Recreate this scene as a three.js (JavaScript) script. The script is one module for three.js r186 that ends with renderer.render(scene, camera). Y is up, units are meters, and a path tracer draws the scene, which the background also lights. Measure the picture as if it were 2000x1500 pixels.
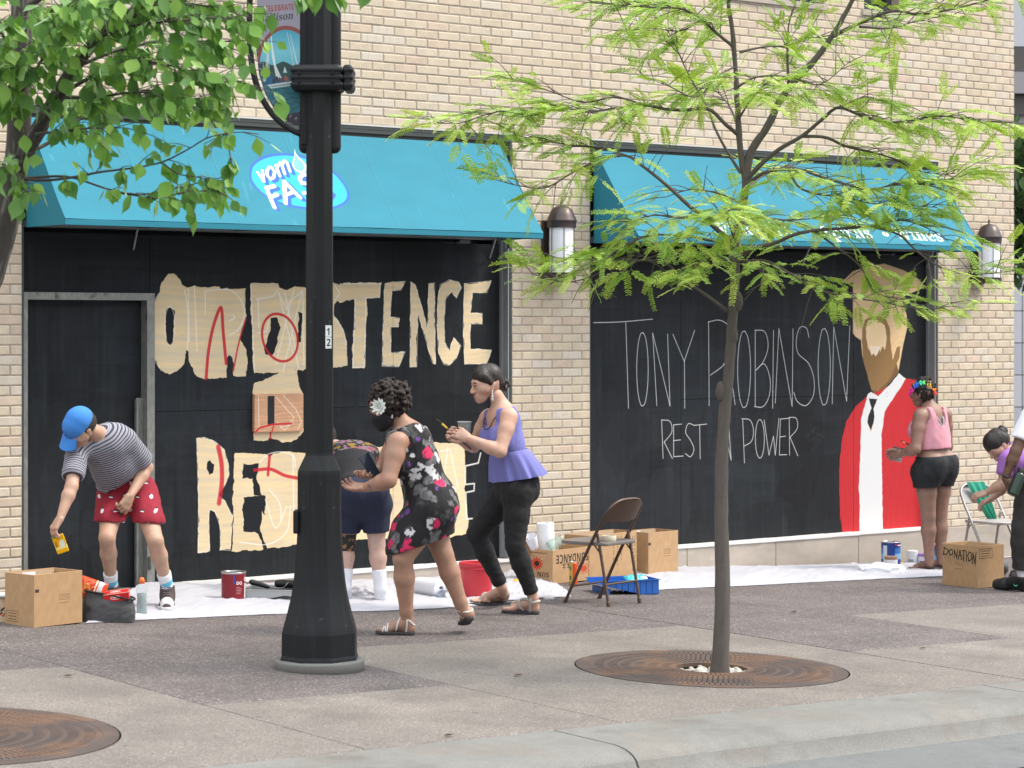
import * as THREE from 'three';
import { mergeGeometries, toCreasedNormals } from 'three/addons/utils/BufferGeometryUtils.js';
import { RoundedBoxGeometry } from 'three/addons/geometries/RoundedBoxGeometry.js';
import { ImprovedNoise } from 'three/addons/math/ImprovedNoise.js';

// ---------- camera, sky, sun, exposure ----------
const scene = new THREE.Scene();
const renderer = new THREE.WebGLRenderer({ antialias: true });
renderer.toneMapping = THREE.LinearToneMapping;
renderer.toneMappingExposure = 2.05;
renderer.shadowMap.enabled = true;
const YAW = 38.3 * Math.PI / 180, FOC = 4731, HORIZON = 640;   // focal length and eye level in photo pixels (2000 x 1500)
const EYE = new THREE.Vector3(-11.67, 1.81, 14.78);
const camera = new THREE.PerspectiveCamera(2 * Math.atan(750 / FOC) * 180 / Math.PI, 4 / 3, 0.5, 400);
camera.position.copy(EYE);
camera.rotation.y = -YAW;
camera.setViewOffset(2000, 1500, 0, 750 - HORIZON, 2000, 1500);
camera.focus = 16.2; camera.userData.fStop = 5.6;
camera.updateMatrixWorld();
scene.add(camera);

const SUN_AZ = 0.95, SUN_EL = 0.92;                              // the sun behind thin cloud, to the right of the street
const SUN_DIR = new THREE.Vector3(Math.sin(SUN_AZ) * Math.cos(SUN_EL), Math.sin(SUN_EL), Math.cos(SUN_AZ) * Math.cos(SUN_EL));
{
  const W = 256, H = 128, d = new Float32Array(W * H * 4), v = new THREE.Vector3();
  for (let j = 0; j < H; j++) for (let i = 0; i < W; i++) {
    const el = ((j + 0.5) / H - 0.5) * Math.PI, az = ((i + 0.5) / W - 0.5) * 2 * Math.PI;
    v.set(Math.cos(az) * Math.cos(el), Math.sin(el), Math.sin(az) * Math.cos(el));
    const o = (j * W + i) * 4;
    let L = el > 0 ? 0.36 + 0.95 * Math.sin(el) : 0.22;
    L += 0.75 * Math.pow(Math.max(0, v.dot(SUN_DIR)), 5);        // the broad glow of the veiled sun
    d[o] = L * 0.97; d[o + 1] = L * 1.0; d[o + 2] = L * 1.06; d[o + 3] = 1;
  }
  const t = new THREE.DataTexture(d, W, H, THREE.RGBAFormat, THREE.FloatType);
  t.mapping = THREE.EquirectangularReflectionMapping; t.magFilter = THREE.LinearFilter; t.minFilter = THREE.LinearFilter; t.needsUpdate = true;
  scene.background = t; scene.environment = t; scene.environmentIntensity = 1.0; scene.backgroundIntensity = 1.0;
}
const sun = new THREE.DirectionalLight(0xfff1de, 1.5);
sun.position.copy(SUN_DIR).multiplyScalar(40); sun.castShadow = true;
sun.shadow.radius = 24; sun.shadow.mapSize.set(2048, 2048);
Object.assign(sun.shadow.camera, { left: -16, right: 16, top: 16, bottom: -16, near: 1, far: 90 });
scene.add(sun, sun.target);

// ---------- random numbers, noise, names ----------
let seed = 7;
const rnd = () => { seed = (seed * 1664525 + 1013904223) >>> 0; return seed / 4294967296; };
const reseed = s => { seed = s >>> 0; };
const rr = (a, b) => a + (b - a) * rnd();
const pick = a => a[Math.floor(rnd() * a.length)];
const perlin = new ImprovedNoise();
const nz = (x, y, z = 0.5) => perlin.noise(x, y, z);
const fbm = (x, y, z = 0.5, o = 4) => { let s = 0, a = 0.5; for (let i = 0; i < o; i++) { s += a * nz(x, y, z); x *= 2.03; y *= 2.03; z *= 2.03; a *= 0.5; } return s; };
const clamp = (x, a = 0, b = 1) => Math.min(b, Math.max(a, x));
const mix = (a, b, t) => a + (b - a) * t;
const sstep = (a, b, x) => { const t = clamp((x - a) / (b - a)); return t * t * (3 - 2 * t); };
const V = (x, y, z) => new THREE.Vector3(x, y, z);
const used = {};
const numbered = n => { const k = used[n] = (used[n] ?? -1) + 1; return k ? `${n}_${String(k).padStart(3, '0')}` : n; };
function shade(o) { o.traverse(m => { if (m.isMesh) { m.castShadow = true; m.receiveShadow = true; } }); return o; }
function tag(o, label, category, group) { o.userData.label = label; o.userData.category = category; if (group) o.userData.group = group; return o; }
function thing(name, label, category, pos = [0, 0, 0], group, turn = 0) {       // a Group at the base of one thing
  const g = new THREE.Group(); g.name = numbered(name); g.position.set(...pos); g.rotation.y = turn; scene.add(g);
  return tag(g, label, category, group);
}
function part(name, geo, mat, parent, label) {                                  // one named mesh under its thing or part
  const m = new THREE.Mesh(Array.isArray(geo) ? merge(geo) : geo, mat); m.name = name; m.castShadow = m.receiveShadow = true;
  if (label) m.userData.label = label;
  parent.add(m); return m;
}
function solo(name, geo, mat, label, category, group) { const m = part(numbered(name), geo, mat, scene); return tag(m, label, category, group); }
function struct(name, geo, mat) { const m = part(name, geo, mat, scene); m.userData.kind = 'structure'; return m; }
function merge(list) {
  const strip = list.map(g => { g = g.index ? g.toNonIndexed() : g.clone(); for (const k of Object.keys(g.attributes)) if (!['position', 'normal', 'uv', 'color'].includes(k)) g.deleteAttribute(k); if (!g.attributes.uv) g.setAttribute('uv', new THREE.BufferAttribute(new Float32Array(g.attributes.position.count * 2), 2)); return g; });
  const col = strip.some(g => g.attributes.color);
  if (col) for (const g of strip) if (!g.attributes.color) g.setAttribute('color', new THREE.BufferAttribute(new Float32Array(g.attributes.position.count * 3).fill(1), 3));
  return mergeGeometries(strip);
}
// ---------- pixels of the photograph to points of the place ----------
const RIGHT = V(Math.cos(YAW), 0, Math.sin(YAW)), FWD = V(Math.sin(YAW), 0, -Math.cos(YAW));
const ray = (px, py) => RIGHT.clone().multiplyScalar((px - 1000) / FOC).add(V(0, (HORIZON - py) / FOC, 0)).add(FWD);
const atDepth = (px, py, d) => EYE.clone().addScaledVector(ray(px, py), d);
const atZ = (px, py, z) => { const r = ray(px, py); return EYE.clone().addScaledVector(r, (z - EYE.z) / r.z); };
const gy = (x, z) => { const zz = Math.min(Math.max(z, -1), 9), xx = clamp(x, -12, 14); return -0.035 * (xx + 3.33) - zz * (0.015 - 0.0022 * (xx + 2.79)); };   // height of the pavement
const onGround = (px, py) => { const r = ray(px, py); let a = 3, b = 60; for (let i = 0; i < 50; i++) { const m = (a + b) / 2, p = EYE.clone().addScaledVector(r, m); if (p.y > gy(p.x, p.z)) a = m; else b = m; } return EYE.clone().addScaledVector(r, a); };
const depthOf = p => p.clone().sub(EYE).dot(FWD);

const scr = (x, y, n) => RIGHT.clone().multiplyScalar(x).add(V(0, y, 0)).addScaledVector(FWD, -n);   // a direction: to the right, up, towards the street
const lerp = (a, b, t) => a.clone().lerp(b, t);
// ---------- materials ----------
const col = (r, g, b) => new THREE.Color().setRGB(r, g, b);
function std(c, rough = 0.8, o = {}) { return new THREE.MeshStandardMaterial({ color: Array.isArray(c) ? col(...c) : c, roughness: rough, ...o }); }
function phys(c, rough, o = {}) { return new THREE.MeshPhysicalMaterial({ color: Array.isArray(c) ? col(...c) : c, roughness: rough, ...o }); }
const s2 = c => Math.round(255 * Math.pow(clamp(c), 1 / 2.2));
function dataTex(W, H, f, repeat = [1, 1], srgb = true) {                        // f(u, v) -> linear [r, g, b]
  const d = new Uint8Array(W * H * 4);
  for (let j = 0; j < H; j++) for (let i = 0; i < W; i++) {
    const c = f(i / W, j / H, i, j), o = (j * W + i) * 4;
    if (srgb) { d[o] = s2(c[0]); d[o + 1] = s2(c[1]); d[o + 2] = s2(c[2]); } else { const g = Math.round(255 * clamp(c)); d[o] = d[o + 1] = d[o + 2] = g; }
    d[o + 3] = 255;
  }
  const t = new THREE.DataTexture(d, W, H, THREE.RGBAFormat); t.wrapS = t.wrapT = THREE.RepeatWrapping; t.magFilter = THREE.LinearFilter; t.minFilter = THREE.LinearMipmapLinearFilter; t.generateMipmaps = true;
  if (srgb) t.colorSpace = THREE.SRGBColorSpace;
  t.repeat.set(...repeat); t.needsUpdate = true; return t;
}
function canvasTex(W, H, draw) {
  const c = document.createElement('canvas'); c.width = W; c.height = H; const g = c.getContext('2d'); draw(g, W, H);
  const t = new THREE.CanvasTexture(c); t.colorSpace = THREE.SRGBColorSpace; t.anisotropy = 8; return t;
}
// ---------- small geometry helpers ----------
const box = (w, h, d, x = 0, y = 0, z = 0, r = 0) => { const g = r ? new RoundedBoxGeometry(w, h, d, 2, Math.min(r, w / 2.01, h / 2.01, d / 2.01)) : new THREE.BoxGeometry(w, h, d); return g.translate(x, y, z); };
const cyl = (r0, r1, h, n = 20, x = 0, y = 0, z = 0) => new THREE.CylinderGeometry(r1, r0, h, n).translate(x, y + h / 2, z);   // r0 at the foot
const lathe = (pts, n = 28) => new THREE.LatheGeometry(pts.map(p => new THREE.Vector2(p[0], p[1])), n);
function limb(pts, r, n = 8) {                                                   // tapered tube through points; r is a number, a list or a function of t
  const P = pts.map(p => p.isVector3 ? p : V(...p));
  const c = new THREE.CatmullRomCurve3(P, false, 'centripetal'), segs = Math.max(2, (P.length - 1) * 4);
  const g = new THREE.TubeGeometry(c, segs, 1, n), pos = g.attributes.position;
  const rad = t => typeof r === 'function' ? r(t) : Array.isArray(r) ? (() => { const f = t * (r.length - 1), i = Math.min(r.length - 2, Math.floor(f)); return mix(r[i], r[i + 1], f - i); })() : r;
  for (let i = 0; i <= segs; i++) { const q = c.getPointAt(i / segs), k = rad(i / segs); for (let j = 0; j <= n; j++) { const o = i * (n + 1) + j; pos.setXYZ(o, q.x + (pos.getX(o) - q.x) * k, q.y + (pos.getY(o) - q.y) * k, q.z + (pos.getZ(o) - q.z) * k); } }
  const caps = [];
  for (const [i, s] of [[0, -1], [segs, 1]]) { const k = rad(i / segs); const d = c.getTangentAt(i / segs).multiplyScalar(s); const e = new THREE.SphereGeometry(Math.max(k * 0.999, 1e-4), n, 4).applyQuaternion(new THREE.Quaternion().setFromUnitVectors(V(0, 1, 0), d)); const q = c.getPointAt(i / segs); caps.push(e.translate(q.x, q.y, q.z)); }
  return merge([g, ...caps]);
}
const bar = (a, b, r, n = 8) => limb([a, b], r, n);
function orient(g, pos, quat) { return g.applyMatrix4(new THREE.Matrix4().compose(pos, quat, V(1, 1, 1))); }
function plankUV(g, k = 1) {                                                      // box mapping in metres
  const p = g.attributes.position, n = g.attributes.normal, uv = new Float32Array(p.count * 2);
  for (let i = 0; i < p.count; i++) { const ax = Math.abs(n.getX(i)), ay = Math.abs(n.getY(i)), az = Math.abs(n.getZ(i)); let u, v; if (ay >= ax && ay >= az) { u = p.getX(i); v = p.getZ(i); } else if (az >= ax) { u = p.getX(i); v = p.getY(i); } else { u = p.getZ(i); v = p.getY(i); } uv[2 * i] = u * k; uv[2 * i + 1] = v * k; }
  g.setAttribute('uv', new THREE.BufferAttribute(uv, 2)); return g;
}
// ================= the ground =================
function pebbles(N, cells, palette, grout, sizeJit, seed0) {                      // exposed aggregate: tileable cells of stone in a paste
  reseed(seed0);
  const px = new Float32Array(cells * cells), py = px.slice(), pr = px.slice(), pc = [];
  for (let i = 0; i < cells * cells; i++) { px[i] = rnd(); py[i] = rnd(); pr[i] = rr(0.28, 0.52) * sizeJit; const c = pick(palette), k = rr(0.75, 1.25); pc.push([c[0] * k, c[1] * k, c[2] * k]); }
  return (u, v) => {
    const x = u * cells, y = v * cells, ix = Math.floor(x), iy = Math.floor(y); let best = 9, bi = 0, h = 0;
    for (let b = -1; b <= 1; b++) for (let a = -1; a <= 1; a++) { const jx = (ix + a + cells) % cells, jy = (iy + b + cells) % cells, k = jy * cells + jx, dx = ix + a + px[k] - x, dy = iy + b + py[k] - y, d = Math.sqrt(dx * dx + dy * dy) / pr[k]; if (d < best) { best = d; bi = k; } }
    h = clamp(1.3 - best); const t = sstep(1.15, 0.8, best), c = pc[bi];
    return { c: [mix(grout[0], c[0], t), mix(grout[1], c[1], t), mix(grout[2], c[2], t)], h };
  };
}
const tileRaw = (u, v, f, z) => { const w = (a, b) => fbm(a * f, b * f, z, 3); const s = sstep(0, 1, u), t = sstep(0, 1, v); return mix(mix(w(u, v), w(u - 1, v), s), mix(w(u, v - 1), w(u - 1, v - 1), s), t); };
const tileCache = {};
function tileNoise(u, v, f, z) {                                                  // noise that repeats every unit, from a grid filled once
  const N = f > 10 ? 256 : 128, key = f + '|' + z; let g = tileCache[key];
  if (!g) { g = tileCache[key] = new Float32Array(N * N); for (let j = 0; j < N; j++) for (let i = 0; i < N; i++) g[j * N + i] = tileRaw(i / N, j / N, f, z); }
  const x = (u - Math.floor(u)) * N, y = (v - Math.floor(v)) * N, i = Math.floor(x), j = Math.floor(y), p = x - i, q = y - j, i1 = (i + 1) % N, j1 = ((j + 1) % N) * N, j0 = j * N;
  return (g[j0 + i] * (1 - p) + g[j0 + i1] * p) * (1 - q) + (g[j1 + i] * (1 - p) + g[j1 + i1] * p) * q;
}
const spots = (u, v, s) => { let m = 0; for (const [x, y, k] of spotList[s] ??= Array.from({ length: 14 }, (_, i) => { const a = Math.sin(i * 91.7 + s * 7.3) * 43758.5, b = Math.sin(i * 57.3 + s * 3.1) * 24634.6; return [a - Math.floor(a), b - Math.floor(b), 1 + (i % 3) * 0.4]; })) { const dx = u - x, dy = v - y, q = dx * dx + dy * dy; if (q > 0.0002) continue; const d = Math.sqrt(q) + 0.0012 * nz(u * 300, v * 300, k); m = Math.max(m, sstep(0.0085, 0.006, d * k)); } return m; }, spotList = {};   // old chewing gum
function aggregate(cells, palette, grout, jit, s, mottle, size, bump) {
  const N = 1024, f = pebbles(N, cells, palette, grout, jit, s), hs = new Float32Array(N * N);
  const map = dataTex(N, N, (u, v, i, j) => { const q = f(u, v), m = (1 + mottle * tileNoise(u, v, 5, s) + 0.3 * mottle * tileNoise(u, v, 17, s + 4)) * (1 - 0.45 * spots(u, v, s)); hs[j * N + i] = q.h; return q.c.map(c => c * m); }, [1 / size, 1 / size]);
  const bm = dataTex(N, N, (u, v, i, j) => hs[j * N + i], [1 / size, 1 / size], false);
  return std([1, 1, 1], 0.86, { map, bumpMap: bm, bumpScale: bump });
}
const M = {};
M.darkPave = aggregate(190, [[0.115, 0.099, 0.094], [0.168, 0.145, 0.14], [0.075, 0.06, 0.057], [0.29, 0.262, 0.248], [0.113, 0.1, 0.105], [0.165, 0.12, 0.109]], [0.106, 0.093, 0.09], 1, 11, 0.65, 2.3, 0.003);
M.lightPave = aggregate(230, [[0.157, 0.138, 0.122], [0.207, 0.185, 0.166], [0.11, 0.095, 0.084], [0.27, 0.25, 0.232], [0.14, 0.12, 0.108]], [0.167, 0.149, 0.133], 0.9, 12, 0.65, 2.3, 0.0015);
M.curbStone = std([1, 1, 1], 0.82, { map: dataTex(1024, 1024, (u, v) => { const n = tileNoise(u, v, 4, 3.1) * 0.5 + tileNoise(u, v, 30, 5.2) * 0.4 + nz(u * 400, v * 400) * 0.25; const st = sstep(0.1, 0.34, tileNoise(u, v, 7, 81)) * 0.3 * (0.6 + nz(u * 160, v * 160, 5)), k = (1 + n * 0.6 + 0.22 * nz(u * 250, v * 250, 2)) * (1 - st), w = sstep(-0.05, 0.25, tileNoise(u, v, 5, 88)) * 0.5; return [mix(0.167, 0.178, w) * k, mix(0.168, 0.16, w) * k, mix(0.157, 0.137, w) * k]; }, [0.5, 0.5]) });
M.gutter = std([1, 1, 1], 0.85, { map: dataTex(1024, 1024, (u, v) => { const n = tileNoise(u, v, 6, 13.1) * 0.5 + tileNoise(u * 1, v, 40, 5.2) * 0.5 + nz(u * 500, v * 500) * 0.15; const k = 1 + n * 0.7 + 0.3 * nz(u * 230, v * 230, 3) - 0.3 * sstep(0.12, 0.3, tileNoise(u, v, 9, 19)); return [0.128 * k, 0.134 * k, 0.136 * k]; }, [0.5, 0.5]) });
M.asphalt = aggregate(260, [[0.07, 0.07, 0.07], [0.11, 0.11, 0.11], [0.05, 0.05, 0.05]], [0.055, 0.055, 0.058], 1, 14, 0.4, 2.5, 0.003);
M.bed = std([0.03, 0.027, 0.025], 0.95);
function drape(g, lift = 0) { const p = g.attributes.position; for (let i = 0; i < p.count; i++) p.setY(i, p.getY(i) + gy(p.getX(i), p.getZ(i)) + lift); return g; }
function slabGeo(x0, x1, z0, z1, hole, jag = 0) {                                 // a slab with softened edges; hole = [x, z, r]
  const gap = 0.007, s = new THREE.Shape(); x0 += Math.abs(x0 + 1.1) < 0.01 ? 0.02 : gap; x1 -= gap; z0 += gap; z1 -= gap;
  const e = []; const N = 10; for (let i = 0; i < N; i++) e.push([mix(x0, x1, i / N), z0]); for (let i = 0; i < N; i++) e.push([x1, mix(z0, z1, i / N)]); for (let i = 0; i < N; i++) e.push([mix(x1, x0, i / N), z1]); for (let i = 0; i < N; i++) e.push([x0, mix(z1, z0, i / N)]);
  s.setFromPoints(e.map(p => new THREE.Vector2(p[0] + jag * nz(p[0] * 9, p[1] * 9, 2.2), -p[1] + jag * nz(p[0] * 9, p[1] * 9, 7.7))));
  if (hole) { const h = new THREE.Path(); h.absarc(hole[0], -hole[1], hole[2], 0, Math.PI * 2, true); s.holes.push(h); }
  const g = new THREE.ExtrudeGeometry(s, { depth: 0.09, bevelEnabled: true, bevelSize: 0.004, bevelThickness: 0.004, bevelSegments: 1, curveSegments: 48 }).rotateX(-Math.PI / 2).translate(0, -0.094, 0);
  return drape(plankUV(g));
}
const GRATES = [[-2.36, 4.8], [-7.0, 4.82]];
{
  // one sheet of earth and road to the horizon
  const road = new THREE.PlaneGeometry(400, 400, 1, 1).rotateX(-Math.PI / 2).translate(0, -0.9, 0);
  struct('ground', plankUV(road), M.asphalt);
  const st = new THREE.PlaneGeometry(44, 24, 44, 24).rotateX(-Math.PI / 2).translate(0, 0, 19.2); drape(st, -0.135); struct('road', plankUV(st), M.asphalt);
  const bed = new THREE.PlaneGeometry(40, 7.6, 40, 8).rotateX(-Math.PI / 2).translate(0, 0, 2.6); drape(bed, -0.085); struct('pavement_bed', plankUV(bed), M.bed);
  const walk = new THREE.Group(); walk.name = 'sidewalk'; walk.userData.kind = 'structure'; scene.add(walk);
  const xs = [-14.47, -11.5, -10.01, -8.53, -5.56, -4.07, -1.1, 0.39, 3.36, 4.85, 7.82, 12];
  // along the wall: the dark exposed aggregate, cast in long bays
  const bays = [-14, -10.01, -5.56, -1.1, 3.36, 7.82, 12];
  for (let i = 0; i < bays.length - 1; i++) part('paving_slab', slabGeo(bays[i], bays[i + 1], -0.6, 3.2, null, 0.004), M.darkPave, walk);
  for (let i = 0; i < xs.length - 1; i++) {
    const light = xs[i + 1] - xs[i] > 2.2;
    if (light) { const gt = GRATES.find(g => g[0] > xs[i] && g[0] < xs[i + 1]); part('paving_slab', slabGeo(xs[i], xs[i + 1], 3.2, 6.0, gt && [gt[0], gt[1], 0.772], 0.004), M.lightPave, walk); }
    else { part('paving_slab', slabGeo(xs[i], xs[i + 1], 3.2, 4.64, null, 0.004), M.darkPave, walk); part('paving_slab', slabGeo(xs[i], xs[i + 1], 4.64, 6.0, null, 0.004), M.lightPave, walk); }
  }
  // kerb stones and the gutter pan
  const kerb = new THREE.Group(); kerb.name = 'kerb'; kerb.userData.kind = 'structure'; scene.add(kerb);
  for (let x = -13.56; x < 12; x += 3.02) {
    const x0 = x + 0.006, x1 = x + 3.014, s = new THREE.Shape(); s.moveTo(6.015, -0.3); s.lineTo(6.015, 0.0); s.lineTo(6.44, 0.0); s.quadraticCurveTo(6.56, -0.004, 6.6, -0.05); s.quadraticCurveTo(6.625, -0.1, 6.66, -0.132); s.lineTo(6.66, -0.3); s.closePath();
    const g = new THREE.ExtrudeGeometry(s, { depth: x1 - x0, steps: 8, bevelEnabled: false, curveSegments: 8 }).rotateY(-Math.PI / 2); g.scale(-1, 1, 1); g.translate(x0, 0, 0);
    const idx = g.attributes.position; for (let i = 0; i < idx.count; i += 3) for (const at of [g.attributes.position, g.attributes.normal]) { const t = [at.getX(i + 1), at.getY(i + 1), at.getZ(i + 1)]; at.setXYZ(i + 1, at.getX(i + 2), at.getY(i + 2), at.getZ(i + 2)); at.setXYZ(i + 2, ...t); }
    g.computeVertexNormals(); part('kerb_stone', drape(plankUV(g)), M.curbStone, kerb);
    const gp = new THREE.PlaneGeometry(3.008, 0.66, 6, 1).rotateX(-Math.PI / 2).translate(x + 1.51, 0, 6.99); part('gutter_pan', drape(plankUV(gp), -0.129), M.gutter, kerb);
  }
}
// ================= the building =================
const COURSE = 0.0677, BL = 0.2033;
const OPEN = [{ x0: -4.18, x1: 0, y0: 0, y1: 49 * COURSE }, { x0: 0.8, x1: 4.9, y0: 0, y1: 49 * COURSE }];
const UPPER = [{ x0: 2.3, x1: 3.44, y0: 68 * COURSE, y1: 92 * COURSE }, { x0: 3.95, x1: 4.4, y0: 68 * COURSE, y1: 92 * COURSE }];
const WALL_END = 5.953, WALL_START = -7.5, WALL_TOP = 104 * COURSE;
const building = thing('brick_building', 'long cream brick building with two boarded shop windows, behind the whole pavement', 'building');
M.mortar = std([1, 1, 1], 0.95, { map: dataTex(256, 256, (u, v) => { const k = 1 + 0.5 * tileNoise(u, v, 20, 1.5) + 0.25 * nz(u * 200, v * 200); return [0.37 * k, 0.315 * k, 0.26 * k]; }, [1, 1]) });
const brickGrain = dataTex(512, 512, (u, v) => { const k = 0.93 + 0.16 * nz(u * 160, v * 14, 3) + 0.12 * nz(u * 330, v * 40, 9) + 0.22 * tileNoise(u, v, 6, 4.4) - 0.35 * sstep(0.42, 0.6, nz(u * 150, v * 120, 7)); return [k, k * 0.995, k * 0.985]; }, [2.2, 2.2]);
const brickStreak = dataTex(512, 512, (u, v) => { const s = sstep(0.2, 0.45, nz(u * 95, v * 3.1, 8)) * sstep(-0.25, 0.2, nz(u * 12, v * 9, 2)); const k = 0.95 + 0.12 * nz(u * 200, v * 30, 3) - 0.3 * s; return [k, k, k * 1.01]; }, [2.2, 2.2]);
const TONES = [[0.6, 0.515, 0.391], [0.6, 0.518, 0.397], [0.607, 0.525, 0.409], [0.597, 0.505, 0.376], [0.6, 0.499, 0.385], [0.593, 0.479, 0.37], [0.607, 0.541, 0.441], [0.6, 0.531, 0.434]];
const brickMats = TONES.map((t, i) => std(t, 0.88, { map: i > 5 ? brickStreak : brickGrain, bumpMap: i > 5 ? brickStreak : brickGrain, bumpScale: 0.0015 }));
function brickGeo(w, h, v) {                                                      // softened, slightly uneven face, standing proud of the joint
  const d = 0.012, c = 0.006, s = new THREE.Shape(), hw = w / 2 - c, hh = h / 2 - c; reseed(900 + v);
  const j = () => rr(-0.0012, 0.0012);
  const P = [[-hw, -hh - j()], [0, -hh + j()], [hw, -hh + j()], [hw + j(), hh], [0, hh + j()], [-hw + j(), hh]];
  s.setFromPoints(P.map(p => new THREE.Vector2(...p)));
  const g = new THREE.ExtrudeGeometry(s, { depth: d, bevelEnabled: true, bevelSize: c, bevelThickness: 0.004, bevelSegments: 1 }).translate(0, 0, -d - 0.004);
  plankUV(g); const uv = g.attributes.uv; for (let i = 0; i < uv.count; i++) uv.setXY(i, uv.getX(i) + v * 0.137, uv.getY(i) + v * 0.071); return g;
}
const BW = BL - 0.0085, BH = COURSE - 0.0085;
const brickGeos = [0, 1, 2, 3, 4].map(v => brickGeo(BW, BH, v)), halfGeo = brickGeo(BW / 2 - 0.005, BH, 7);
{
  const sh = new THREE.Shape(); sh.moveTo(WALL_START, -0.5); sh.lineTo(WALL_END - 0.004, -0.5); sh.lineTo(WALL_END - 0.004, WALL_TOP); sh.lineTo(WALL_START, WALL_TOP); sh.closePath();
  for (const o of [...OPEN, ...UPPER]) { const h = new THREE.Path(); h.moveTo(o.x0 - 0.003, o.y0); h.lineTo(o.x0 - 0.003, o.y1); h.lineTo(o.x1 + 0.003, o.y1); h.lineTo(o.x1 + 0.003, o.y0); h.closePath(); sh.holes.push(h); }
  const core = new THREE.ExtrudeGeometry(sh, { depth: 0.34, bevelEnabled: false }).translate(0, 0, -0.345);
  part('wall', [plankUV(core), plankUV(box(0.3, WALL_TOP + 0.5, 9, WALL_END - 0.154, (WALL_TOP - 0.5) / 2, -4.85)), plankUV(box(13.4, 0.3, 9, -0.8, WALL_TOP - 0.16, -4.86))], M.mortar, building);
  // every brick of the wall
  reseed(21);
  const list = [];
  for (let k = 0; k < 104; k++) {
    const y0 = k * COURSE, odd = k & 1;
    for (let n = -38; n < 32; n++) {
      let segs = [[n * BL + (odd ? BL / 2 : 0), (n + 1) * BL + (odd ? BL / 2 : 0)]];
      segs = segs.flatMap(([a, b]) => a < 0.8 && b > 0.805 ? [[a, 0.8], [0.8, b]] : [[a, b]]);                 // the straight joint above the pier
      for (const o of [...OPEN, ...UPPER]) if (y0 > o.y0 - 0.02 && y0 + COURSE < o.y1 + 0.02) segs = segs.flatMap(([a, b]) => { const r = []; if (a < o.x0 - 0.02) r.push([a, Math.min(b, o.x0)]); if (b > o.x1 + 0.02) r.push([Math.max(a, o.x1), b]); return r; });
      for (const [a0, b0] of segs) { const a = Math.max(a0, WALL_START), b = Math.min(b0, WALL_END + 0.005); if (b - a > 0.03) list.push({ x: (a + b) / 2, y: y0 + COURSE / 2, w: b - a, tone: Math.floor(Math.pow(rnd(), 1.7) * 8) % 8, v: Math.floor(rnd() * 5), z: rr(-0.002, 0.0015) }); }
    }
  }
  for (const b of list) { const d = V(b.x, b.y, 0).sub(EYE), Z = d.dot(FWD); b.px = 1000 + FOC * d.dot(RIGHT) / Z; b.py = HORIZON - FOC * d.y / Z; b.Z = Z; b.open = (b.px > 672 && b.px < 990 && b.py < 250 && b.py > 2) || (b.px > 1000 && b.px < 1150 && b.py > 2 && b.py < 1040) || (b.px < 40 && b.px > 4 && b.py > 590 && b.py < 1140) || (b.px > 1840 && b.px < 1960 && b.py > 560 && b.py < 930); b.full = b.w > BL * 0.95; }
  const big = list.filter(b => b.open && b.full).sort((a, b) => a.Z - b.Z).slice(0, 300), own = new Set(big);
  for (const b of big) { const m = part('brick', brickGeos[b.v], brickMats[b.tone], building); m.position.set(b.x, b.y, b.z); }
  const rest = list.filter(b => !own.has(b));
  const plain = std([1, 1, 1], 0.88, { map: brickGrain, bumpMap: brickGrain, bumpScale: 0.0015 });
  const im = new THREE.InstancedMesh(brickGeos[1], plain, rest.length), m4 = new THREE.Matrix4(), c = new THREE.Color();
  rest.forEach((b, i) => { m4.makeScale((b.w - 0.01) / BW, 1, 1).setPosition(b.x, b.y, b.z); if (b.v & 1) m4.multiply(new THREE.Matrix4().makeRotationZ(Math.PI)); im.setMatrixAt(i, m4); const t = TONES[b.tone], k = 0.96 + 0.03 * b.v; im.setColorAt(i, c.setRGB(t[0] * k, t[1] * k, t[2] * k)); });
  im.name = 'brickwork'; im.castShadow = im.receiveShadow = true; im.userData.kind = 'stuff'; building.add(im);
  // stone course under the bricks
  M.plinth = std([1, 1, 1], 0.8, { map: dataTex(1024, 512, (u, v) => { const n = tileNoise(u, v, 5, 33) * 0.7 + tileNoise(u, v, 24, 31) * 0.3 + nz(u * 300, v * 300) * 0.1, w = sstep(0.12, 0.3, tileNoise(u, v, 9, 37)) * sstep(-0.05, 0.2, tileNoise(u, v, 3, 39)); const k = 1 + 0.55 * n; return [mix(0.42 * k, 0.62, w * 0.6), mix(0.37 * k, 0.6, w * 0.6), mix(0.315 * k, 0.57, w * 0.6)]; }, [0.37, 0.74]) });
  const cuts = [-7.5, -5.9, -4.18, -3.15, -2.1, -1.05, 0, 0.92, 1.84, 2.86, 3.87, 4.9, 5.95];
  for (let i = 0; i < cuts.length - 1; i++) { if (cuts[i] === -4.18) continue; part('plinth_stone', plankUV(box(cuts[i + 1] - cuts[i] - 0.006, 0.6, 0.2, (cuts[i] + cuts[i + 1]) / 2, -0.303, -0.096, 0.004)), M.plinth, building); }
  part('door_sill', plankUV(box(1.02, 0.2, 0.3, -3.665, -0.1, -0.145, 0.004)), M.plinth, building);
  M.whitePaint = std([0.75, 0.75, 0.73], 0.6); M.flash = std([0.55, 0.54, 0.51], 0.7);
  M.frame = std([0.045, 0.055, 0.052], 0.5); M.metal = std([0.26, 0.275, 0.28], 0.45, { metalness: 0.5 }); M.metalPale = std([0.33, 0.35, 0.36], 0.45, { metalness: 0.4 });
  M.glass = phys([0.012, 0.014, 0.016], 0.08);
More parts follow.
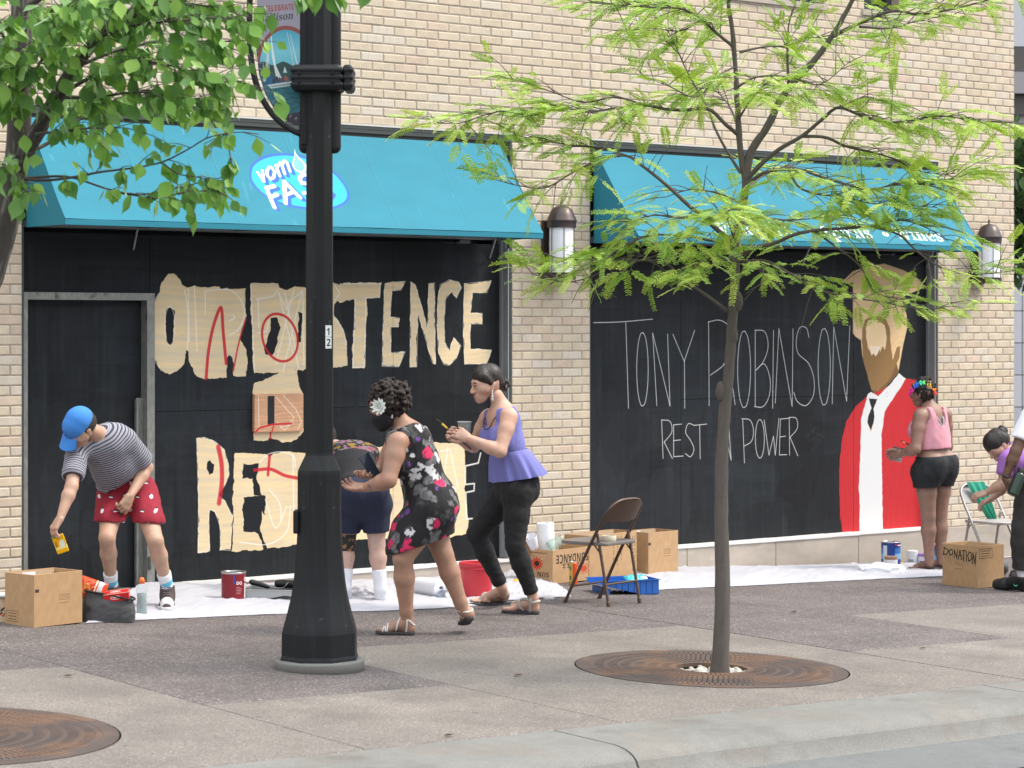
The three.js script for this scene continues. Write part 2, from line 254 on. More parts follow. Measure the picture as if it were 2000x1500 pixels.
  for (const [o, x0] of [[OPEN[0], -3.15], [OPEN[1], 0.8]]) {
    const w = o.x1 - x0, n = 24, g = [];
    for (let i = 0; i < n; i++) { const a = x0 + w * i / n; g.push(box(w / n + 0.001, 0.018 + 0.012 * Math.abs(nz(a * 5, 1)), 0.118, a + w / n / 2, 0.004, -0.045 + 0.004 * nz(a * 9, 5))); }
    part('window_sill', g, M.whitePaint, building, 'window sill streaked with white paint');
    const W = o.x1 - o.x0, cx = (o.x0 + o.x1) / 2, f = part('window_frame', [
      box(W, 0.03, 0.11, cx, o.y1 - 0.05, -0.05), box(W, 0.035, 0.08, cx, o.y1 - 0.082, -0.06), box(W, 0.025, 0.12, cx, o.y1 - 0.022, -0.052),
      box(0.022, 3.27, 0.115, o.x1 - 0.011, 1.62, -0.056), box(0.02, 3.24, 0.1, o.x0 + 0.01, 1.62, -0.07)], M.frame, building);
    part('flashing', box(W + 0.02, 0.014, 0.135, cx, o.y1 - 0.004, -0.055), M.flash, building);
    part('jamb', [box(0.014, 3.2, 0.06, o.x1 - 0.0292, 1.62, -0.06), box(0.022, 3.2, 0.05, o.x1 - 0.035, 1.62, -0.095), box(0.012, 2.42, 0.035, o.x1 - 0.029, 1.215, -0.02)], M.metalPale, building);
    part('shop_glass', box(W, 3.25, 0.02, cx, 1.63, -0.26), M.glass, building);
    part('transom', [box(W - 0.06, 0.05, 0.05, cx, 2.52, -0.2), ...[0.2, 0.45, 0.7].map(t => box(0.04, 0.7, 0.05, o.x0 + W * t, 2.85, -0.2))], M.metal, building);
  }
  for (const o of UPPER) {
    const cx = (o.x0 + o.x1) / 2, cy = (o.y0 + o.y1) / 2, w = o.x1 - o.x0, h = o.y1 - o.y0;
    const f = part('window', [box(w, 0.06, 0.08, cx, o.y0 + 0.03, -0.14), box(w, 0.06, 0.08, cx, o.y1 - 0.03, -0.14), box(0.06, h - 0.12, 0.08, o.x0 + 0.03, cy, -0.14), box(0.06, h - 0.12, 0.08, o.x1 - 0.03, cy, -0.14)], M.frame, building);
    part('pane', box(w - 0.12, h - 0.12, 0.01, cx, cy, -0.16), M.glass, f); part('blind', box(w - 0.16, h - 0.16, 0.01, cx, cy, -0.2), std([0.5, 0.48, 0.5], 0.9), f);
    part('sill_stone', plankUV(box(w + 0.08, 0.05, 0.16, cx, o.y0 - 0.024, -0.06, 0.004)), M.plinth, building);
  }
}
// ================= painted plywood over the shop windows =================
const BZ = -0.1;
const Z4 = p => [p[0] / 2.857, 500 + p[1] / 2.857], Z5 = p => [650 + p[0] / 2.857, 500 + p[1] / 2.857], Z6 = p => [1300 + p[0] / 2.857, 500 + p[1] / 2.857];
const Z7 = p => [p[0] / 2.857, 975 + p[1] / 2.857], Z8 = p => [650 + p[0] / 2.857, 975 + p[1] / 2.857], Z9 = p => [1300 + p[0] / 2.857, 975 + p[1] / 2.857];
function boardTex(x0, x1, y0, y1, W, H, draw) {
  return canvasTex(W, H, (g) => {
    const m = q => { const p = atZ(q[0], q[1], BZ); return [(p.x - x0) / (x1 - x0) * W, (y1 - p.y) / (y1 - y0) * H]; };
    const k = W / (x1 - x0);
    const rough = (pts, amp) => { const out = []; for (let i = 0; i < pts.length; i++) { const a = pts[i], b = pts[(i + 1) % pts.length], L = Math.hypot(b[0] - a[0], b[1] - a[1]), n = Math.max(1, Math.ceil(L / 9)); for (let j = 0; j < n; j++) { const t = j / n, x = mix(a[0], b[0], t), y = mix(a[1], b[1], t); out.push([x + amp * nz(x * 0.035, y * 0.035, 1.7) + amp * 0.6 * nz(x * 0.15, y * 0.15, 5), y + amp * nz(x * 0.035, y * 0.035, 9.1) + amp * 0.6 * nz(x * 0.15, y * 0.15, 3)]); } } return out; };
    const path = pts => { g.beginPath(); pts.forEach((p, i) => i ? g.lineTo(...p) : g.moveTo(...p)); g.closePath(); };
    const T = {
      g, W, H, m, k,
      poly(pts, style, amp = 5) { path(rough(pts.map(m), amp)); g.fillStyle = style; g.fill(); },
      wood(list, holes = []) { g.save(); g.beginPath(); for (const pts of list) { rough(pts.map(m), 6).forEach((p, i) => i ? g.lineTo(...p) : g.moveTo(...p)); g.closePath(); } g.clip(); T.grain(); g.restore(); for (const h of holes) T.poly(h, BLACK, 6); },
      grain(c0 = [220, 200, 163]) {
        const im = g.getImageData(0, 0, W, H), d = im.data, clipC = document.createElement('canvas'); clipC.width = W; clipC.height = H; const cg = clipC.getContext('2d'), o = cg.createImageData(W, H), q = o.data;
        for (let y = 0; y < H; y++) for (let x = 0; x < W; x++) { const u = x / k, v = y / k, w = v * 30 + 3.2 * fbm(u * 0.8, v * 2.2, 4, 3), ring = nz(u * 0.6, w, 2), f = nz(u * 9, v * 260, 6), kn = fbm(u * 1.5, v * 2.5, 11, 2), s = 1 + 0.07 * ring + 0.05 * f + 0.09 * kn, i = (y * W + x) * 4; q[i] = c0[0] * s; q[i + 1] = c0[1] * (s - 0.03 * ring); q[i + 2] = c0[2] * (s - 0.1 * ring); q[i + 3] = 255; }
        cg.putImageData(o, 0, 0); g.drawImage(clipC, 0, 0);
      },
      line(pts, style, w, alpha = 0.8, closed = false) {                         // dragged by hand: chalk or paint
        const p = pts.map(m); if (closed) p.push(p[0]);
        g.lineCap = 'round'; g.lineJoin = 'round'; g.strokeStyle = style;
        for (let pass = 0; pass < 2; pass++) { g.globalAlpha = alpha * (pass ? 0.55 : 0.75); g.lineWidth = w * (pass ? 0.6 : 1); g.beginPath(); p.forEach((q, i) => { const jx = pass * 1.2 * nz(q[0] * 0.1, q[1] * 0.1, 3); i ? g.lineTo(q[0] + jx, q[1] + jx) : g.moveTo(q[0] + jx, q[1] + jx); }); g.stroke(); }
        g.globalAlpha = 1;
      },
      curve(pts, style, w, alpha, closed = false) { const c = new THREE.CatmullRomCurve3(pts.map(p => V(p[0], p[1], 0)), closed, 'centripetal'); T.line(c.getPoints(pts.length * 8).map(q => [q.x, q.y]), style, w, alpha); },
      oval(cx, cy, rx, ry, style, w, alpha, F, tilt = 0) { const a = []; for (let i = 0; i < 17; i++) { const t = i / 16 * 6.4 - 1.5; a.push(F([cx + rx * Math.cos(t) + tilt * Math.sin(t), cy + ry * Math.sin(t)])); } T.curve(a, style, w, alpha); },
      paintBlack() {
        g.fillStyle = BLACK; g.fillRect(0, 0, W, H); reseed(77);
        for (let i = 0; i < 900; i++) { const vert = rnd() < 0.65, x = rnd() * W, y = rnd() * H, L = rr(60, 420), w = rr(4, 26); g.globalAlpha = rr(0.05, 0.2); g.fillStyle = rnd() < 0.5 ? '#353a3f' : '#060708'; vert ? g.fillRect(x, y, w, L) : g.fillRect(x, y, L, w); }
        for (let i = 0; i < 46; i++) { const x = rnd() * W, y = rnd() * H, a = rr(60, 240), b = rr(70, 300), pts = []; for (let q = 0; q < 30; q++) { const t = q / 30 * 6.283, r = 1 + 0.35 * nz(Math.cos(t) * 2 + i, Math.sin(t) * 2, 3) + 0.12 * nz(Math.cos(t) * 9 + i, Math.sin(t) * 9, 5); pts.push([x + a * r * Math.cos(t), y + b * r * Math.sin(t)]); } path(pts); g.globalAlpha = rr(0.1, 0.3); g.fillStyle = rnd() < 0.5 ? '#2e3439' : '#07080a'; g.fill(); }
        for (let i = 0; i < 2600; i++) { g.globalAlpha = rr(0.03, 0.13); g.fillStyle = rnd() < 0.6 ? '#434548' : '#0c0d10'; g.fillRect(rnd() * W, rnd() * H, 1.5, rr(20, 160)); }
        g.globalAlpha = 1;
      },
      rub(x, y, r, a) { const q = m([x, y]); reseed(Math.round(x)); for (let i = 0; i < 90; i++) { g.globalAlpha = a * rnd(); g.fillStyle = '#8d9498'; const t = rnd() * 6.3, d = r * Math.pow(rnd(), 0.6); g.fillRect(q[0] + Math.cos(t) * d, q[1] + Math.sin(t) * d * 1.3, rr(2, 9), rr(2, 14)); } g.globalAlpha = 1; },
    };
    draw(T);
  });
}
const BLACK = '#191d21', CHALK = '#d8d8d6', RED = '#c0202c';
const B1 = [-4.14, -0.036, -0.02, 2.47], B2 = [0.8, 4.87, -0.02, 2.47];
const tex1 = boardTex(...B1, 2048, 1243, T => {
  T.paintBlack();
  const L = (F, a) => a.map(F);
  const our = L(Z4, [[885, 210], [905, 140], [935, 100], [965, 97], [990, 110], [1015, 160], [1045, 175], [1090, 165], [1130, 178], [1230, 165], [1235, 180], [1372, 180], [1370, 310], [1378, 330], [1355, 400], [1337, 465], [1355, 485], [1372, 520], [1380, 600], [1372, 672], [1303, 672], [1300, 570], [1280, 552], [1268, 575], [1265, 678], [1160, 687], [1110, 680], [1075, 640], [1060, 600], [1050, 525], [1040, 525], [1030, 600], [985, 645], [945, 658], [900, 640], [865, 580], [848, 480], [845, 350], [858, 260]]);
  const exi = L(Z4, [[1395, 150], [1520, 148], [1550, 155], [1560, 180], [1600, 185], [1640, 172], [1720, 175], [1865, 150], [1895, 160], [1895, 240], [1880, 255], [1865, 265], [1865, 340], [1900, 380], [1935, 480], [1938, 610], [1865, 625], [1720, 612], [1690, 640], [1650, 632], [1575, 652], [1415, 657], [1408, 500], [1395, 380]]);
  const tt = L(Z5, [[40, 150], [275, 148], [262, 232], [190, 235], [185, 420], [178, 625], [108, 628], [110, 420], [125, 410], [120, 240], [40, 258], [5, 225]]);
  const ss = L(Z5, [[-30, 330], [15, 340], [60, 410], [80, 500], [75, 612], [-30, 622]]);
  const e1 = L(Z5, [[290, 155], [330, 145], [405, 142], [380, 190], [330, 195], [320, 340], [370, 345], [365, 395], [325, 395], [322, 540], [405, 535], [380, 590], [365, 618], [275, 615], [280, 400]]);
  const n1 = L(Z5, [[435, 145], [460, 160], [530, 400], [535, 155], [568, 150], [570, 450], [573, 602], [558, 600], [545, 560], [475, 320], [468, 618], [430, 618]]);
  const c1 = L(Z5, [[600, 160], [650, 133], [700, 145], [717, 175], [690, 235], [660, 200], [630, 240], [622, 350], [625, 480], [650, 530], [675, 455], [715, 500], [690, 570], [650, 610], [620, 605], [590, 540], [582, 400], [585, 250]]);
  const e2 = L(Z5, [[735, 155], [885, 138], [860, 205], [780, 205], [768, 320], [835, 320], [832, 378], [768, 380], [765, 520], [885, 525], [860, 600], [735, 603], [728, 400]]);
  const is = L(Z4, [[1412, 715], [1470, 690], [1570, 650], [1660, 630], [1672, 735], [1690, 770], [1690, 985], [1655, 1030], [1590, 1042], [1505, 1015], [1495, 1032], [1420, 1030], [1410, 900]]);
  const r2 = [...L(Z4, [[1097, 1018], [1140, 1012], [1200, 1035], [1250, 1080], [1275, 1160], [1278, 1220], [1255, 1280], [1215, 1335], [1255, 1365], [1285, 1430]]), ...L(Z7, [[1298, 90], [1285, 285], [1230, 282], [1228, 150], [1200, 70], [1170, 55], [1165, 100], [1170, 290], [1105, 298], [1108, 0]])];
  const es = [...L(Z4, [[1310, 1097], [1480, 1105], [1500, 1115], [1530, 1100], [1590, 1090], [1675, 1100], [1745, 1095], [1745, 1500]]), ...L(Z7, [[1745, 240], [1600, 265], [1480, 280], [1290, 295], [1300, 180], [1300, 0]])];
  const ta = [...L(Z5, [[-60, 1090], [205, 1068], [330, 1060], [540, 1038], [735, 1050], [738, 1160], [735, 1300], [760, 1490]]), ...L(Z8, [[758, 100], [755, 190], [650, 212], [400, 218], [110, 226], [-60, 236], [-60, 0]])];
  T.wood([our, exi, tt, ss, e1, n1, c1, e2, is, r2, es, ta], [
    L(Z4, [[930, 300], [950, 285], [972, 305], [970, 400], [965, 480], [945, 495], [928, 480], [925, 380]]),
    L(Z4, [[1510, 345], [1545, 345], [1560, 400], [1545, 480], [1530, 545], [1510, 560], [1480, 545], [1475, 520], [1495, 450], [1510, 410]]),
    L(Z4, [[1665, 315], [1685, 320], [1680, 480], [1660, 475]]),
    L(Z4, [[1372, 180], [1397, 178], [1408, 500], [1416, 660], [1376, 672], [1380, 600], [1372, 520], [1337, 465], [1355, 400], [1378, 330]]),
    L(Z5, [[40, 262], [116, 245], [122, 408], [100, 430], [62, 405]]),
    L(Z4, [[1160, 1145], [1175, 1140], [1195, 1165], [1190, 1210], [1170, 1220], [1155, 1190]]),
    L(Z4, [[1355, 1160], [1440, 1160], [1430, 1240], [1460, 1330], [1480, 1340], [1420, 1330], [1410, 1240], [1355, 1240]]),
    [...L(Z4, [[1360, 1345], [1480, 1335], [1478, 1450]]), ...L(Z7, [[1465, 60], [1455, 180], [1480, 240], [1500, 292], [1480, 300], [1440, 190], [1360, 180], [1355, 60]])],
    L(Z7, [[1170, 62], [1200, 72], [1226, 150], [1228, 282], [1172, 288], [1166, 100]]),
  ]);
  // chalk outlines
  const c = (F, a, w = 5, al = 0.75) => T.curve(L(F, a), '#ece9e2', w, al);
  const ln = (F, a, w = 5, al = 0.75) => T.line(L(F, a), '#ece9e2', w, al);
  c(Z4, [[1030, 190], [1048, 300], [1050, 420], [1045, 520]]); c(Z4, [[885, 210], [858, 260], [845, 350], [848, 480], [865, 580], [900, 640]], 4, 0.6); T.oval(948, 390, 28, 108, '#ece9e2', 4, 0.6, Z4);
  ln(Z4, [[1050, 180], [1055, 480]]); ln(Z4, [[1085, 170], [1100, 530]]); ln(Z4, [[1145, 200], [1145, 320]]); c(Z4, [[1145, 195], [1280, 190], [1340, 240], [1365, 320], [1330, 410], [1280, 440]]); c(Z4, [[1300, 330], [1310, 345], [1280, 360]]);
  ln(Z4, [[1400, 160], [1420, 640]]); ln(Z4, [[1430, 240], [1525, 225], [1555, 185]]); ln(Z4, [[1440, 430], [1490, 420], [1500, 360]]); ln(Z4, [[1440, 240], [1445, 400]]);
  ln(Z4, [[1555, 205], [1640, 560]]); ln(Z4, [[1590, 200], [1665, 620]]); ln(Z4, [[1640, 190], [1540, 600]]); ln(Z4, [[1685, 195], [1580, 640]]); ln(Z4, [[1555, 205], [1600, 300], [1620, 250], [1690, 195], [1695, 610]]);
  ln(Z5, [[8, 160], [40, 210], [8, 250]]); ln(Z5, [[60, 155], [265, 155], [262, 230], [185, 235], [178, 620], [112, 622], [125, 240]]); c(Z5, [[8, 340], [60, 420], [78, 520]]);
  for (const q of [e1, n1, c1, e2, r2]) T.line(q, '#ece9e2', 4, 0.55, true);
  ln(Z4, [[1440, 780], [1445, 970]]); ln(Z4, [[1480, 770], [1490, 770]]); c(Z4, [[1555, 800], [1600, 860], [1640, 900], [1620, 950], [1560, 960]]); c(Z4, [[1600, 780], [1660, 860], [1680, 930], [1650, 980]]);
  c(Z4, [[1450, 1150], [1500, 1105], [1590, 1095], [1640, 1120], [1650, 1180]]); c(Z4, [[1500, 1300], [1560, 1380], [1570, 1480]]); c(Z7, [[1480, 0], [1540, 160], [1600, 40]]); c(Z7, [[1340, 240], [1500, 250], [1600, 180], [1620, 40]]); ln(Z4, [[1635, 1110], [1640, 1500]]);
  ln(Z5, [[600, 1090], [655, 1080], [700, 1300]]); ln(Z5, [[640, 1070], [600, 1480]]); ln(Z5, [[560, 1100], [560, 1400]], 4, 0.6); ln(Z5, [[825, 1100], [812, 1155], [740, 1172], [740, 1275], [790, 1270], [788, 1310], [742, 1320], [748, 1468], [778, 1465]], 7, 0.95);
  // red marks underneath, not yet covered
  T.curve(L(Z4, [[1150, 683], [1165, 520], [1200, 360], [1232, 288], [1245, 420], [1262, 600]]), RED, 13, 0.95); T.curve(L(Z4, [[1302, 640], [1335, 475], [1372, 350]]), RED, 7, 0.9);
  T.oval(1562, 455, 98, 133, RED, 10, 0.95, Z4, 18);
  T.curve(L(Z4, [[1218, 1065], [1235, 1150], [1238, 1260], [1222, 1380]]), RED, 19, 0.85); T.curve(L(Z4, [[1420, 1195], [1510, 1190], [1590, 1225], [1662, 1240]]), RED, 13, 0.9); T.line(L(Z4, [[1505, 1112], [1495, 1222]]), RED, 12, 0.9);
  T.line(L(Z4, [[1510, 985], [1508, 1020]]), RED, 8, 0.8);
});
const tex2 = boardTex(...B2, 2048, 1253, T => {
  T.paintBlack();
  const g = T.g, L = (F, a) => a.map(F), W = 3.9;
  const c = (a, F = Z6, w = W) => T.curve(L(F, a), CHALK, w, 0.95), l = (a, F = Z6, w = W) => T.line(L(F, a), CHALK, w, 0.95);
  c([[1455, 372], [1600, 368], [1785, 352]], Z5); l([[1635, 370], [1650, 850]], Z5); T.oval(1728, 632, 32, 206, CHALK, W, 0.95, Z5);
  l([[1808, 835], [1785, 430], [1882, 838], [1868, 435]], Z5); l([[1898, 437], [1962, 590]], Z5); l([[162, 415], [105, 585], [107, 850]]);
  l([[240, 368], [243, 835]]); c([[238, 368], [300, 358], [350, 388], [372, 480], [330, 600], [250, 665]]); c([[325, 600], [370, 720], [388, 830]]);
  T.oval(438, 632, 36, 215, CHALK, W, 0.95, Z6); l([[500, 415], [500, 838]]); c([[498, 414], [550, 420], [572, 500], [545, 590], [505, 637]]); c([[505, 637], [548, 602], [582, 680], [575, 790], [540, 842], [495, 840]]);
  l([[602, 415], [597, 850]]); l([[612, 820], [632, 405], [706, 840], [711, 405]]); c([[800, 455], [785, 402], [755, 395], [732, 450], [738, 540], [798, 600], [828, 690], [820, 790], [780, 835], [735, 812], [715, 760]]);
  T.oval(885, 618, 34, 215, CHALK, W, 0.95, Z6); l([[930, 825], [938, 395], [1010, 810], [1028, 390]]);
  l([[1843, 1130], [1835, 915]], Z5); c([[1835, 915], [1880, 922], [1892, 980], [1848, 1040]], Z5); l([[1850, 1040], [1895, 1130]], Z5);
  l([[90, 938], [45, 942], [45, 1120], [98, 1116]]); l([[45, 1030], [85, 1026]]); c([[160, 945], [128, 935], [112, 985], [140, 1030], [158, 1080], [138, 1120], [110, 1102]]); l([[160, 945], [230, 938]]); l([[190, 942], [193, 1132]]);
  l([[296, 940], [300, 1130]]); l([[330, 1130], [322, 940], [366, 1140], [352, 940]]);
  l([[430, 910], [440, 1155]]); c([[425, 908], [470, 915], [490, 970], [478, 1035], [440, 1060]]); T.oval(526, 1020, 25, 108, CHALK, W, 0.95, Z6); l([[550, 915], [577, 1112], [602, 1005], [612, 1112], [632, 905]]);
  l([[690, 905], [640, 910], [635, 1110], [676, 1108]]); l([[637, 1010], [670, 1005]]); l([[690, 900], [692, 1112]]); c([[690, 900], [728, 905], [735, 960], [692, 1015]]); l([[695, 1012], [738, 1115]]);
  T.rub(1590, 845, 60, 0.18); T.rub(1640, 590, 30, 0.2);
  // the portrait, begun in flat colour: bare wood, brown, red, white
  const head = L(Z6, [[985, 145], [1045, 85], [1120, 60], [1220, 42], [1330, 80], [1400, 120], [1452, 170], [1400, 195], [1335, 220], [1320, 245], [1345, 330], [1348, 400], [1325, 500], [1300, 640], [1180, 740], [1120, 640], [1098, 560], [1090, 470], [1060, 450], [1045, 430], [1045, 150], [990, 150]]);
  g.save(); g.beginPath(); head.map(T.m).forEach((p, i) => i ? g.lineTo(...p) : g.moveTo(...p)); g.closePath(); g.clip(); T.grain([212, 184, 140]); g.restore();
  g.globalAlpha = 0.12; T.poly(L(Z6, [[985, 145], [1045, 85], [1120, 60], [1220, 42], [1330, 80], [1400, 120], [1452, 170], [1360, 178], [1200, 160], [1060, 178]]), '#9c7a55', 3); g.globalAlpha = 1;
  g.globalAlpha = 0.45; T.poly(L(Z6, [[1050, 380], [1090, 360], [1096, 470], [1068, 455]]), '#e7bfae', 3); g.globalAlpha = 1;
  T.poly(L(Z6, [[1112, 360], [1150, 335], [1190, 338], [1230, 352], [1250, 400], [1255, 480], [1268, 580], [1290, 510], [1310, 505], [1306, 560], [1290, 600], [1300, 650], [1185, 785], [1148, 745], [1122, 650], [1102, 580], [1096, 480], [1098, 400]]), '#8a6b42', 3);
  T.poly(L(Z6, [[1148, 745], [1185, 752], [1250, 690], [1290, 600], [1300, 650], [1185, 785]]), '#735633', 3);
  T.poly(L(Z6, [[1118, 400], [1130, 362], [1180, 358], [1225, 385], [1234, 460], [1222, 525], [1212, 500], [1196, 540], [1188, 512], [1172, 560], [1160, 545], [1148, 556], [1130, 510], [1122, 460]]), '#e3c79a', 4);
  T.poly(L(Z6, [[1140, 500], [1200, 505], [1172, 560], [1160, 545], [1148, 556]]), '#ead7c0', 4);
  T.poly(L(Z6, [[1268, 400], [1300, 460], [1286, 505], [1272, 575], [1262, 480]]), '#dcbb8c', 3);
  const red = [...L(Z6, [[1128, 780], [1060, 840], [1010, 920], [985, 1020], [970, 1150], [970, 1350], [976, 1500]]), ...L(Z9, [[978, 90], [988, 194], [1440, 158]]), ...L(Z6, [[1470, 1420], [1520, 1000], [1510, 720], [1430, 695], [1340, 685]])];
  T.poly(red, '#bb272d', 3);
  for (let i = 0; i < 500; i++) { const x = rr(975, 1450), y = rr(800, 1500), p = T.m(Z6([x, y])); if (x < 1000 && y < 950) continue; if (x < 1120 && y < 860) continue; if (x > 1240 && x < 1330 && y < 900) { } g.globalAlpha = 0.1; g.fillStyle = rnd() < 0.5 ? '#d94848' : '#8c151b'; g.fillRect(p[0], p[1], rr(2, 5), rr(20, 110)); } g.globalAlpha = 1;
  T.poly([...L(Z6, [[1302, 655], [1340, 685], [1222, 870], [1205, 1000], [1208, 1300], [1212, 1500]]), ...L(Z9, [[1212, 172], [1083, 182], [1082, 0]]), ...L(Z6, [[1078, 1300], [1084, 1150], [1092, 900], [1130, 770], [1146, 757], [1185, 782], [1250, 720]])], '#d6d8d8', 3);
  T.poly(L(Z6, [[1135, 798], [1182, 798], [1160, 850], [1167, 890], [1160, 930], [1145, 970], [1125, 930], [1135, 880], [1150, 850]]), '#1d1f22', 3);
  T.line(L(Z6, [[1130, 940], [1145, 980], [1160, 935]]), '#cda873', 3, 0.8); T.oval(1235, 772, 6, 14, '#aab0b8', 2.5, 0.8, Z6);
});
const boardM1 = phys([1, 1, 1], 0.68, { specularIntensity: 0.5, map: tex1, bumpMap: tex1, bumpScale: 0.0008 }), boardM2 = phys([1, 1, 1], 0.66, { specularIntensity: 0.6, map: tex2, bumpMap: tex2, bumpScale: 0.0006 });
M.plyEdge = std([0.3, 0.22, 0.13], 0.9);
function sheet(x0, x1, y0, y1, B, z = BZ) {
  const g = box(x1 - x0 - 0.004, y1 - y0 - 0.003, 0.014, (x0 + x1) / 2, (y0 + y1) / 2, z - 0.007), p = g.attributes.position, uv = g.attributes.uv;
  for (let i = 0; i < p.count; i++) uv.setXY(i, (p.getX(i) - B[0]) / (B[1] - B[0]), (p.getY(i) - B[2]) / (B[3] - B[2]));
  return g;
}
const OFF1 = (a, b) => [a, b];
{
  const h1 = thing('plywood_hoarding', 'black painted plywood over the left shop window, lettered OUR EXISTENCE IS RESISTANCE in bare wood', 'plywood hoarding');
  part('plywood_panel', sheet(-3.15, -1.06, 1.22, 2.46, B1), boardM1, h1, 'panel with the words OUR EXIS'); part('plywood_panel', sheet(-3.15, -1.06, -0.005, 1.22, B1), boardM1, h1, 'panel with the letters RES'); part('plywood_panel', sheet(-1.06, -0.037, -0.005, 2.46, B1), boardM1, h1, 'panel with the letters TENCE'); part('plywood_panel', sheet(-4.13, -3.15, 2.035, 2.46, B1), boardM1, h1, 'plain black panel above the door');
  // small board nailed over the word IS
  const c = [[1420, 772], [1693, 772], [1690, 982], [1417, 985]].map(Z4).map(q => atZ(q[0], q[1], BZ + 0.03)), w = c[1].x - c[0].x, h = c[0].y - c[3].y;
  const t = canvasTex(512, 384, (g, W, H) => {
    const o = g.createImageData(W, H), q = o.data; for (let y = 0; y < H; y++) for (let x = 0; x < W; x++) { const s = 1 + 0.14 * nz(x * 0.004, y * 0.05 + fbm(x * 0.004, y * 0.01) * 3, 2) + 0.06 * nz(x * 0.3, y * 0.01, 6), i = (y * W + x) * 4; q[i] = 194 * s; q[i + 1] = 150 * s; q[i + 2] = 116 * s; q[i + 3] = 255; } g.putImageData(o, 0, 0);
    const X = z => (z[0] - 1420) / 273 * W, Y = z => (z[1] - 772) / 212 * H, l = (a, s, w) => { g.strokeStyle = s; g.lineWidth = w; g.lineCap = g.lineJoin = 'round'; g.beginPath(); a.forEach((p, i) => i ? g.lineTo(X(p), Y(p)) : g.moveTo(X(p), Y(p))); g.stroke(); };
    g.fillStyle = BLACK; g.fillRect(X([1492, 0]), Y([0, 783]), 38 / 273 * W, 165 / 212 * H);
    g.globalAlpha = 0.8; l([[1440, 780], [1446, 975]], '#ece9e2', 6); l([[1540, 790], [1590, 850], [1640, 905], [1610, 950], [1560, 962]], '#ece9e2', 6); l([[1580, 780], [1650, 860], [1682, 930], [1660, 975]], '#ece9e2', 6); l([[1545, 930], [1585, 975], [1640, 930]], '#ece9e2', 5); g.globalAlpha = 0.95;
    l([[1405, 1002], [1450, 958], [1520, 942], [1625, 940]], RED, 20); l([[1525, 950], [1512, 1000]], RED, 14); g.fillStyle = '#222'; g.globalAlpha = 1; for (const p of [[1437, 795], [1598, 792]]) { g.beginPath(); g.arc(X(p), Y(p), 4, 0, 7); g.fill(); }
  });
  const b = box(w, h, 0.03, c[0].x + w / 2, c[0].y - h / 2, BZ + 0.016, 0.002), p = b.attributes.position; for (let i = 0; i < p.count; i++) b.attributes.uv.setXY(i, (p.getX(i) - c[0].x) / w, (p.getY(i) - c[0].y + h) / h);
  part('wooden_board', b, std([1, 1, 1], 0.8, { map: t }), h1, 'small reddish board nailed over the word IS');
  const h2 = thing('plywood_hoarding', 'black plywood over the right shop window with chalk words and an unfinished portrait in red', 'plywood hoarding');
  const s1 = atZ(1330, 700, BZ).x, s2x = atZ(1667, 700, BZ).x, sy = atZ(1500, 776, BZ).y;
  part('plywood_panel', sheet(0.8, s1, -0.005, 2.46, B2), boardM2, h2, 'panel with the letters TON'); part('plywood_panel', sheet(s1, s2x, sy, 2.46, B2), boardM2, h2, 'panel with the name in chalk'); part('plywood_panel', sheet(s1, s2x, -0.005, sy, B2), boardM2, h2, 'panel with the word POWER'); part('plywood_panel', sheet(s2x, 4.863, -0.005, 2.46, B2), boardM2, h2, 'panel with the painted portrait');
  // the door beside the left hoarding
  const d = thing('shop_door', 'shop door covered with black board in a worn grey metal frame, left of the lettering', 'door', [-3.665, 0, 0]);
  const fm = std([1, 1, 1], 0.5, { metalness: 0.35, map: dataTex(256, 256, (u, v) => { const k = 1 + 0.5 * tileNoise(u, v, 10, 3) + 0.25 * nz(u * 90, v * 20), s = sstep(0.2, 0.35, tileNoise(u, v, 14, 8)); return [mix(0.23, 0.1, s) * k, mix(0.235, 0.1, s) * k, mix(0.22, 0.1, s) * k]; }, [1, 1]) });
  part('door_frame', [box(0.055, 2.0, 0.09, -0.4875, 1.0, -0.075), box(0.06, 2.0, 0.09, 0.485, 1.0, -0.075), box(1.03, 0.05, 0.09, 0, 2.025, -0.075)].map(g => plankUV(g)), fm, d);
  part('door_panel', sheet(-4.12, -3.215, 0.0, 1.995, B1, BZ - 0.015).translate(3.665, 0, 0), boardM1, d);
  part('door_edge', [box(0.05, 1.32, 0.012, 0.43, 0.66, -0.096), box(0.012, 1.3, 0.03, 0.4, 0.66, -0.085)].map(g => plankUV(g)), fm, d, 'bare metal edge of the door'); part('hinge', box(0.02, 0.09, 0.01, 0.47, 0.17, -0.026), M.frame, d);
}
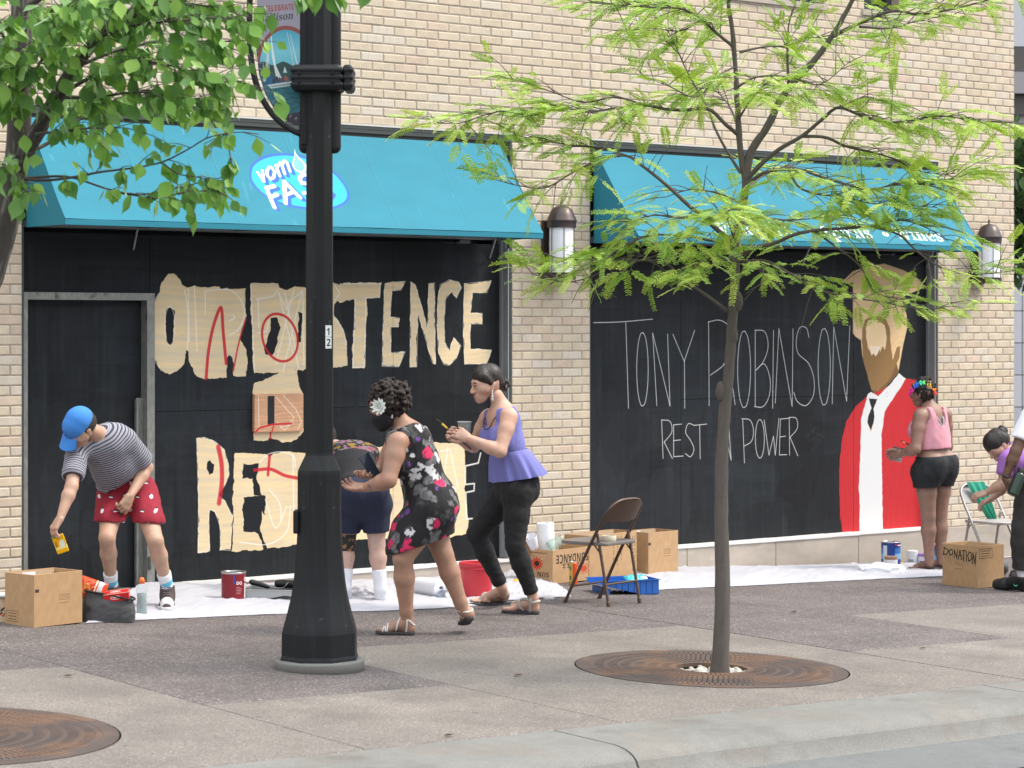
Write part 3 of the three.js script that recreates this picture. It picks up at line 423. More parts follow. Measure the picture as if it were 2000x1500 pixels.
// ================= awnings and wall lanterns =================
const AW = { yT: 3.222, zT: 0.03, yB: 2.525, zB: 0.545, lip: 0.04 };
const awN = V(0, AW.zB - AW.zT, AW.yT - AW.yB).normalize();
function onAwning(px, py) { const r = ray(px, py), P0 = V(0, AW.yT, AW.zT); return EYE.clone().addScaledVector(r, P0.clone().sub(EYE).dot(awN) / r.dot(awN)); }
const SL = Math.hypot(AW.yT - AW.yB, AW.zB - AW.zT);
const CLOTH = [40, 122, 142];
function awTex(x0, x1, draw) {
  return canvasTex(2048, 448, (g, W, H) => {
    const o = g.createImageData(W, H), q = o.data;
    for (let y = 0; y < H; y++) for (let x = 0; x < W; x++) { const k = 1 + 0.05 * nz(x * 0.5, y * 0.9, 2) + 0.05 * fbm(x * 0.006, y * 0.012, 4, 3) + 0.03 * nz(x * 0.02, y * 0.6, 8), i = (y * W + x) * 4; q[i] = CLOTH[0] * k; q[i + 1] = CLOTH[1] * k; q[i + 2] = CLOTH[2] * k; q[i + 3] = 255; }
    g.putImageData(o, 0, 0);
    const m = (px, py) => { const p = onAwning(px, py); return [(p.x - x0) / (x1 - x0) * W, (AW.yT - p.y) / (AW.yT - AW.yB) * H]; };
    for (let i = 1; i < 6; i++) { const x = W * i / 6; g.fillStyle = 'rgba(10,60,75,0.35)'; g.fillRect(x - 1, 0, 2, H); g.fillStyle = 'rgba(120,190,205,0.25)'; g.fillRect(x + 3, 0, 1.5, H); } reseed(x0 > 0 ? 5 : 6); for (let i = 0; i < 70; i++) { g.globalAlpha = rr(0.04, 0.14); g.fillStyle = rnd() < 0.6 ? '#3d6f78' : '#b9d6da'; const w = rr(2, 9); g.beginPath(); g.ellipse(rnd() * W, rnd() * H, w, w * rr(1, 7), rr(-0.2, 0.2), 0, 7); g.fill(); } g.globalAlpha = 1;
    draw(g, m, W, H);
  });
}
function awning(x0, x1, label, draw) {
  const a = thing('shop_awning', label, 'awning', [(x0 + x1) / 2, AW.yB, 0]), cx = (x0 + x1) / 2, w = x1 - x0, off = [-cx, -AW.yB, 0];
  const nx = 40, ny = 10, g = new THREE.PlaneGeometry(1, 1, nx, ny), p = g.attributes.position;
  for (let i = 0; i < p.count; i++) { const u = p.getX(i) + 0.5, v = p.getY(i) + 0.5, sag = -0.02 * Math.sin(Math.PI * v) * (0.6 + 0.4 * Math.sin(u * Math.PI * 8) ** 2) + 0.003 * nz(u * 12, v * 4); p.setXYZ(i, x0 + u * w, mix(AW.yB, AW.yT, v) + sag * awN.y, mix(AW.zB, AW.zT, v) + sag * awN.z); }
  g.computeVertexNormals();
  const mat = std([1, 1, 1], 0.85, { map: awTex(x0, x1, draw), side: THREE.DoubleSide });
  const plain = std(CLOTH.map(c => Math.pow(c / 255, 2.2)), 0.85, { side: THREE.DoubleSide });
  part('front_panel', g.translate(...off), mat, a);
  part('valance', box(w, AW.lip, 0.012, cx, AW.yB - AW.lip / 2 - 0.002, AW.zB - 0.007, 0.004).translate(...off), plain, a);
  for (const [x, s] of [[x0, 1], [x1, -1]]) { const sh = new THREE.Shape(); sh.moveTo(0, AW.yB - AW.lip); sh.lineTo(AW.zB - 0.008, AW.yB - AW.lip); sh.lineTo(AW.zB - 0.008, AW.yB); sh.lineTo(AW.zT, AW.yT - 0.01); sh.lineTo(0, AW.yT - 0.01); sh.closePath(); part('side_panel', new THREE.ExtrudeGeometry(sh, { depth: 0.006, bevelEnabled: false }).rotateY(-Math.PI / 2).translate(x + (s > 0 ? 0.006 : 0), 0, 0).translate(...off), plain, a); }
  const bars = [box(w - 0.03, 0.025, 0.025, cx, AW.yB - 0.02, AW.zB - 0.03), box(w - 0.03, 0.025, 0.025, cx, AW.yB - 0.02, 0.03)];
  for (let i = 0; i < 6; i++) { const x = x0 + 0.05 + (w - 0.1) * i / 5; bars.push(box(0.02, 0.02, AW.zB - 0.08, x, AW.yB - 0.02, AW.zB / 2 - 0.01)); if (i % 2) bars.push(bar([x, AW.yB - 0.03, 0.02], [x + 0.03, AW.yB - 0.17, -0.09], 0.008)); }
  part('awning_frame', merge(bars).translate(...off), M.metal, a);
  return a;
}
const round = (g, pts, w) => { g.lineWidth = w; g.lineCap = g.lineJoin = 'round'; g.beginPath(); pts.forEach((p, i) => i ? g.lineTo(...p) : g.moveTo(...p)); g.stroke(); };
awning(-4.15, -0.125, 'turquoise shop awning with an oval blue logo, above the door and left hoarding', (g, m) => {
  const Q = (x, y) => m(460 + x / 7.5, 270 + y / 7.5);
  const spline = (pts, closed) => new THREE.CatmullRomCurve3(pts.map(p => { const q = Q(...p); return V(q[0], q[1], 0); }), closed, 'centripetal').getPoints(60).map(q => [q.x, q.y]);
  const fill = (pts, s) => { g.fillStyle = s; g.beginPath(); pts.forEach((p, i) => i ? g.lineTo(...p) : g.moveTo(...p)); g.closePath(); g.fill(); };
  const oval = [[212, 480], [240, 380], [320, 300], [440, 240], [620, 208], [850, 215], [1080, 270], [1300, 370], [1480, 490], [1610, 640], [1678, 780], [1670, 890], [1600, 960], [1460, 1020], [1250, 1045], [1060, 1035], [880, 1005], [700, 960], [450, 840], [290, 690], [220, 580]];
  fill(spline(oval, true), '#3560b4'); const c = [940, 625]; fill(spline(oval.map(p => [c[0] + (p[0] - c[0]) * 0.955, c[1] + (p[1] - c[1]) * 0.92]), true), '#2ea8ca');
  const letters = [[[[340, 480], [430, 610], [410, 450]], 1], [[[545, 405], [590, 470], [575, 550], [530, 575], [480, 520], [475, 450], [510, 400], [545, 405]], 1], [[[605, 380], [665, 530]], 1], [[[620, 400], [665, 340], [690, 370], [735, 500]], 1], [[[690, 370], [730, 310], [765, 340], [812, 465]], 1],
    [[[470, 705], [580, 1000]], 1.35], [[[470, 705], [585, 675]], 1.35], [[[520, 845], [625, 800]], 1.35], [[[745, 935], [730, 610], [955, 855]], 1.35], [[[745, 810], [860, 770]], 1.2], [[[1090, 520], [990, 510], [950, 570], [980, 640], [1090, 650], [1170, 700], [1130, 790], [1010, 790]], 1.35], [[[1330, 560], [1240, 560], [1200, 620], [1240, 690], [1340, 710], [1400, 770], [1350, 840], [1240, 830]], 1.35]];
  for (const pass of [0, 1]) for (const [pts, k] of letters) for (let s = pass ? 0 : 1; s < (pass ? 1 : 5); s++) { g.strokeStyle = pass ? '#d8e6ea' : '#3560b4'; round(g, pts.map(p => Q(p[0] + (pass ? 0 : s * 13), p[1] + (pass ? 0 : s * 9))), (pass ? 13 : 14.5) * k); }
  fill(spline([[870, 150], [900, 220], [980, 300], [1050, 370], [1060, 440], [1000, 490], [910, 470], [845, 390], [850, 300], [872, 230]], true), '#c9eef4'); fill(spline([[885, 220], [930, 290], [1000, 350], [1020, 420], [970, 465], [900, 440], [865, 370], [872, 300]], true), '#6fcde2');
});
awning(0.835, 4.87, 'turquoise shop awning with white words along its foot, above the right hoarding', (g, m, W, H) => {
  const put = (str, ax, ay, bx, by, size) => { const a = m(ax, ay), b = m(bx, by); g.save(); g.translate(a[0], a[1]); g.rotate(Math.atan2(b[1] - a[1], b[0] - a[0])); g.font = `bold ${size}px serif`; const w = g.measureText(str).width, L = Math.hypot(b[0] - a[0], b[1] - a[1]); g.scale(L / w, 1); g.fillStyle = '#dfe9ec'; g.fillText(str, 0, 0); g.restore(); };
  put('Vinegars', 1408, 458, 1552, 460, 92); put('•', 1578, 460, 1596, 461, 80); put('Spirits', 1612, 464, 1708, 466, 92); put('•', 1728, 466, 1744, 467, 80); put('Wines', 1752, 466, 1846, 472, 92);
});
M.bronze = std([0.075, 0.058, 0.055], 0.38, { metalness: 0.55 });
function lantern(px, yTop, yBot, label, group) {
  const p = atZ(px, 500, 0.15), o = thing('wall_lantern', label, 'wall lamp', [p.x, atZ(px, yBot, 0.15).y, 0.15], group), H = atZ(px, yTop, 0.15).y - atZ(px, yBot, 0.15).y, R = 0.102;
  part('base', [cyl(R + 0.01, R + 0.012, 0.05, 24, 0, 0, 0), box(0.22, 0.05, 0.16, 0, 0.025, -0.075)], M.bronze, o);
  part('shade', new THREE.CylinderGeometry(R - 0.004, R - 0.004, H - 0.27, 32).translate(0, 0.05 + (H - 0.27) / 2, 0), phys([0.86, 0.87, 0.9], 0.25, { clearcoat: 0.4, clearcoatRoughness: 0.15 }), o, 'frosted white glass');
  const bars = []; for (let i = 0; i < 6; i++) { const a = i / 6 * 6.283 - 0.5; bars.push(cyl(0.003, 0.003, H - 0.22, 6, R * Math.sin(a), 0.05, R * Math.cos(a))); } part('frame', bars, M.bronze, o);
  const y = H - 0.22; part('dome', lathe([[R + 0.012, y], [R + 0.012, y + 0.045], [R + 0.02, y + 0.05], [R + 0.016, y + 0.06], [R * 0.98, y + 0.1], [R * 0.78, y + 0.145], [R * 0.45, y + 0.168], [0.012, y + 0.176], [0.012, y + 0.2], [0.006, y + 0.215], [0, y + 0.217]], 36), M.bronze, o);
  part('bracket', [box(0.13, 0.05, 0.07, 0, y + 0.03, -0.115), box(0.17, H - 0.16, 0.03, 0, (H - 0.16) / 2, -0.134)], M.bronze, o);
}
lantern(1097, 390, 545, 'bronze wall lantern with a frosted cylinder shade, on the brick pier between the awnings');
lantern(1932, 428, 553, 'bronze wall lantern with a frosted cylinder shade, on the far right end of the wall');
// ================= the lamp post, its banner, the far side of the corner =================
const POST = (() => { const r = ray(624, 1300); let d = 13.11; const p = EYE.clone().addScaledVector(ray(624, 640), d); p.y = gy(p.x, p.z); return p; })();
M.postPaint = phys([1, 1, 1], 0.5, { specularIntensity: 0.55, map: dataTex(256, 512, (u, v) => { const k = 1 + 0.35 * tileNoise(u, v, 7, 61), s = sstep(0.26, 0.42, tileNoise(u, v, 26, 63)) * 0.6, st = sstep(0.25, 0.5, nz(u * 40, v * 1.5, 4)) * 0.25; return [mix(0.006 * k, 0.07, s + st * 0.2), mix(0.0075 * k, 0.075, s + st * 0.2), mix(0.009 * k, 0.08, s + st * 0.2)]; }, [1, 1]) });
{
  const t = thing('lamp_post', 'black octagonal lamp post with a flared base on a round concrete foot', 'lamp post', POST.toArray()), turn = 0.12;
  const oct = pts => { const g = new THREE.LatheGeometry(pts.map(p => new THREE.Vector2(p[0] / 0.96, p[1])), 8, turn + Math.PI / 8).toNonIndexed(); g.computeVertexNormals(); return plankUV(g); };
  part('footing', lathe([[0, -0.05], [0.243, -0.05], [0.243, 0.042], [0.236, 0.052], [0.225, 0.055], [0, 0.056]], 48), M.curbStone, t);
  const smooth = pts => new THREE.SplineCurve(pts.map(p => new THREE.Vector2(...p))).getPoints(60).map(p => [p.x, p.y]);
  part('base', oct([[0.212, 0.056], [0.21, 0.068], [0.206, 0.08], [0.204, 0.195], ...smooth([[0.204, 0.2], [0.196, 0.235], [0.175, 0.31], [0.152, 0.41], [0.139, 0.5], [0.126, 0.64], [0.12, 0.8], [0.119, 1.0]]), [0.119, 1.055], [0.117, 1.075], [0.078, 1.155], [0.076, 1.17]]), M.postPaint, t);
  part('pole', oct([[0.0755, 1.16], [0.0665, 5.6]]), M.postPaint, t);
  const q = scr(1, 0, 0), put = (v, dn = 0) => V(0, 0, 0).addScaledVector(RIGHT, v).addScaledVector(FWD, -dn);
  const H = py => EYE.y + (HORIZON - py) / FOC * 13.11 - POST.y;
  for (const s of [-0.077, 0.08]) part('side_tube', new THREE.CapsuleGeometry(0.036, 2.4, 6, 20).translate(...put(s, -0.01).setY(H(300) + 0.036 + 1.2).toArray()), M.postPaint, t);
  const rot = new THREE.Quaternion().setFromAxisAngle(V(0, 1, 0), -YAW), yb = H(155), band = [];
  for (const dy of [-0.04, 0, 0.04]) band.push(new RoundedBoxGeometry(0.284, 0.028, 0.246, 4, 0.012).translate(-0.006, dy, 0)); band.push(new RoundedBoxGeometry(0.276, 0.142, 0.238, 4, 0.03).translate(-0.006, 0, 0));
  part('clamp', merge(band).applyQuaternion(rot).translate(0, yb, 0), M.postPaint, t); const end = []; for (const dy of [-0.04, 0, 0.04]) end.push(new RoundedBoxGeometry(0.058, 0.028, 0.226, 4, 0.012).translate(0.16, dy, 0)); end.push(new RoundedBoxGeometry(0.054, 0.142, 0.22, 4, 0.022).translate(0.159, 0, 0)); part('clamp_end', merge(end).applyQuaternion(rot).translate(0, yb, 0), M.postPaint, t);
  const bolts = []; for (const x of [-0.1, 0.08]) for (const dy of [-0.024, 0.024]) { const b = cyl(0.008, 0.008, 0.012, 8).rotateX(Math.PI / 2).translate(x, dy, 0.121).applyQuaternion(rot).translate(0, yb, 0); part('bolt', b, M.postPaint, t); }
  part('access_cover', new RoundedBoxGeometry(0.03, 0.125, 0.1, 2, 0.008).applyQuaternion(rot).translate(...put(-0.122, 0.02).setY(H(1018)).toArray()), M.postPaint, t);
  const nt = canvasTex(64, 192, (g, W, Hh) => { g.fillStyle = '#d9dcdc'; g.fillRect(0, 0, W, Hh); g.fillStyle = '#1a1c1e'; g.font = 'bold 84px sans-serif'; g.textAlign = 'center'; g.fillText('1', W / 2, 82); g.fillText('2', W / 2, 172); g.fillRect(0, 94, W, 3); });
  const ang = YAW * -1; const fa = (() => { let best = 0, bd = 9; for (let i = 0; i < 8; i++) { const a = turn + i * Math.PI / 4 + Math.PI / 4, n = V(Math.sin(a), 0, Math.cos(a)), w = n.dot(FWD) * -1, r = n.dot(RIGHT), sc = Math.abs(r - 0.52) + (w < 0 ? 9 : 0); if (sc < bd) { bd = sc; best = a; } } return best; })();
  part('number_plate', box(0.042, 0.125, 0.003, 0, 0, 0).applyQuaternion(new THREE.Quaternion().setFromAxisAngle(V(0, 1, 0), fa)).translate(Math.sin(fa) * 0.0735, H(658), Math.cos(fa) * 0.0735), std([1, 1, 1], 0.5, { map: nt }), t);
}
{
  // sailing banner in a curved tube frame, left of the post
  const D = 13.1, J = (x, y, n = 0) => atDepth(x, y, D - n), base = J(590, 262), t = thing('street_banner', 'sailing boat banner in a curved black tube frame on the lamp post', 'banner', base.toArray()), L = (x, y, n = 0) => J(x, y, n).sub(base);
  part('frame_tube', limb([L(590, 263), L(566, 252), L(540, 232), L(516, 200), L(498, 155), L(489, 100), L(487, 40), L(490, -40), L(500, -160)], 0.0165, 12), M.postPaint, t);
  part('bracket', [box(0.035, 0.12, 0.05, 0.012, 0.0, 0, 0.006), box(0.05, 0.03, 0.03, -0.02, 0.01, 0, 0.006)].map(g => g.applyQuaternion(new THREE.Quaternion().setFromAxisAngle(V(0, 1, 0), -YAW))), M.postPaint, t);
  const x0 = 488, x1 = 586, y0 = -160, y1 = 246, W = 784, Hh = 3248, tex = canvasTex(490, 2030, (g, Wd, Ht) => {
    const X = x => (x - x0) / (x1 - x0) * Wd, Y = y => (y - y0) / (y1 - y0) * Ht, s = Wd / (x1 - x0);
    g.fillStyle = '#8a8793'; g.fillRect(0, 0, Wd, Ht); const R = (a, b, c, d, f) => { g.fillStyle = f; g.fillRect(X(a), Y(b), X(c) - X(a), Y(d) - Y(b)); };
    g.fillStyle = '#2b2433'; g.beginPath(); g.moveTo(X(488), Y(80)); g.lineTo(X(505), Y(80)); g.lineTo(X(586), Y(215)); g.lineTo(X(586), Y(246)); g.lineTo(X(488), Y(246)); g.fill();
    const oval = (rx, ry) => { g.beginPath(); g.ellipse(X(563), Y(140), rx * s, ry * s, -0.1, 0, 7); };
    g.fillStyle = '#7a4038'; oval(62, 92); g.save(); g.beginPath(); g.rect(0, 0, Wd, Y(120)); g.clip(); oval(62, 90); g.fill(); g.restore();
    g.save(); oval(56, 82); g.clip(); const grd = g.createLinearGradient(0, Y(58), 0, Y(130)); grd.addColorStop(0, '#3f8fa6'); grd.addColorStop(0.6, '#6db3bf'); grd.addColorStop(1, '#5aa6b4'); g.fillStyle = grd; g.fillRect(0, 0, Wd, Ht);
    R(480, 128, 600, 172, '#2c4a4a'); g.fillStyle = '#24403c'; g.beginPath(); g.moveTo(X(505), Y(128)); for (let i = 0; i < 12; i++) g.lineTo(X(505 + i * 8), Y(124 - 4 * Math.sin(i * 1.3))); g.lineTo(X(600), Y(140)); g.lineTo(X(505), Y(140)); g.fill(); R(480, 150, 600, 170, '#1f4f68');
    R(480, 168, 600, 250, '#1d5a66'); for (let i = 0; i < 60; i++) { const y = 170 + (i * 37 % 60); g.fillStyle = i % 3 ? '#2f7d88' : '#123f4c'; g.globalAlpha = 0.6; g.beginPath(); g.ellipse(X(505 + (i * 53 % 84)), Y(y), 20 + i % 7 * 4, 5, 0.1, 0, 7); g.fill(); } g.globalAlpha = 1;
    const sail = (a, c, al = 0.85) => { g.globalAlpha = al; g.fillStyle = c; g.beginPath(); a.forEach((p, i) => i ? g.lineTo(X(p[0]), Y(p[1])) : g.moveTo(X(p[0]), Y(p[1]))); g.fill(); g.globalAlpha = 1; };
    sail([[526, 60], [524, 140], [518, 160], [515, 160]], '#b9c9cc', 0.75); sail([[528, 62], [539, 128], [550, 152], [541, 158], [531, 110]], '#d3d8d4'); sail([[560, 68], [570, 120], [578, 140], [574, 141]], '#d0c4bd', 0.7); sail([[566, 72], [577, 110], [585, 136], [582, 139]], '#bdd0d4', 0.7); sail([[556, 130], [553, 142], [561, 142]], '#c9d4d4'); sail([[514, 118], [520, 158], [514, 158]], '#c3d2d3', 0.7); sail([[583, 118], [585, 146], [580, 146]], '#c9d4d4');
    g.strokeStyle = '#d9dcd8'; g.lineWidth = 3; for (const [x, y0a, x1a, y1a] of [[528, 56, 541, 158], [523, 60, 527, 165], [561, 64, 577, 142], [567, 66, 585, 140]]) { g.beginPath(); g.moveTo(X(x), Y(y0a)); g.lineTo(X(x1a), Y(y1a)); g.stroke(); }
    sail([[522, 166], [580, 157], [574, 167], [530, 173]], '#c4ccc6', 0.9); sail([[526, 168], [576, 161], [572, 166], [532, 171]], '#6f8886', 0.8); for (const [x, c, y] of [[541, '#1d1d20', 148], [546, '#343a44', 150], [553, '#6e352c', 149], [558, '#8f5746', 147], [562, '#7a5a4c', 150], [535, '#2a2a30', 152]]) { g.fillStyle = c; g.beginPath(); g.ellipse(X(x), Y(y + 6), 2.4 * s, 5 * s, 0, 0, 7); g.fill(); } R(524, 148, 531, 165, '#23557f'); g.restore();
    const slant = (str, font, x, y, rot, sx, c) => { g.save(); g.translate(X(x), Y(y)); g.rotate(rot); g.transform(sx, 0, -0.22, 1, 0, 0); g.font = font; g.textAlign = 'right'; g.fillStyle = c; g.fillText(str, 0, 0); g.restore(); };
    g.save(); g.translate(X(575), Y(19)); g.rotate(-0.07); g.scale(0.66, 1); g.font = `bold ${16.5 * s}px sans-serif`; g.textAlign = 'right'; g.fillStyle = '#8c3a34'; g.fillText('CELEBRATE', 0, 0); g.restore(); slant('Madison', `bold ${19 * s}px serif`, 573, 37, -0.1, 0.88, '#2f3632');
    g.fillStyle = '#8d8798'; g.font = `${8.5 * s}px sans-serif`; g.textAlign = 'center'; const str = 'CELEBRATE SUMMER', c = new THREE.CatmullRomCurve3([[501, 90], [505, 118], [511, 146], [520, 172], [534, 198], [552, 218], [578, 232]].map(p => V(p[0], p[1], 0))); for (let i = 0; i < str.length; i++) { const u = i / (str.length - 1), p = c.getPointAt(u), d = c.getTangentAt(u); g.save(); g.translate(X(p.x), Y(p.y)); g.rotate(Math.atan2(d.y, d.x)); g.fillText(str[i], 0, 3 * s); g.restore(); }
  });
  const out = [[586, -160], [586, 246], [575, 244], [556, 234], [536, 214], [518, 184], [506, 146], [501, 100], [502, 40], [504, -160]], sh = new THREE.Shape(); const P2 = out.map(p => { const q = L(...p); return new THREE.Vector2(q.dot(RIGHT), q.y); }); sh.setFromPoints(P2);
  const g = new THREE.ExtrudeGeometry(sh, { depth: 0.003, bevelEnabled: false }), p = g.attributes.position, uv = g.attributes.uv, a = L(x0, y1), b = L(x1, y0), ax = a.dot(RIGHT), bx = b.dot(RIGHT); for (let i = 0; i < p.count; i++) uv.setXY(i, (p.getX(i) - ax) / (bx - ax), (p.getY(i) - a.y) / (b.y - a.y));
  g.applyQuaternion(new THREE.Quaternion().setFromAxisAngle(V(0, 1, 0), -YAW)); part('banner_panel', g, std([1, 1, 1], 0.6, { map: tex }), t);
}
{
  // beyond the corner: a pale stone building and a street tree
  const D = 34, t = thing('stone_building', 'pale stone clad building beyond the right corner, mostly hidden', 'building', atDepth(2010, 980, D).toArray()), o = t.position.clone(), pale = [std([0.5, 0.52, 0.55], 0.85), std([0.46, 0.48, 0.52], 0.85), std([0.53, 0.54, 0.57], 0.85)], dk = std([0.08, 0.075, 0.07], 0.5), md = std([0.3, 0.3, 0.31], 0.8);
  const rot = new THREE.Quaternion().setFromAxisAngle(V(0, 1, 0), -YAW + 0.12), lx = px => (px - 2010) / FOC * D, ly = py => atDepth(2010, py, D).y - o.y, add = (n, g, m) => part(n, g.applyQuaternion(rot), m, t);
  const ys = [[1000, 919], [919, 857], [857, 795], [795, 732.5], [732.5, 670], [670, 607.5], [607.5, 560]]; reseed(3);
  for (const [a, b] of ys) for (const [x0, x1] of [[1900, 1994.5], [1994.5, 2070], [2070, 2160]]) add('stone_panel', box(lx(x1) - lx(x0) - 0.012, ly(b) - ly(a) - 0.012, 0.08, (lx(x0) + lx(x1)) / 2, (ly(a) + ly(b)) / 2, 0, 0.004), pick(pale));
  add('wall', box(lx(2160) - lx(1900), ly(-260) - ly(1000), 6, lx(2030), (ly(-260) + ly(1000)) / 2, -3.03), md);
  for (const [a, b, m, n] of [[560, 500, pale[1], 'fascia'], [225, 185, dk, 'window_band'], [185, 142, md, 'ledge'], [142, 92, dk, 'window_band'], [92, -60, pale[0], 'parapet'], [500, 240, dk, 'window_band']]) add(n, box(lx(2160) - lx(1900), ly(b) - ly(a) - 0.01, n === 'ledge' ? 0.3 : 0.06, lx(2030), (ly(a) + ly(b)) / 2, 0), m);
}
// ================= trees and their grates =================
M.bark = std([1, 1, 1], 0.92, { map: dataTex(512, 512, (u, v) => { const r = nz(u * 26, v * 60, 3) * 0.5 + nz(u * 60, v * 20, 8) * 0.3, li = sstep(0.22, 0.4, tileNoise(u, v, 9, 71)), k = 1 + 0.45 * r + 0.4 * tileNoise(u, v, 4, 72); return [mix(0.11 * k, 0.23, li * 0.4), mix(0.094 * k, 0.222, li * 0.4), mix(0.083 * k, 0.2, li * 0.4)]; }, [12, 2]), bumpScale: 0.004 }); M.bark.bumpMap = M.bark.map;
M.barkDark = std([1, 1, 1], 0.92, { map: dataTex(512, 512, (u, v) => { const r = nz(u * 18, v * 50, 3) * 0.5 + nz(u * 60, v * 120, 8) * 0.3, li = sstep(0.02, 0.28, tileNoise(u, v, 6, 75) + 0.25 * tileNoise(u, v, 22, 76)), k = 1 + 0.7 * r; return [mix(0.055 * k, 0.26, li * 0.7), mix(0.047 * k, 0.24, li * 0.7), mix(0.04 * k, 0.21, li * 0.7)]; }, [3, 2]) });
function leafMat(c) { return phys(c, 0.75, { transmission: 0.42, thickness: 0, side: THREE.DoubleSide, vertexColors: false }); }
function frond(pairs, len, droop, s0) {                                           // one feathery compound leaf, growing along +x, leaflets to both sides
  reseed(s0); const v = [], uvA = [];
  const at = t => V(len * t * Math.cos(droop * t * 0.5), -len * t * Math.sin(droop * t * 0.55), 0);
  const tri = (a, b, c) => { for (const p of [a, b, c]) { v.push(p.x, p.y, p.z); uvA.push(0, 0); } };
  for (let i = 0; i < pairs; i++) { const t = 0.16 + 0.84 * i / (pairs - 1), p = at(t), k = (0.55 + 0.45 * Math.sin(Math.PI * (0.2 + 0.72 * t))); for (const s of [-1, 1]) { const l = 0.03 * k * rr(0.85, 1.15), w = 0.0066 * k * rr(0.9, 1.1), d = V(0.5 + rr(-0.15, 0.15), rr(-0.4, 0.05), s).normalize(), q = V(d.z * s, 0, -d.x * s).normalize(), e = p.clone().addScaledVector(d, l), m = p.clone().addScaledVector(d, l * 0.5).add(V(0, 0.002, 0)), a = m.clone().addScaledVector(q, w).add(V(0, -0.0035, 0)), b = m.clone().addScaledVector(q, -w).add(V(0, -0.0035, 0)); tri(p, a, m); tri(m, a, e); tri(p, m, b); tri(m, e, b); } }
  for (let i = 0; i < 4; i++) { const a = at(i / 4), b = at((i + 1) / 4), w = V(0, 0, 0.0016); tri(a.clone().sub(w), b.clone().sub(w), b.clone().add(w)); tri(a.clone().sub(w), b.clone().add(w), a.clone().add(w)); }
  const g = new THREE.BufferGeometry(); g.setAttribute('position', new THREE.BufferAttribute(new Float32Array(v), 3)); g.setAttribute('uv', new THREE.BufferAttribute(new Float32Array(uvA), 2)); g.computeVertexNormals(); return g;
}
function broadLeaf(L, W, fold, curl, s0) {                                        // ovate leaf with a drawn-out tip, hanging along -y
  reseed(s0); const n = 8, v = [], u = [], ix = []; const prof = [0.0, 0.42, 0.78, 0.98, 0.98, 0.78, 0.42, 0.14, 0];
  for (let i = 0; i <= n; i++) { const t = i / n, w = W / 2 * prof[i], y = -L * t, z = curl * t * t; v.push(-w, y, z + fold * w, 0, y, z, w, y, z + fold * w); u.push(0, t, 0.5, t, 1, t); }
  for (let i = 0; i < n; i++) { const a = i * 3; ix.push(a, a + 3, a + 1, a + 1, a + 3, a + 4, a + 1, a + 4, a + 2, a + 2, a + 4, a + 5); }
  const st = [-0.0012, 0.03, 0, 0.0012, 0.03, 0, 0.0012, 0, 0.0003, -0.0012, 0, 0.0003], o = v.length / 3; v.push(...st); u.push(...new Array(8).fill(0)); ix.push(o, o + 2, o + 1, o, o + 3, o + 2);
  const g = new THREE.BufferGeometry(); g.setAttribute('position', new THREE.BufferAttribute(new Float32Array(v), 3)); g.setAttribute('uv', new THREE.BufferAttribute(new Float32Array(u), 2)); g.setIndex(ix); g.computeVertexNormals(); return g;
}
function hang(tree, list, geos, mats, partName, stuffName, tones) {               // list of { m: Matrix4, g, t, size }: the 300 largest as parts, the rest joined
  list.sort((a, b) => b.size - a.size);
  const P = V(), Q = new THREE.Quaternion(), S = V();
  for (const l of list.slice(0, 300)) { const m = part(partName, geos[l.g], mats[l.t], tree); l.m.decompose(P, Q, S); m.position.copy(P); m.quaternion.copy(Q); m.scale.copy(S); }
  const rest = list.slice(300), crown = new THREE.Group(); if (!rest.length) return;
  const baked = rest.map(l => { const g = geos[l.g].clone().applyMatrix4(l.m), c = tones[l.t], n = g.attributes.position.count, a = new Float32Array(n * 3); for (let i = 0; i < n; i++) { a[3 * i] = c[0]; a[3 * i + 1] = c[1]; a[3 * i + 2] = c[2]; } g.setAttribute('color', new THREE.BufferAttribute(a, 3)); return g; });
  const mm = phys([1, 1, 1], 0.75, { transmission: 0.42, thickness: 0, side: THREE.DoubleSide, vertexColors: true }), mesh = part(stuffName, merge(baked), mm, tree); mesh.userData.kind = 'stuff';
}
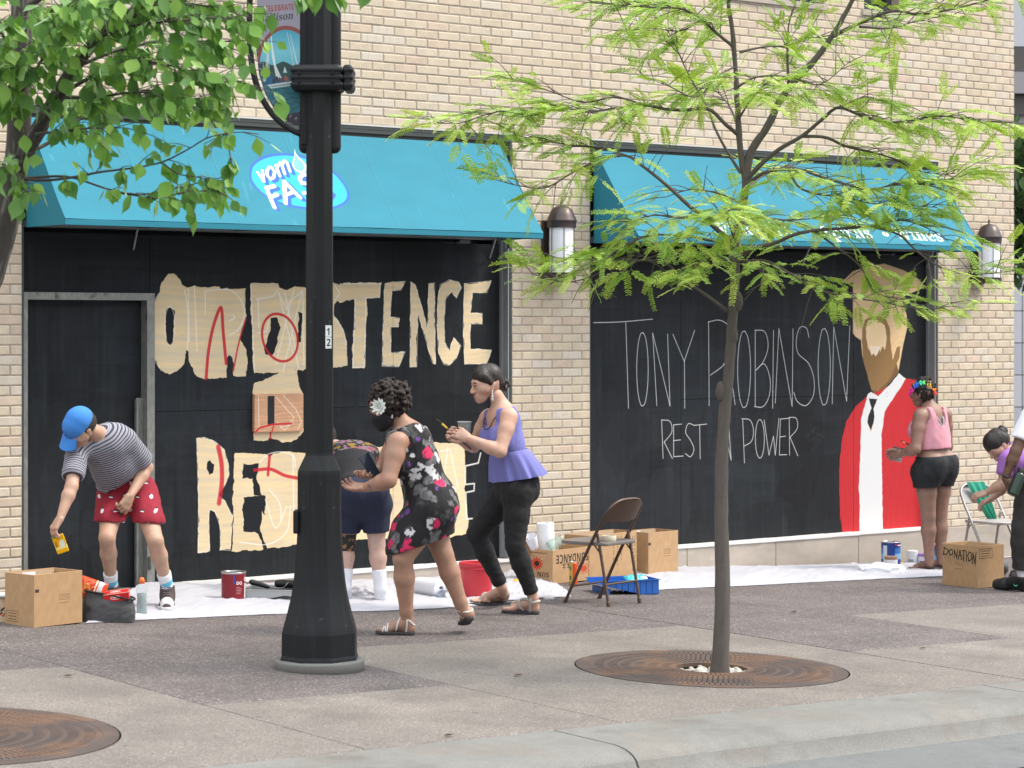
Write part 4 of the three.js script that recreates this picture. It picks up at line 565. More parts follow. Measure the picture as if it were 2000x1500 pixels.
function grate(c, label) {
  const t = thing('tree_grate', label, 'tree grate', [c[0], gy(c[0], c[1]), c[1]]), R = 0.762, r0 = 0.2, tilt = g => { const p = g.attributes.position; for (let i = 0; i < p.count; i++) p.setY(i, p.getY(i) + gy(c[0] + p.getX(i), c[1] + p.getZ(i)) - gy(c[0], c[1])); return g; };
  const rust = std([1, 1, 1], 0.9, { map: dataTex(1024, 1024, (u, v) => { const x = (u - 0.5) * 1.6, y = (v - 0.5) * 1.6, d = Math.hypot(x, y), n = fbm(x * 6, y * 6, 3, 4), f = nz(x * 60, y * 60, 5), o = sstep(0.0, 0.3, fbm(x * 3 + 4, y * 3, 9, 3) + 0.35 * sstep(0.5, 0.2, d)), k = 1 + 0.5 * n + 0.2 * f; return [mix(0.07, 0.125, o) * k, mix(0.05, 0.069, o) * k, mix(0.044, 0.042, o) * k]; }, [1, 1]), bumpScale: 0.001 });
  for (let h = 0; h < 2; h++) {                                                    // two cast halves
    const s = new THREE.Shape(), a0 = h * Math.PI + 0.004, a1 = (h + 1) * Math.PI - 0.004; s.absarc(0, 0, R, a0, a1, false); s.absarc(0, 0, r0, a1, a0, true);
    for (const [ra, rb, n] of [[0.235, 0.285, 30], [0.31, 0.36, 36], [0.385, 0.435, 44], [0.46, 0.51, 52], [0.535, 0.585, 60], [0.61, 0.66, 66]]) for (let i = 0; i < n; i++) { const a = a0 + 0.03 + (a1 - a0 - 0.06) * (i + 0.5) / n, w = 0.004, p = new THREE.Path(), cx = Math.cos(a), sy = Math.sin(a); const pt = (r, k) => [cx * r - sy * k, sy * r + cx * k]; p.moveTo(...pt(ra, -w)); p.lineTo(...pt(ra, w)); p.lineTo(...pt(rb, w)); p.lineTo(...pt(rb, -w)); p.closePath(); s.holes.push(p); }
    const g = new THREE.ExtrudeGeometry(s, { depth: 0.022, bevelEnabled: false, curveSegments: 40 }).rotateX(-Math.PI / 2).translate(0, -0.02, 0); tilt(g);
    const p = g.attributes.position, uv = g.attributes.uv; for (let i = 0; i < p.count; i++) uv.setXY(i, p.getX(i) / 1.6 + 0.5, p.getZ(i) / 1.6 + 0.5);
    const half = part('grate_half', g, rust, t); const rings = []; for (const r of [0.297, 0.372, 0.447, 0.522, 0.597, 0.69]) { const tg = new THREE.TorusGeometry(r, 0.004, 5, 60, Math.PI - 0.02).rotateX(-Math.PI / 2).rotateY(h * Math.PI).scale(1, 0.6, 1).translate(0, 0.0015, 0); rings.push(tilt(tg)); } part('raised_ring', merge(rings), rust, half).userData.kind = 'stuff';
  }
  part('soil', tilt(new THREE.CircleGeometry(0.79, 40).rotateX(-Math.PI / 2).translate(0, -0.055, 0)), std([0.05, 0.04, 0.032], 1), t);
  reseed(Math.round(c[0] * 100 + 5000)); const st = []; for (let i = 0; i < 130; i++) { const a = rnd() * 6.283, d = 0.195 * Math.sqrt(rnd()), k = rr(0.012, 0.024); const g = new THREE.IcosahedronGeometry(k, 1), p = g.attributes.position; for (let q = 0; q < p.count; q++) { const f = 1 + 0.35 * nz(p.getX(q) * 60 + i, p.getY(q) * 60, p.getZ(q) * 60); p.setXYZ(q, p.getX(q) * f, p.getY(q) * f * 0.7, p.getZ(q) * f); } g.computeVertexNormals(); const kk = rr(0.3, 0.6), n = p.count, cc = new Float32Array(n * 3); for (let q = 0; q < n; q++) { cc[3 * q] = kk; cc[3 * q + 1] = kk * 0.96; cc[3 * q + 2] = kk * 0.88; } g.setAttribute('color', new THREE.BufferAttribute(cc, 3)); st.push(g.translate(Math.cos(a) * d, -0.038 + 0.02 * rnd(), Math.sin(a) * d)); }
  part('gravel', merge(st), std([1, 1, 1], 0.9, { vertexColors: true }), t).userData.kind = 'stuff';
}
grate(GRATES[0], 'round rusty tree grate around the slender trunk in the middle of the pavement'); grate(GRATES[1], 'round rusty tree grate at the lower left corner of the pavement');
function growTree(o) {
  const t = thing(o.name, o.label, 'tree', o.base.toArray()), b = o.base, rel = p => p.clone().sub(b);
  const trunkG = o.trunk.map(([pts, r]) => limb(pts.map(p => rel(o.J(...p))), r, 18)); for (const [x, y, n, r] of o.knots ?? []) trunkG.push(new THREE.IcosahedronGeometry(r, 3).scale(1, 1.9, 0.9).translate(...rel(o.J(x, y, n * 0.35)).toArray())); for (const g of trunkG) { const p = g.attributes.position, nn = g.attributes.normal; for (let i = 0; i < p.count; i++) { const x = p.getX(i), y = p.getY(i), z = p.getZ(i), k = 0.0045 * nz(x * 30, y * 14, z * 30) + 0.0025 * nz(x * 75, y * 50, z * 75); p.setXYZ(i, x + nn.getX(i) * k, y + nn.getY(i) * k, z + nn.getZ(i) * k); } } part('trunk', trunkG, o.bark, t);
  const twigs = [], leaves = []; reseed(o.seed);
  for (const [pts, r0, dens, n0 = 0.3, spread = 1] of o.branches) {
    const P = pts.map(p => rel(o.J(...p))); const c = new THREE.CatmullRomCurve3(P, false, 'centripetal'), Lc = c.getLength();
    part('branch', limb(P, s => mix(r0 * (o.thin ?? 1), 0.002, Math.pow(s, 0.8)), 7), o.bark, t);
    const n = Math.round(Lc / o.step * dens); for (let i = 0; i < n; i++) { const u = n0 + (1 - n0) * (i + rnd()) / n; o.sprig(c.getPointAt(Math.min(1, u)), c.getTangentAt(Math.min(1, u)), leaves, twigs, spread, u); }
  }
  if (twigs.length) part('twigs', merge(twigs), o.bark, t).userData.kind = 'stuff';
  for (const l of leaves) { const p = V().setFromMatrixPosition(l.m).add(b), d = p.sub(EYE); l.size = l.s / d.dot(FWD); const Z = d.dot(FWD), px = 1000 + FOC * d.dot(RIGHT) / Z, py = HORIZON - FOC * d.y / Z; if (px < -20 || px > 2020 || py < -20) l.size *= 0.01; l.gone = o.gaps && o.gaps.some(q => Math.hypot((px - q[0]) / q[2], (py - q[1]) / q[3]) < 1); }
  hang(t, leaves.filter(l => !l.gone), o.geos, o.mats, o.leafName, 'foliage', o.tones);
  return t;
}
{
  // ---- the young honey locust
  const D = 13.46, J = (x, y, n = 0) => atDepth(x, y, D - n), base = onGround(1405, 1313), tones = [[0.36, 0.55, 0.045], [0.43, 0.6, 0.06], [0.28, 0.48, 0.04], [0.5, 0.63, 0.085]];
  const geos = [frond(11, 0.15, 0.3, 1), frond(12, 0.17, 0.45, 2), frond(10, 0.13, 0.15, 3), frond(12, 0.17, 0.6, 4)];
  const Y = V(0, 1, 0);
  const addLeaf = (p, d, leaves) => { const x = d.clone().normalize(), up = Y.clone().addScaledVector(V(rr(-1, 1), rr(-1, 1), rr(-1, 1)), 0.55), z = x.clone().cross(up).normalize(), y = z.clone().cross(x), s = rr(0.68, 1.15); leaves.push({ m: new THREE.Matrix4().makeBasis(x, y, z).scale(V(s, s, s)).setPosition(p), g: Math.floor(rnd() * 4), t: Math.floor(rnd() * 4), s }); };
  const sprig = (p, tan, leaves, twigs, spread, u) => {
    const out = V(rr(-1, 1), rr(-0.35, 0.45), rr(-1, 1)).addScaledVector(tan, 0.7).normalize(), L = rr(0.06, 0.26) * spread, e = p.clone().addScaledVector(out, L).add(V(0, -0.04 * L, 0));
    if (L > 0.1) twigs.push(limb([p, lerp(p, e, 0.5).add(V(0, 0.012, 0)), e], [0.003, 0.0022, 0.0014], 5));
    const n = 2 + Math.floor(rnd() * 3); for (let k = 0; k < n; k++) { const q = lerp(p, e, 0.45 + 0.55 * (k + 1) / n), a = (k % 2 ? 1 : -1) * rr(0.3, 1.2), d = out.clone().applyAxisAngle(Y, a).add(V(0, rr(-0.3, 0.12), 0)); addLeaf(q, d, leaves); }
  };
  growTree({
    name: 'honey_locust', label: 'slender young tree with feathery yellow green leaves in the middle of the pavement', base, J, bark: M.bark, seed: 5, thin: 0.78, gaps: [[1550, 650, 90, 60], [1500, 575, 60, 30], [1180, 590, 120, 45], [1095, 445, 42, 62], [1330, 330, 90, 40], [1620, 320, 60, 14], [1300, 600, 120, 40], [1240, 265, 60, 22], [1760, 470, 90, 24]], step: 0.05, sprig, geos, tones, mats: tones.map(c => leafMat(c)), leafName: 'leaf',
    trunk: [[[[1405, 1325], [1407, 1290], [1411, 1180], [1409, 1000], [1412, 850], [1424, 720], [1432, 600], [1437, 520], [1434, 470], [1451, 400], [1457, 350], [1450, 320], [1444, 270], [1440, 200], [1436, 122], [1430, 60], [1420, -20], [1416, -160]], t => mix(0.047, 0.019, Math.min(1, t * 1.5)) + 0.014 * Math.exp(-t * 45) - (t > 0.67 ? (t - 0.67) * 0.035 : 0)], [[[1457, 345], [1466, 297], [1496, 252], [1520, 203], [1541, 171], [1566, 143], [1590, 119], [1625, 70], [1660, 10], [1690, -60, 0.1]], [0.024, 0.021, 0.019, 0.014, 0.009]]], knots: [[1408, 764, 0.04, 0.03], [1433, 655, 0.03, 0.026], [1441, 588, 0.02, 0.03], [1406, 905, 0.04, 0.02], [1433, 476, 0.01, 0.034], [1412, 1080, 0.04, 0.018]],
    branches: [
      [[[1625, 72], [1668, 50, 0.1], [1748, 21, 0.2], [1790, 28, 0.25], [1850, 20, 0.3], [1930, 0, 0.3], [1990, -20, 0.3]], 0.016, 1.7, 0.15], [[[1680, 52, 0.1], [1740, 55, 0], [1800, 38, -0.1], [1860, 30, -0.1]], 0.011, 1.5, 0.1], [[[1541, 168], [1538, 115, 0.05], [1541, 45, 0.1], [1559, -10, 0.1]], 0.013, 1.1, 0.2],
      [[[1457, 352], [1489, 318, 0.05], [1524, 290, 0.1], [1566, 266, 0.15], [1608, 231, 0.2], [1636, 210, 0.25], [1678, 224, 0.25], [1720, 238, 0.3], [1772, 236, 0.3], [1832, 227, 0.3], [1877, 231, 0.3], [1965, 241, 0.35]], 0.02, 1.6, 0.42], [[[1636, 210, 0.25], [1690, 190, 0.1], [1730, 200, 0]], 0.008, 1.3, 0.1],
      [[[1566, 266, 0.15], [1615, 269, 0.1], [1650, 285, 0.05], [1702, 297, 0], [1748, 311, -0.1], [1790, 332, -0.1], [1850, 340, -0.15], [1905, 330, -0.15]], 0.014, 1.7, 0.2], [[[1455, 362], [1496, 336, 0.15], [1527, 331, 0.2], [1566, 332, 0.3], [1597, 343, 0.35], [1650, 359, 0.4], [1702, 369, 0.45], [1755, 359, 0.45], [1825, 359, 0.5], [1874, 346, 0.5]], 0.016, 1.6, 0.3],
      [[[1540, 332, 0.25], [1560, 365, 0.3], [1590, 378, 0.3], [1650, 385, 0.35], [1700, 397, 0.35], [1760, 400, 0.4], [1830, 405, 0.4]], 0.009, 1.6, 0.15],
      [[[1440, 262], [1415, 241, 0.1], [1384, 213, 0.15], [1335, 215, 0.2], [1300, 213, 0.25], [1262, 206, 0.3], [1210, 210, 0.3], [1150, 218, 0.35], [1087, 210, 0.35], [1038, 226, 0.4], [982, 217, 0.4], [940, 227, 0.4], [895, 241, 0.4], [846, 238, 0.4]], 0.016, 1.5, 0.28], [[[1262, 206, 0.3], [1200, 190, 0.2], [1140, 200, 0.15], [1080, 180, 0.1], [1020, 160, 0.1], [985, 152, 0.1]], 0.008, 1.1, 0.1],
      [[[1445, 336], [1415, 287, -0.05], [1394, 245, -0.1], [1384, 215, -0.15], [1342, 140, -0.25], [1310, 70, -0.3], [1290, 40, -0.3]], 0.013, 1.0, 0.4], [[[1431, 90], [1394, 60, 0.1], [1370, 38, 0.15], [1335, 18, 0.2], [1280, 15, 0.3], [1220, 10, 0.3], [1150, 5, 0.3]], 0.013, 2.4, 0.1],
      [[[1370, 38, -0.1], [1330, 60, -0.2], [1270, 55, -0.3], [1220, 60, -0.3]], 0.008, 1.6, 0.1], [[[1447, 101], [1496, 91, -0.1], [1538, 89, -0.15], [1580, 73, -0.2], [1640, 80, -0.3]], 0.01, 1.2, 0.15], [[[1440, 170], [1480, 150, 0.2], [1540, 150, 0.3], [1600, 165, 0.35], [1660, 120, 0.4]], 0.009, 1.5, 0.2], [[[1436, 130], [1400, 150, 0.2], [1360, 190, 0.3], [1310, 170, 0.4], [1260, 150, 0.4]], 0.008, 1.1, 0.15],
      [[[1434, 474], [1400, 448, 0.1], [1370, 420, 0.2], [1346, 402, 0.25], [1300, 360, 0.3], [1252, 322, 0.35], [1224, 304, 0.4], [1182, 308, 0.4], [1157, 318, 0.4], [1115, 339, 0.4], [1063, 367, 0.4], [1010, 362, 0.4], [965, 350, 0.4]], 0.02, 0.95, 0.42], [[[1224, 304, 0.4], [1180, 290, 0.3], [1130, 285, 0.3], [1060, 275, 0.3], [1000, 262, 0.3]], 0.008, 1.6, 0.05],
      [[[1370, 422, 0.2], [1320, 425, 0.3], [1280, 420, 0.35], [1220, 435, 0.4]], 0.012, 1.8, 0.05], [[[1434, 478], [1390, 470, 0.15], [1330, 460, 0.3], [1260, 462, 0.4], [1180, 500, 0.45], [1120, 508, 0.5], [1070, 500, 0.5]], 0.014, 1.05, 0.15], [[[1330, 460, 0.3], [1280, 500, 0.25], [1220, 510, 0.25], [1150, 500, 0.3], [1100, 510, 0.3]], 0.008, 1.1, 0.1],
      [[[1420, 607], [1384, 580, 0.1], [1335, 545, 0.2], [1300, 514, 0.25], [1245, 509, 0.3], [1196, 521, 0.35], [1150, 542, 0.35], [1105, 551, 0.35], [1040, 535, 0.35]], 0.014, 0.9, 0.45], [[[1437, 520], [1400, 500, 0.25], [1360, 520, 0.4], [1340, 540, 0.45]], 0.009, 1.5, 0.1], [[[1437, 500], [1480, 520, 0.3], [1500, 535, 0.4], [1490, 560, 0.45]], 0.009, 1.3, 0.15],
      [[[1443, 506], [1468, 486, 0.1], [1510, 476, 0.2], [1552, 458, 0.3], [1587, 451, 0.35], [1650, 446, 0.35], [1702, 444, 0.4], [1755, 458, 0.4], [1790, 490, 0.4], [1842, 524, 0.4], [1912, 535, 0.4], [1985, 528, 0.4]], 0.019, 1.05, 0.25], [[[1590, 451, 0.35], [1630, 480, 0.3], [1680, 520, 0.25], [1708, 570, 0.25], [1760, 585, 0.2]], 0.009, 1.1, 0.3],
      [[[1447, 512], [1496, 510, 0.15], [1538, 531, 0.25], [1580, 558, 0.35], [1615, 570, 0.4], [1664, 582, 0.45], [1720, 589, 0.45], [1772, 600, 0.45], [1825, 603, 0.45], [1860, 590, 0.45]], 0.012, 0.8, 0.2], [[[1702, 444, 0.4], [1760, 430, 0.3], [1810, 445, 0.3], [1850, 470, 0.3]], 0.008, 1.6, 0.1], [[[1440, 440], [1480, 425, -0.2], [1540, 430, -0.35], [1600, 425, -0.45], [1660, 420, -0.5]], 0.012, 1.5, 0.2], [[[1450, 400], [1410, 380, -0.2], [1350, 370, -0.35], [1300, 385, -0.45]], 0.01, 0.6, 0.3],
      [[[1453, 380], [1480, 350, -0.4], [1520, 330, -0.8], [1560, 320, -1.1]], 0.012, 1.2, 0.4], [[[1444, 250], [1420, 200, -0.5], [1390, 170, -0.9]], 0.012, 1.2, 0.4], [[[1444, 230], [1470, 190, 0.5], [1500, 160, 0.9]], 0.01, 1.0, 0.5], [[[1436, 470], [1420, 430, 0.5], [1400, 410, 0.9]], 0.012, 1.4, 0.5], [[[1438, 470], [1460, 450, -0.5], [1500, 440, -1]], 0.012, 1.2, 0.4], [[[1424, 0], [1380, -60, 0.4], [1320, -90, 0.6]], 0.012, 1.6, 0.2], [[[1424, 0], [1480, -60, -0.2], [1560, -110, 0.1]], 0.012, 1.6, 0.2], [[[1690, -60, 0.1], [1780, -90, 0.2], [1880, -80, 0.3]], 0.012, 1.4, 0.2],
    ],
  });
}
{
  // ---- the broad-leaved tree at the left edge
  const D = 10.75, J = (x, y, n = 0) => atDepth(x, y, D - n), base = V(-7.0, gy(-7, 4.82), 4.82), tones = [[0.15, 0.34, 0.04], [0.2, 0.42, 0.05], [0.1, 0.25, 0.04], [0.27, 0.48, 0.07], [0.13, 0.3, 0.05]];
  const geos = [broadLeaf(0.1, 0.066, 0.25, 0.012, 1), broadLeaf(0.085, 0.058, 0.45, -0.01, 2), broadLeaf(0.11, 0.068, 0.1, 0.02, 3), broadLeaf(0.075, 0.046, 0.6, 0.008, 4)];
  const one = (p, d, leaves, k = 1) => { const y = d.clone().negate().normalize(), f = scr(rr(-0.8, 0.8), rr(-0.3, 0.6), rr(-0.2, 1.2)), x = y.clone().cross(f).normalize(), z = x.clone().cross(y), s = rr(0.55, 1.08) * k; leaves.push({ m: new THREE.Matrix4().makeBasis(x, y, z).scale(V(s, s, s)).setPosition(p), g: Math.floor(rnd() * 4), t: Math.floor(rnd() * 5), s }); };
  const sprig = (p, tan, leaves, twigs, spread) => { const out = V(rr(-1, 1), rr(-0.7, 0.35), rr(-1, 1)).addScaledVector(tan, 0.9).normalize(), L = rr(0.05, 0.2) * spread, e = p.clone().addScaledVector(out, L); twigs.push(limb([p, lerp(p, e, 0.6).add(V(0, 0.006, 0)), e], [0.0025, 0.0015], 5)); const n = 2 + Math.floor(rnd() * 3); for (let k = 0; k < n; k++) one(lerp(p, e, (k + 1) / n), V(rr(-0.7, 0.7), -1, rr(-0.7, 0.7)).addScaledVector(out, rr(0.2, 0.9)), leaves); };
  growTree({
    name: 'street_tree', label: 'broad leaved green tree with a dark trunk at the upper left, nearest the road', base, J, bark: M.barkDark, seed: 31, step: 0.05, sprig, geos, tones, mats: tones.map(c => leafMat(c)), leafName: 'leaf',
    trunk: [[[[-112, 1450], [-112, 1200], [-108, 950], [-88, 740], [-50, 600], [-22, 530], [2, 455], [20, 380], [33, 310], [38, 230], [40, 120], [42, 20], [44, -120]], [0.12, 0.095, 0.09, 0.088, 0.085, 0.082, 0.076, 0.066, 0.055, 0.05, 0.045, 0.04]], [[[26, 352], [45, 305, 0.03], [70, 262, 0.06], [98, 212, 0.1], [140, 140, 0.15], [165, 105, 0.2], [215, 48, 0.25], [280, 12, 0.3], [360, -20, 0.35]], [0.042, 0.037, 0.032, 0.026, 0.02, 0.012]]],
    branches: [
      [[[40, 350], [93, 352, 0.1], [150, 345, 0.15], [196, 336, 0.2], [260, 328, 0.25], [315, 317, 0.25], [370, 290, 0.3], [406, 269, 0.3], [470, 258, 0.3], [505, 262, 0.3]], 0.008, 0.55, 0.2, 0.9], [[[50, 348], [130, 345, 0], [217, 371, 0.1], [308, 387, 0.15], [357, 376, 0.15], [420, 372, 0.2]], 0.007, 0.75, 0.4, 0.9], [[[217, 371, 0.1], [259, 381, 0], [350, 367, 0], [402, 353, 0], [445, 345, 0]], 0.005, 0.75, 0.3, 0.8], [[[315, 317, 0.25], [350, 340, 0.3], [400, 350, 0.3], [430, 380, 0.3]], 0.004, 1.0, 0.4, 0.8], [[[440, 258, 0.3], [448, 295, 0.3], [455, 330, 0.3]], 0.003, 0.9, 0.3, 0.6],
      [[[45, 300], [90, 282, -0.1], [150, 238, -0.15], [196, 203, -0.2], [260, 195, -0.2], [330, 200, -0.2], [390, 210, -0.2]], 0.011, 1.7, 0.2, 1.2], [[[120, 170, 0.1], [210, 58, 0.3], [273, 28, 0.35], [315, 7, 0.4], [390, 10, 0.4], [455, 22, 0.4]], 0.014, 2.5, 0.25, 1.2], [[[110, 190, 0.1], [180, 150, 0.3], [260, 120, 0.4], [340, 130, 0.45], [410, 150, 0.45], [470, 160, 0.45]], 0.012, 2.3, 0.2, 1.3], [[[150, 130, 0.15], [240, 95, 0.1], [330, 80, 0], [400, 80, 0], [455, 80, 0]], 0.01, 2.5, 0.15, 1.3],
      [[[110, 190, 0.1], [190, 190, 0.3], [270, 180, 0.4], [350, 190, 0.4], [410, 200, 0.4]], 0.01, 1.8, 0.15, 1.1], [[[70, 262, 0.1], [130, 255, 0.3], [190, 250, 0.4], [250, 250, 0.4]], 0.008, 1.2, 0.2, 1], [[[38, 230], [10, 170, 0.3], [-30, 110, 0.5]], 0.012, 3, 0.2, 1.4], [[[39, 180], [80, 120, 0.4], [110, 60, 0.6], [140, 0, 0.7]], 0.012, 3, 0.2, 1.4], [[[40, 120], [0, 60, 0.4], [-40, 0, 0.5]], 0.012, 3, 0.2, 1.4], [[[42, 60], [100, 20, 0.3], [180, -10, 0.5], [260, -30, 0.5]], 0.01, 3, 0.15, 1.4], [[[36, 300], [0, 330, 0.4], [-30, 345, 0.5]], 0.007, 1.3, 0.1, 1], [[[30, 320], [40, 365, 0.3], [60, 380, 0.4]], 0.005, 1.3, 0.3, 0.8], [[[200, 70, 0.3], [260, 50, 0.4], [360, 40, 0.5], [430, 35, 0.5], [470, 40, 0.5]], 0.009, 1.9, 0.15, 1.2], [[[42, 100], [70, 60, -0.4], [120, 30, -0.8], [200, 20, -1]], 0.012, 1.4, 0.3, 1.3], [[[520, -70, 0.4], [560, -50, 0.5], [600, -22, 0.5], [655, -12, 0.5], [690, -22, 0.5]], 0.006, 1.1, 0.1, 0.9], [[[42, 20], [180, -60, 0.3], [360, -90, 0.4], [540, -80, 0.4]], 0.016, 1.0, 0.3, 1.2],
    ],
  });
}
{
  // ---- the tree beyond the corner
  const D = 27, J = (x, y, n = 0) => atDepth(x, y, D - n), b = onGround(2030, 1020); b.copy(J(2034, 1010)); const t = thing('street_tree', 'dark green tree beyond the right end of the brick wall', 'tree', b.toArray()), rel = p => p.clone().sub(b);
  part('trunk', limb([rel(J(2034, 1015)), rel(J(2032, 700)), rel(J(2030, 420)), rel(J(2032, 260))], [0.12, 0.1, 0.08, 0.04], 10), M.barkDark, t); reseed(77);
  const lg = broadLeaf(0.17, 0.1, 0.3, 0.01, 9), tn = [[0.04, 0.1, 0.02], [0.055, 0.13, 0.028], [0.03, 0.08, 0.02]], baked = [];
  for (let i = 0; i < 1300; i++) { const a = rnd() * 6.283, e = Math.acos(rr(-1, 1)), k = Math.pow(rnd(), 0.4), cl = nz(Math.cos(a) * 3, Math.sin(a) * 3, e * 2); const p = rel(J(2032, 385)).add(V(Math.cos(a) * Math.sin(e) * 0.62 * k * (1 + 0.4 * cl), Math.cos(e) * 1.05 * k, Math.sin(a) * Math.sin(e) * 0.62 * k)); const g = lg.clone().applyQuaternion(new THREE.Quaternion().setFromEuler(new THREE.Euler(rr(-0.9, 0.9), rr(0, 6.3), rr(-0.9, 0.9)))).translate(p.x, p.y, p.z), n = g.attributes.position.count, c = pick(tn), A = new Float32Array(n * 3); for (let q = 0; q < n; q++) A.set(c, q * 3); g.setAttribute('color', new THREE.BufferAttribute(A, 3)); baked.push(g); }
  part('crown', merge(baked), phys([1, 1, 1], 0.8, { transmission: 0.3, thickness: 0, side: THREE.DoubleSide, vertexColors: true }), t);
}
// a flat paint brush: handle, ferrule, bristles; p is the grip, d points to the bristles
function brush(p, d, len, label, wide = 0.02) {
  const t = thing('paint_brush', label, 'paint brush', p.toArray()), q = new THREE.Quaternion().setFromUnitVectors(V(0, 1, 0), d.clone().normalize()), L = len;
  const put = (n, g, m) => part(n, g.applyQuaternion(q), m, t);
  put('handle', lathe([[0, -0.55 * L], [0.004, -0.53 * L], [0.0055, -0.2 * L], [0.007, 0.05 * L], [0.005, 0.14 * L], [0, 0.15 * L]], 10), std([0.05, 0.018, 0.014], 0.35));
  put('ferrule', new THREE.CylinderGeometry(wide * 0.5, 0.006, 0.17 * L, 12).scale(1, 1, 0.5).translate(0, 0.21 * L, 0), std([0.75, 0.45, 0.08], 0.3, { metalness: 0.8 }));
  const b = new THREE.CylinderGeometry(wide * 0.3, wide * 0.5, 0.16 * L, 12).scale(1, 1, 0.5).translate(0, 0.37 * L, 0); put('bristles', b, std([0.03, 0.025, 0.02], 0.9));
  return t;
}
// ================= people: distance fields meshed into one skin =================
function surfaceNets(field, lo, hi, cell) {                                       // field(x, y, z) < 0 inside
  const nx = Math.ceil((hi.x - lo.x) / cell) + 2, ny = Math.ceil((hi.y - lo.y) / cell) + 2, nzz = Math.ceil((hi.z - lo.z) / cell) + 2, F = new Float32Array(nx * ny * nzz), B = 4, R = cell * (B - 1) * 0.87;
  const at = (i, j, k) => i + nx * (j + ny * k);
  for (let k = 0; k < nzz; k += B) for (let j = 0; j < ny; j += B) for (let i = 0; i < nx; i += B) {
    const ie = Math.min(nx, i + B), je = Math.min(ny, j + B), ke = Math.min(nzz, k + B), c = field(lo.x + cell * (i + 1.5), lo.y + cell * (j + 1.5), lo.z + cell * (k + 1.5));
    const far = Math.abs(c) > R * 1.8 + 0.012;
    for (let z = k; z < ke; z++) for (let y = j; y < je; y++) for (let x = i; x < ie; x++) F[at(x, y, z)] = far ? c : field(lo.x + cell * x, lo.y + cell * y, lo.z + cell * z);
  }
  const idx = new Int32Array(nx * ny * nzz).fill(-1), pos = [], tri = [];
  const E = [[0, 1], [0, 2], [0, 4], [1, 3], [1, 5], [2, 3], [2, 6], [3, 7], [4, 5], [4, 6], [5, 7], [6, 7]], v = new Float32Array(8);
  for (let k = 0; k < nzz - 1; k++) for (let j = 0; j < ny - 1; j++) for (let i = 0; i < nx - 1; i++) {
    let m = 0; for (let c = 0; c < 8; c++) { v[c] = F[at(i + (c & 1), j + ((c >> 1) & 1), k + (c >> 2))]; if (v[c] < 0) m |= 1 << c; }
    if (m === 0 || m === 255) continue;
    let sx = 0, sy = 0, sz = 0, n = 0;
    for (const [a, b] of E) { if ((v[a] < 0) === (v[b] < 0)) continue; const t = v[a] / (v[a] - v[b]); sx += (a & 1) + t * ((b & 1) - (a & 1)); sy += ((a >> 1) & 1) + t * (((b >> 1) & 1) - ((a >> 1) & 1)); sz += (a >> 2) + t * ((b >> 2) - (a >> 2)); n++; }
    idx[at(i, j, k)] = pos.length / 3; pos.push(lo.x + cell * (i + sx / n), lo.y + cell * (j + sy / n), lo.z + cell * (k + sz / n));
  }
  const quad = (a, b, c, d, f) => f ? tri.push(a, b, c, a, c, d) : tri.push(a, c, b, a, d, c);
  for (let k = 1; k < nzz - 1; k++) for (let j = 1; j < ny - 1; j++) for (let i = 1; i < nx - 1; i++) {
    const s = F[at(i, j, k)] < 0;
    if (s !== F[at(i + 1, j, k)] < 0) quad(idx[at(i, j - 1, k - 1)], idx[at(i, j, k - 1)], idx[at(i, j, k)], idx[at(i, j - 1, k)], s);
    if (s !== F[at(i, j + 1, k)] < 0) quad(idx[at(i - 1, j, k - 1)], idx[at(i - 1, j, k)], idx[at(i, j, k)], idx[at(i, j, k - 1)], s);
    if (s !== F[at(i, j, k + 1)] < 0) quad(idx[at(i - 1, j - 1, k)], idx[at(i, j - 1, k)], idx[at(i, j, k)], idx[at(i - 1, j, k)], s);
  }
  const g = new THREE.BufferGeometry(); g.setAttribute('position', new THREE.BufferAttribute(new Float32Array(pos), 3)); g.setIndex(tri); g.computeVertexNormals(); return g;
}
// a bone: [from, to, radius, radius, { k: blend, flat: [axis, factor] }]
function fieldOf(bones, K = 0.02) {
  const n = bones.length, D = bones.map(b => { const [A, C, ra, rb, o = {}] = b, d = C.clone().sub(A), L2 = Math.max(d.lengthSq(), 1e-8), fl = o.flat; return [A.x, A.y, A.z, d.x, d.y, d.z, L2, ra, rb, o.k ?? K, fl ? fl[0].x : 0, fl ? fl[0].y : 0, fl ? fl[0].z : 0, fl ? 1 / fl[1] - 1 : 0]; });
  return (x, y, z) => {
    let r = 1e3;
    for (let i = 0; i < n; i++) {
      const b = D[i]; let px = x - b[0], py = y - b[1], pz = z - b[2];
      let t = (px * b[3] + py * b[4] + pz * b[5]) / b[6]; t = t < 0 ? 0 : t > 1 ? 1 : t;
      px -= b[3] * t; py -= b[4] * t; pz -= b[5] * t;
      if (b[13]) { const q = (px * b[10] + py * b[11] + pz * b[12]) * b[13]; px += b[10] * q; py += b[11] * q; pz += b[12] * q; }
      const d = Math.sqrt(px * px + py * py + pz * pz) - (b[7] + (b[8] - b[7]) * t), k = b[9], h = k - Math.abs(r - d);
      r = (d < r ? d : r) - (h > 0 ? h * h / (4 * k) : 0);
    }
    return r;
  };
}
function boundsOf(bones, pad) { const b = new THREE.Box3(); for (const [A, C, ra, rb] of bones) { b.expandByPoint(A.clone().addScalar(ra)); b.expandByPoint(A.clone().addScalar(-ra)); b.expandByPoint(C.clone().addScalar(rb)); b.expandByPoint(C.clone().addScalar(-rb)); } return b.expandByScalar(pad); }
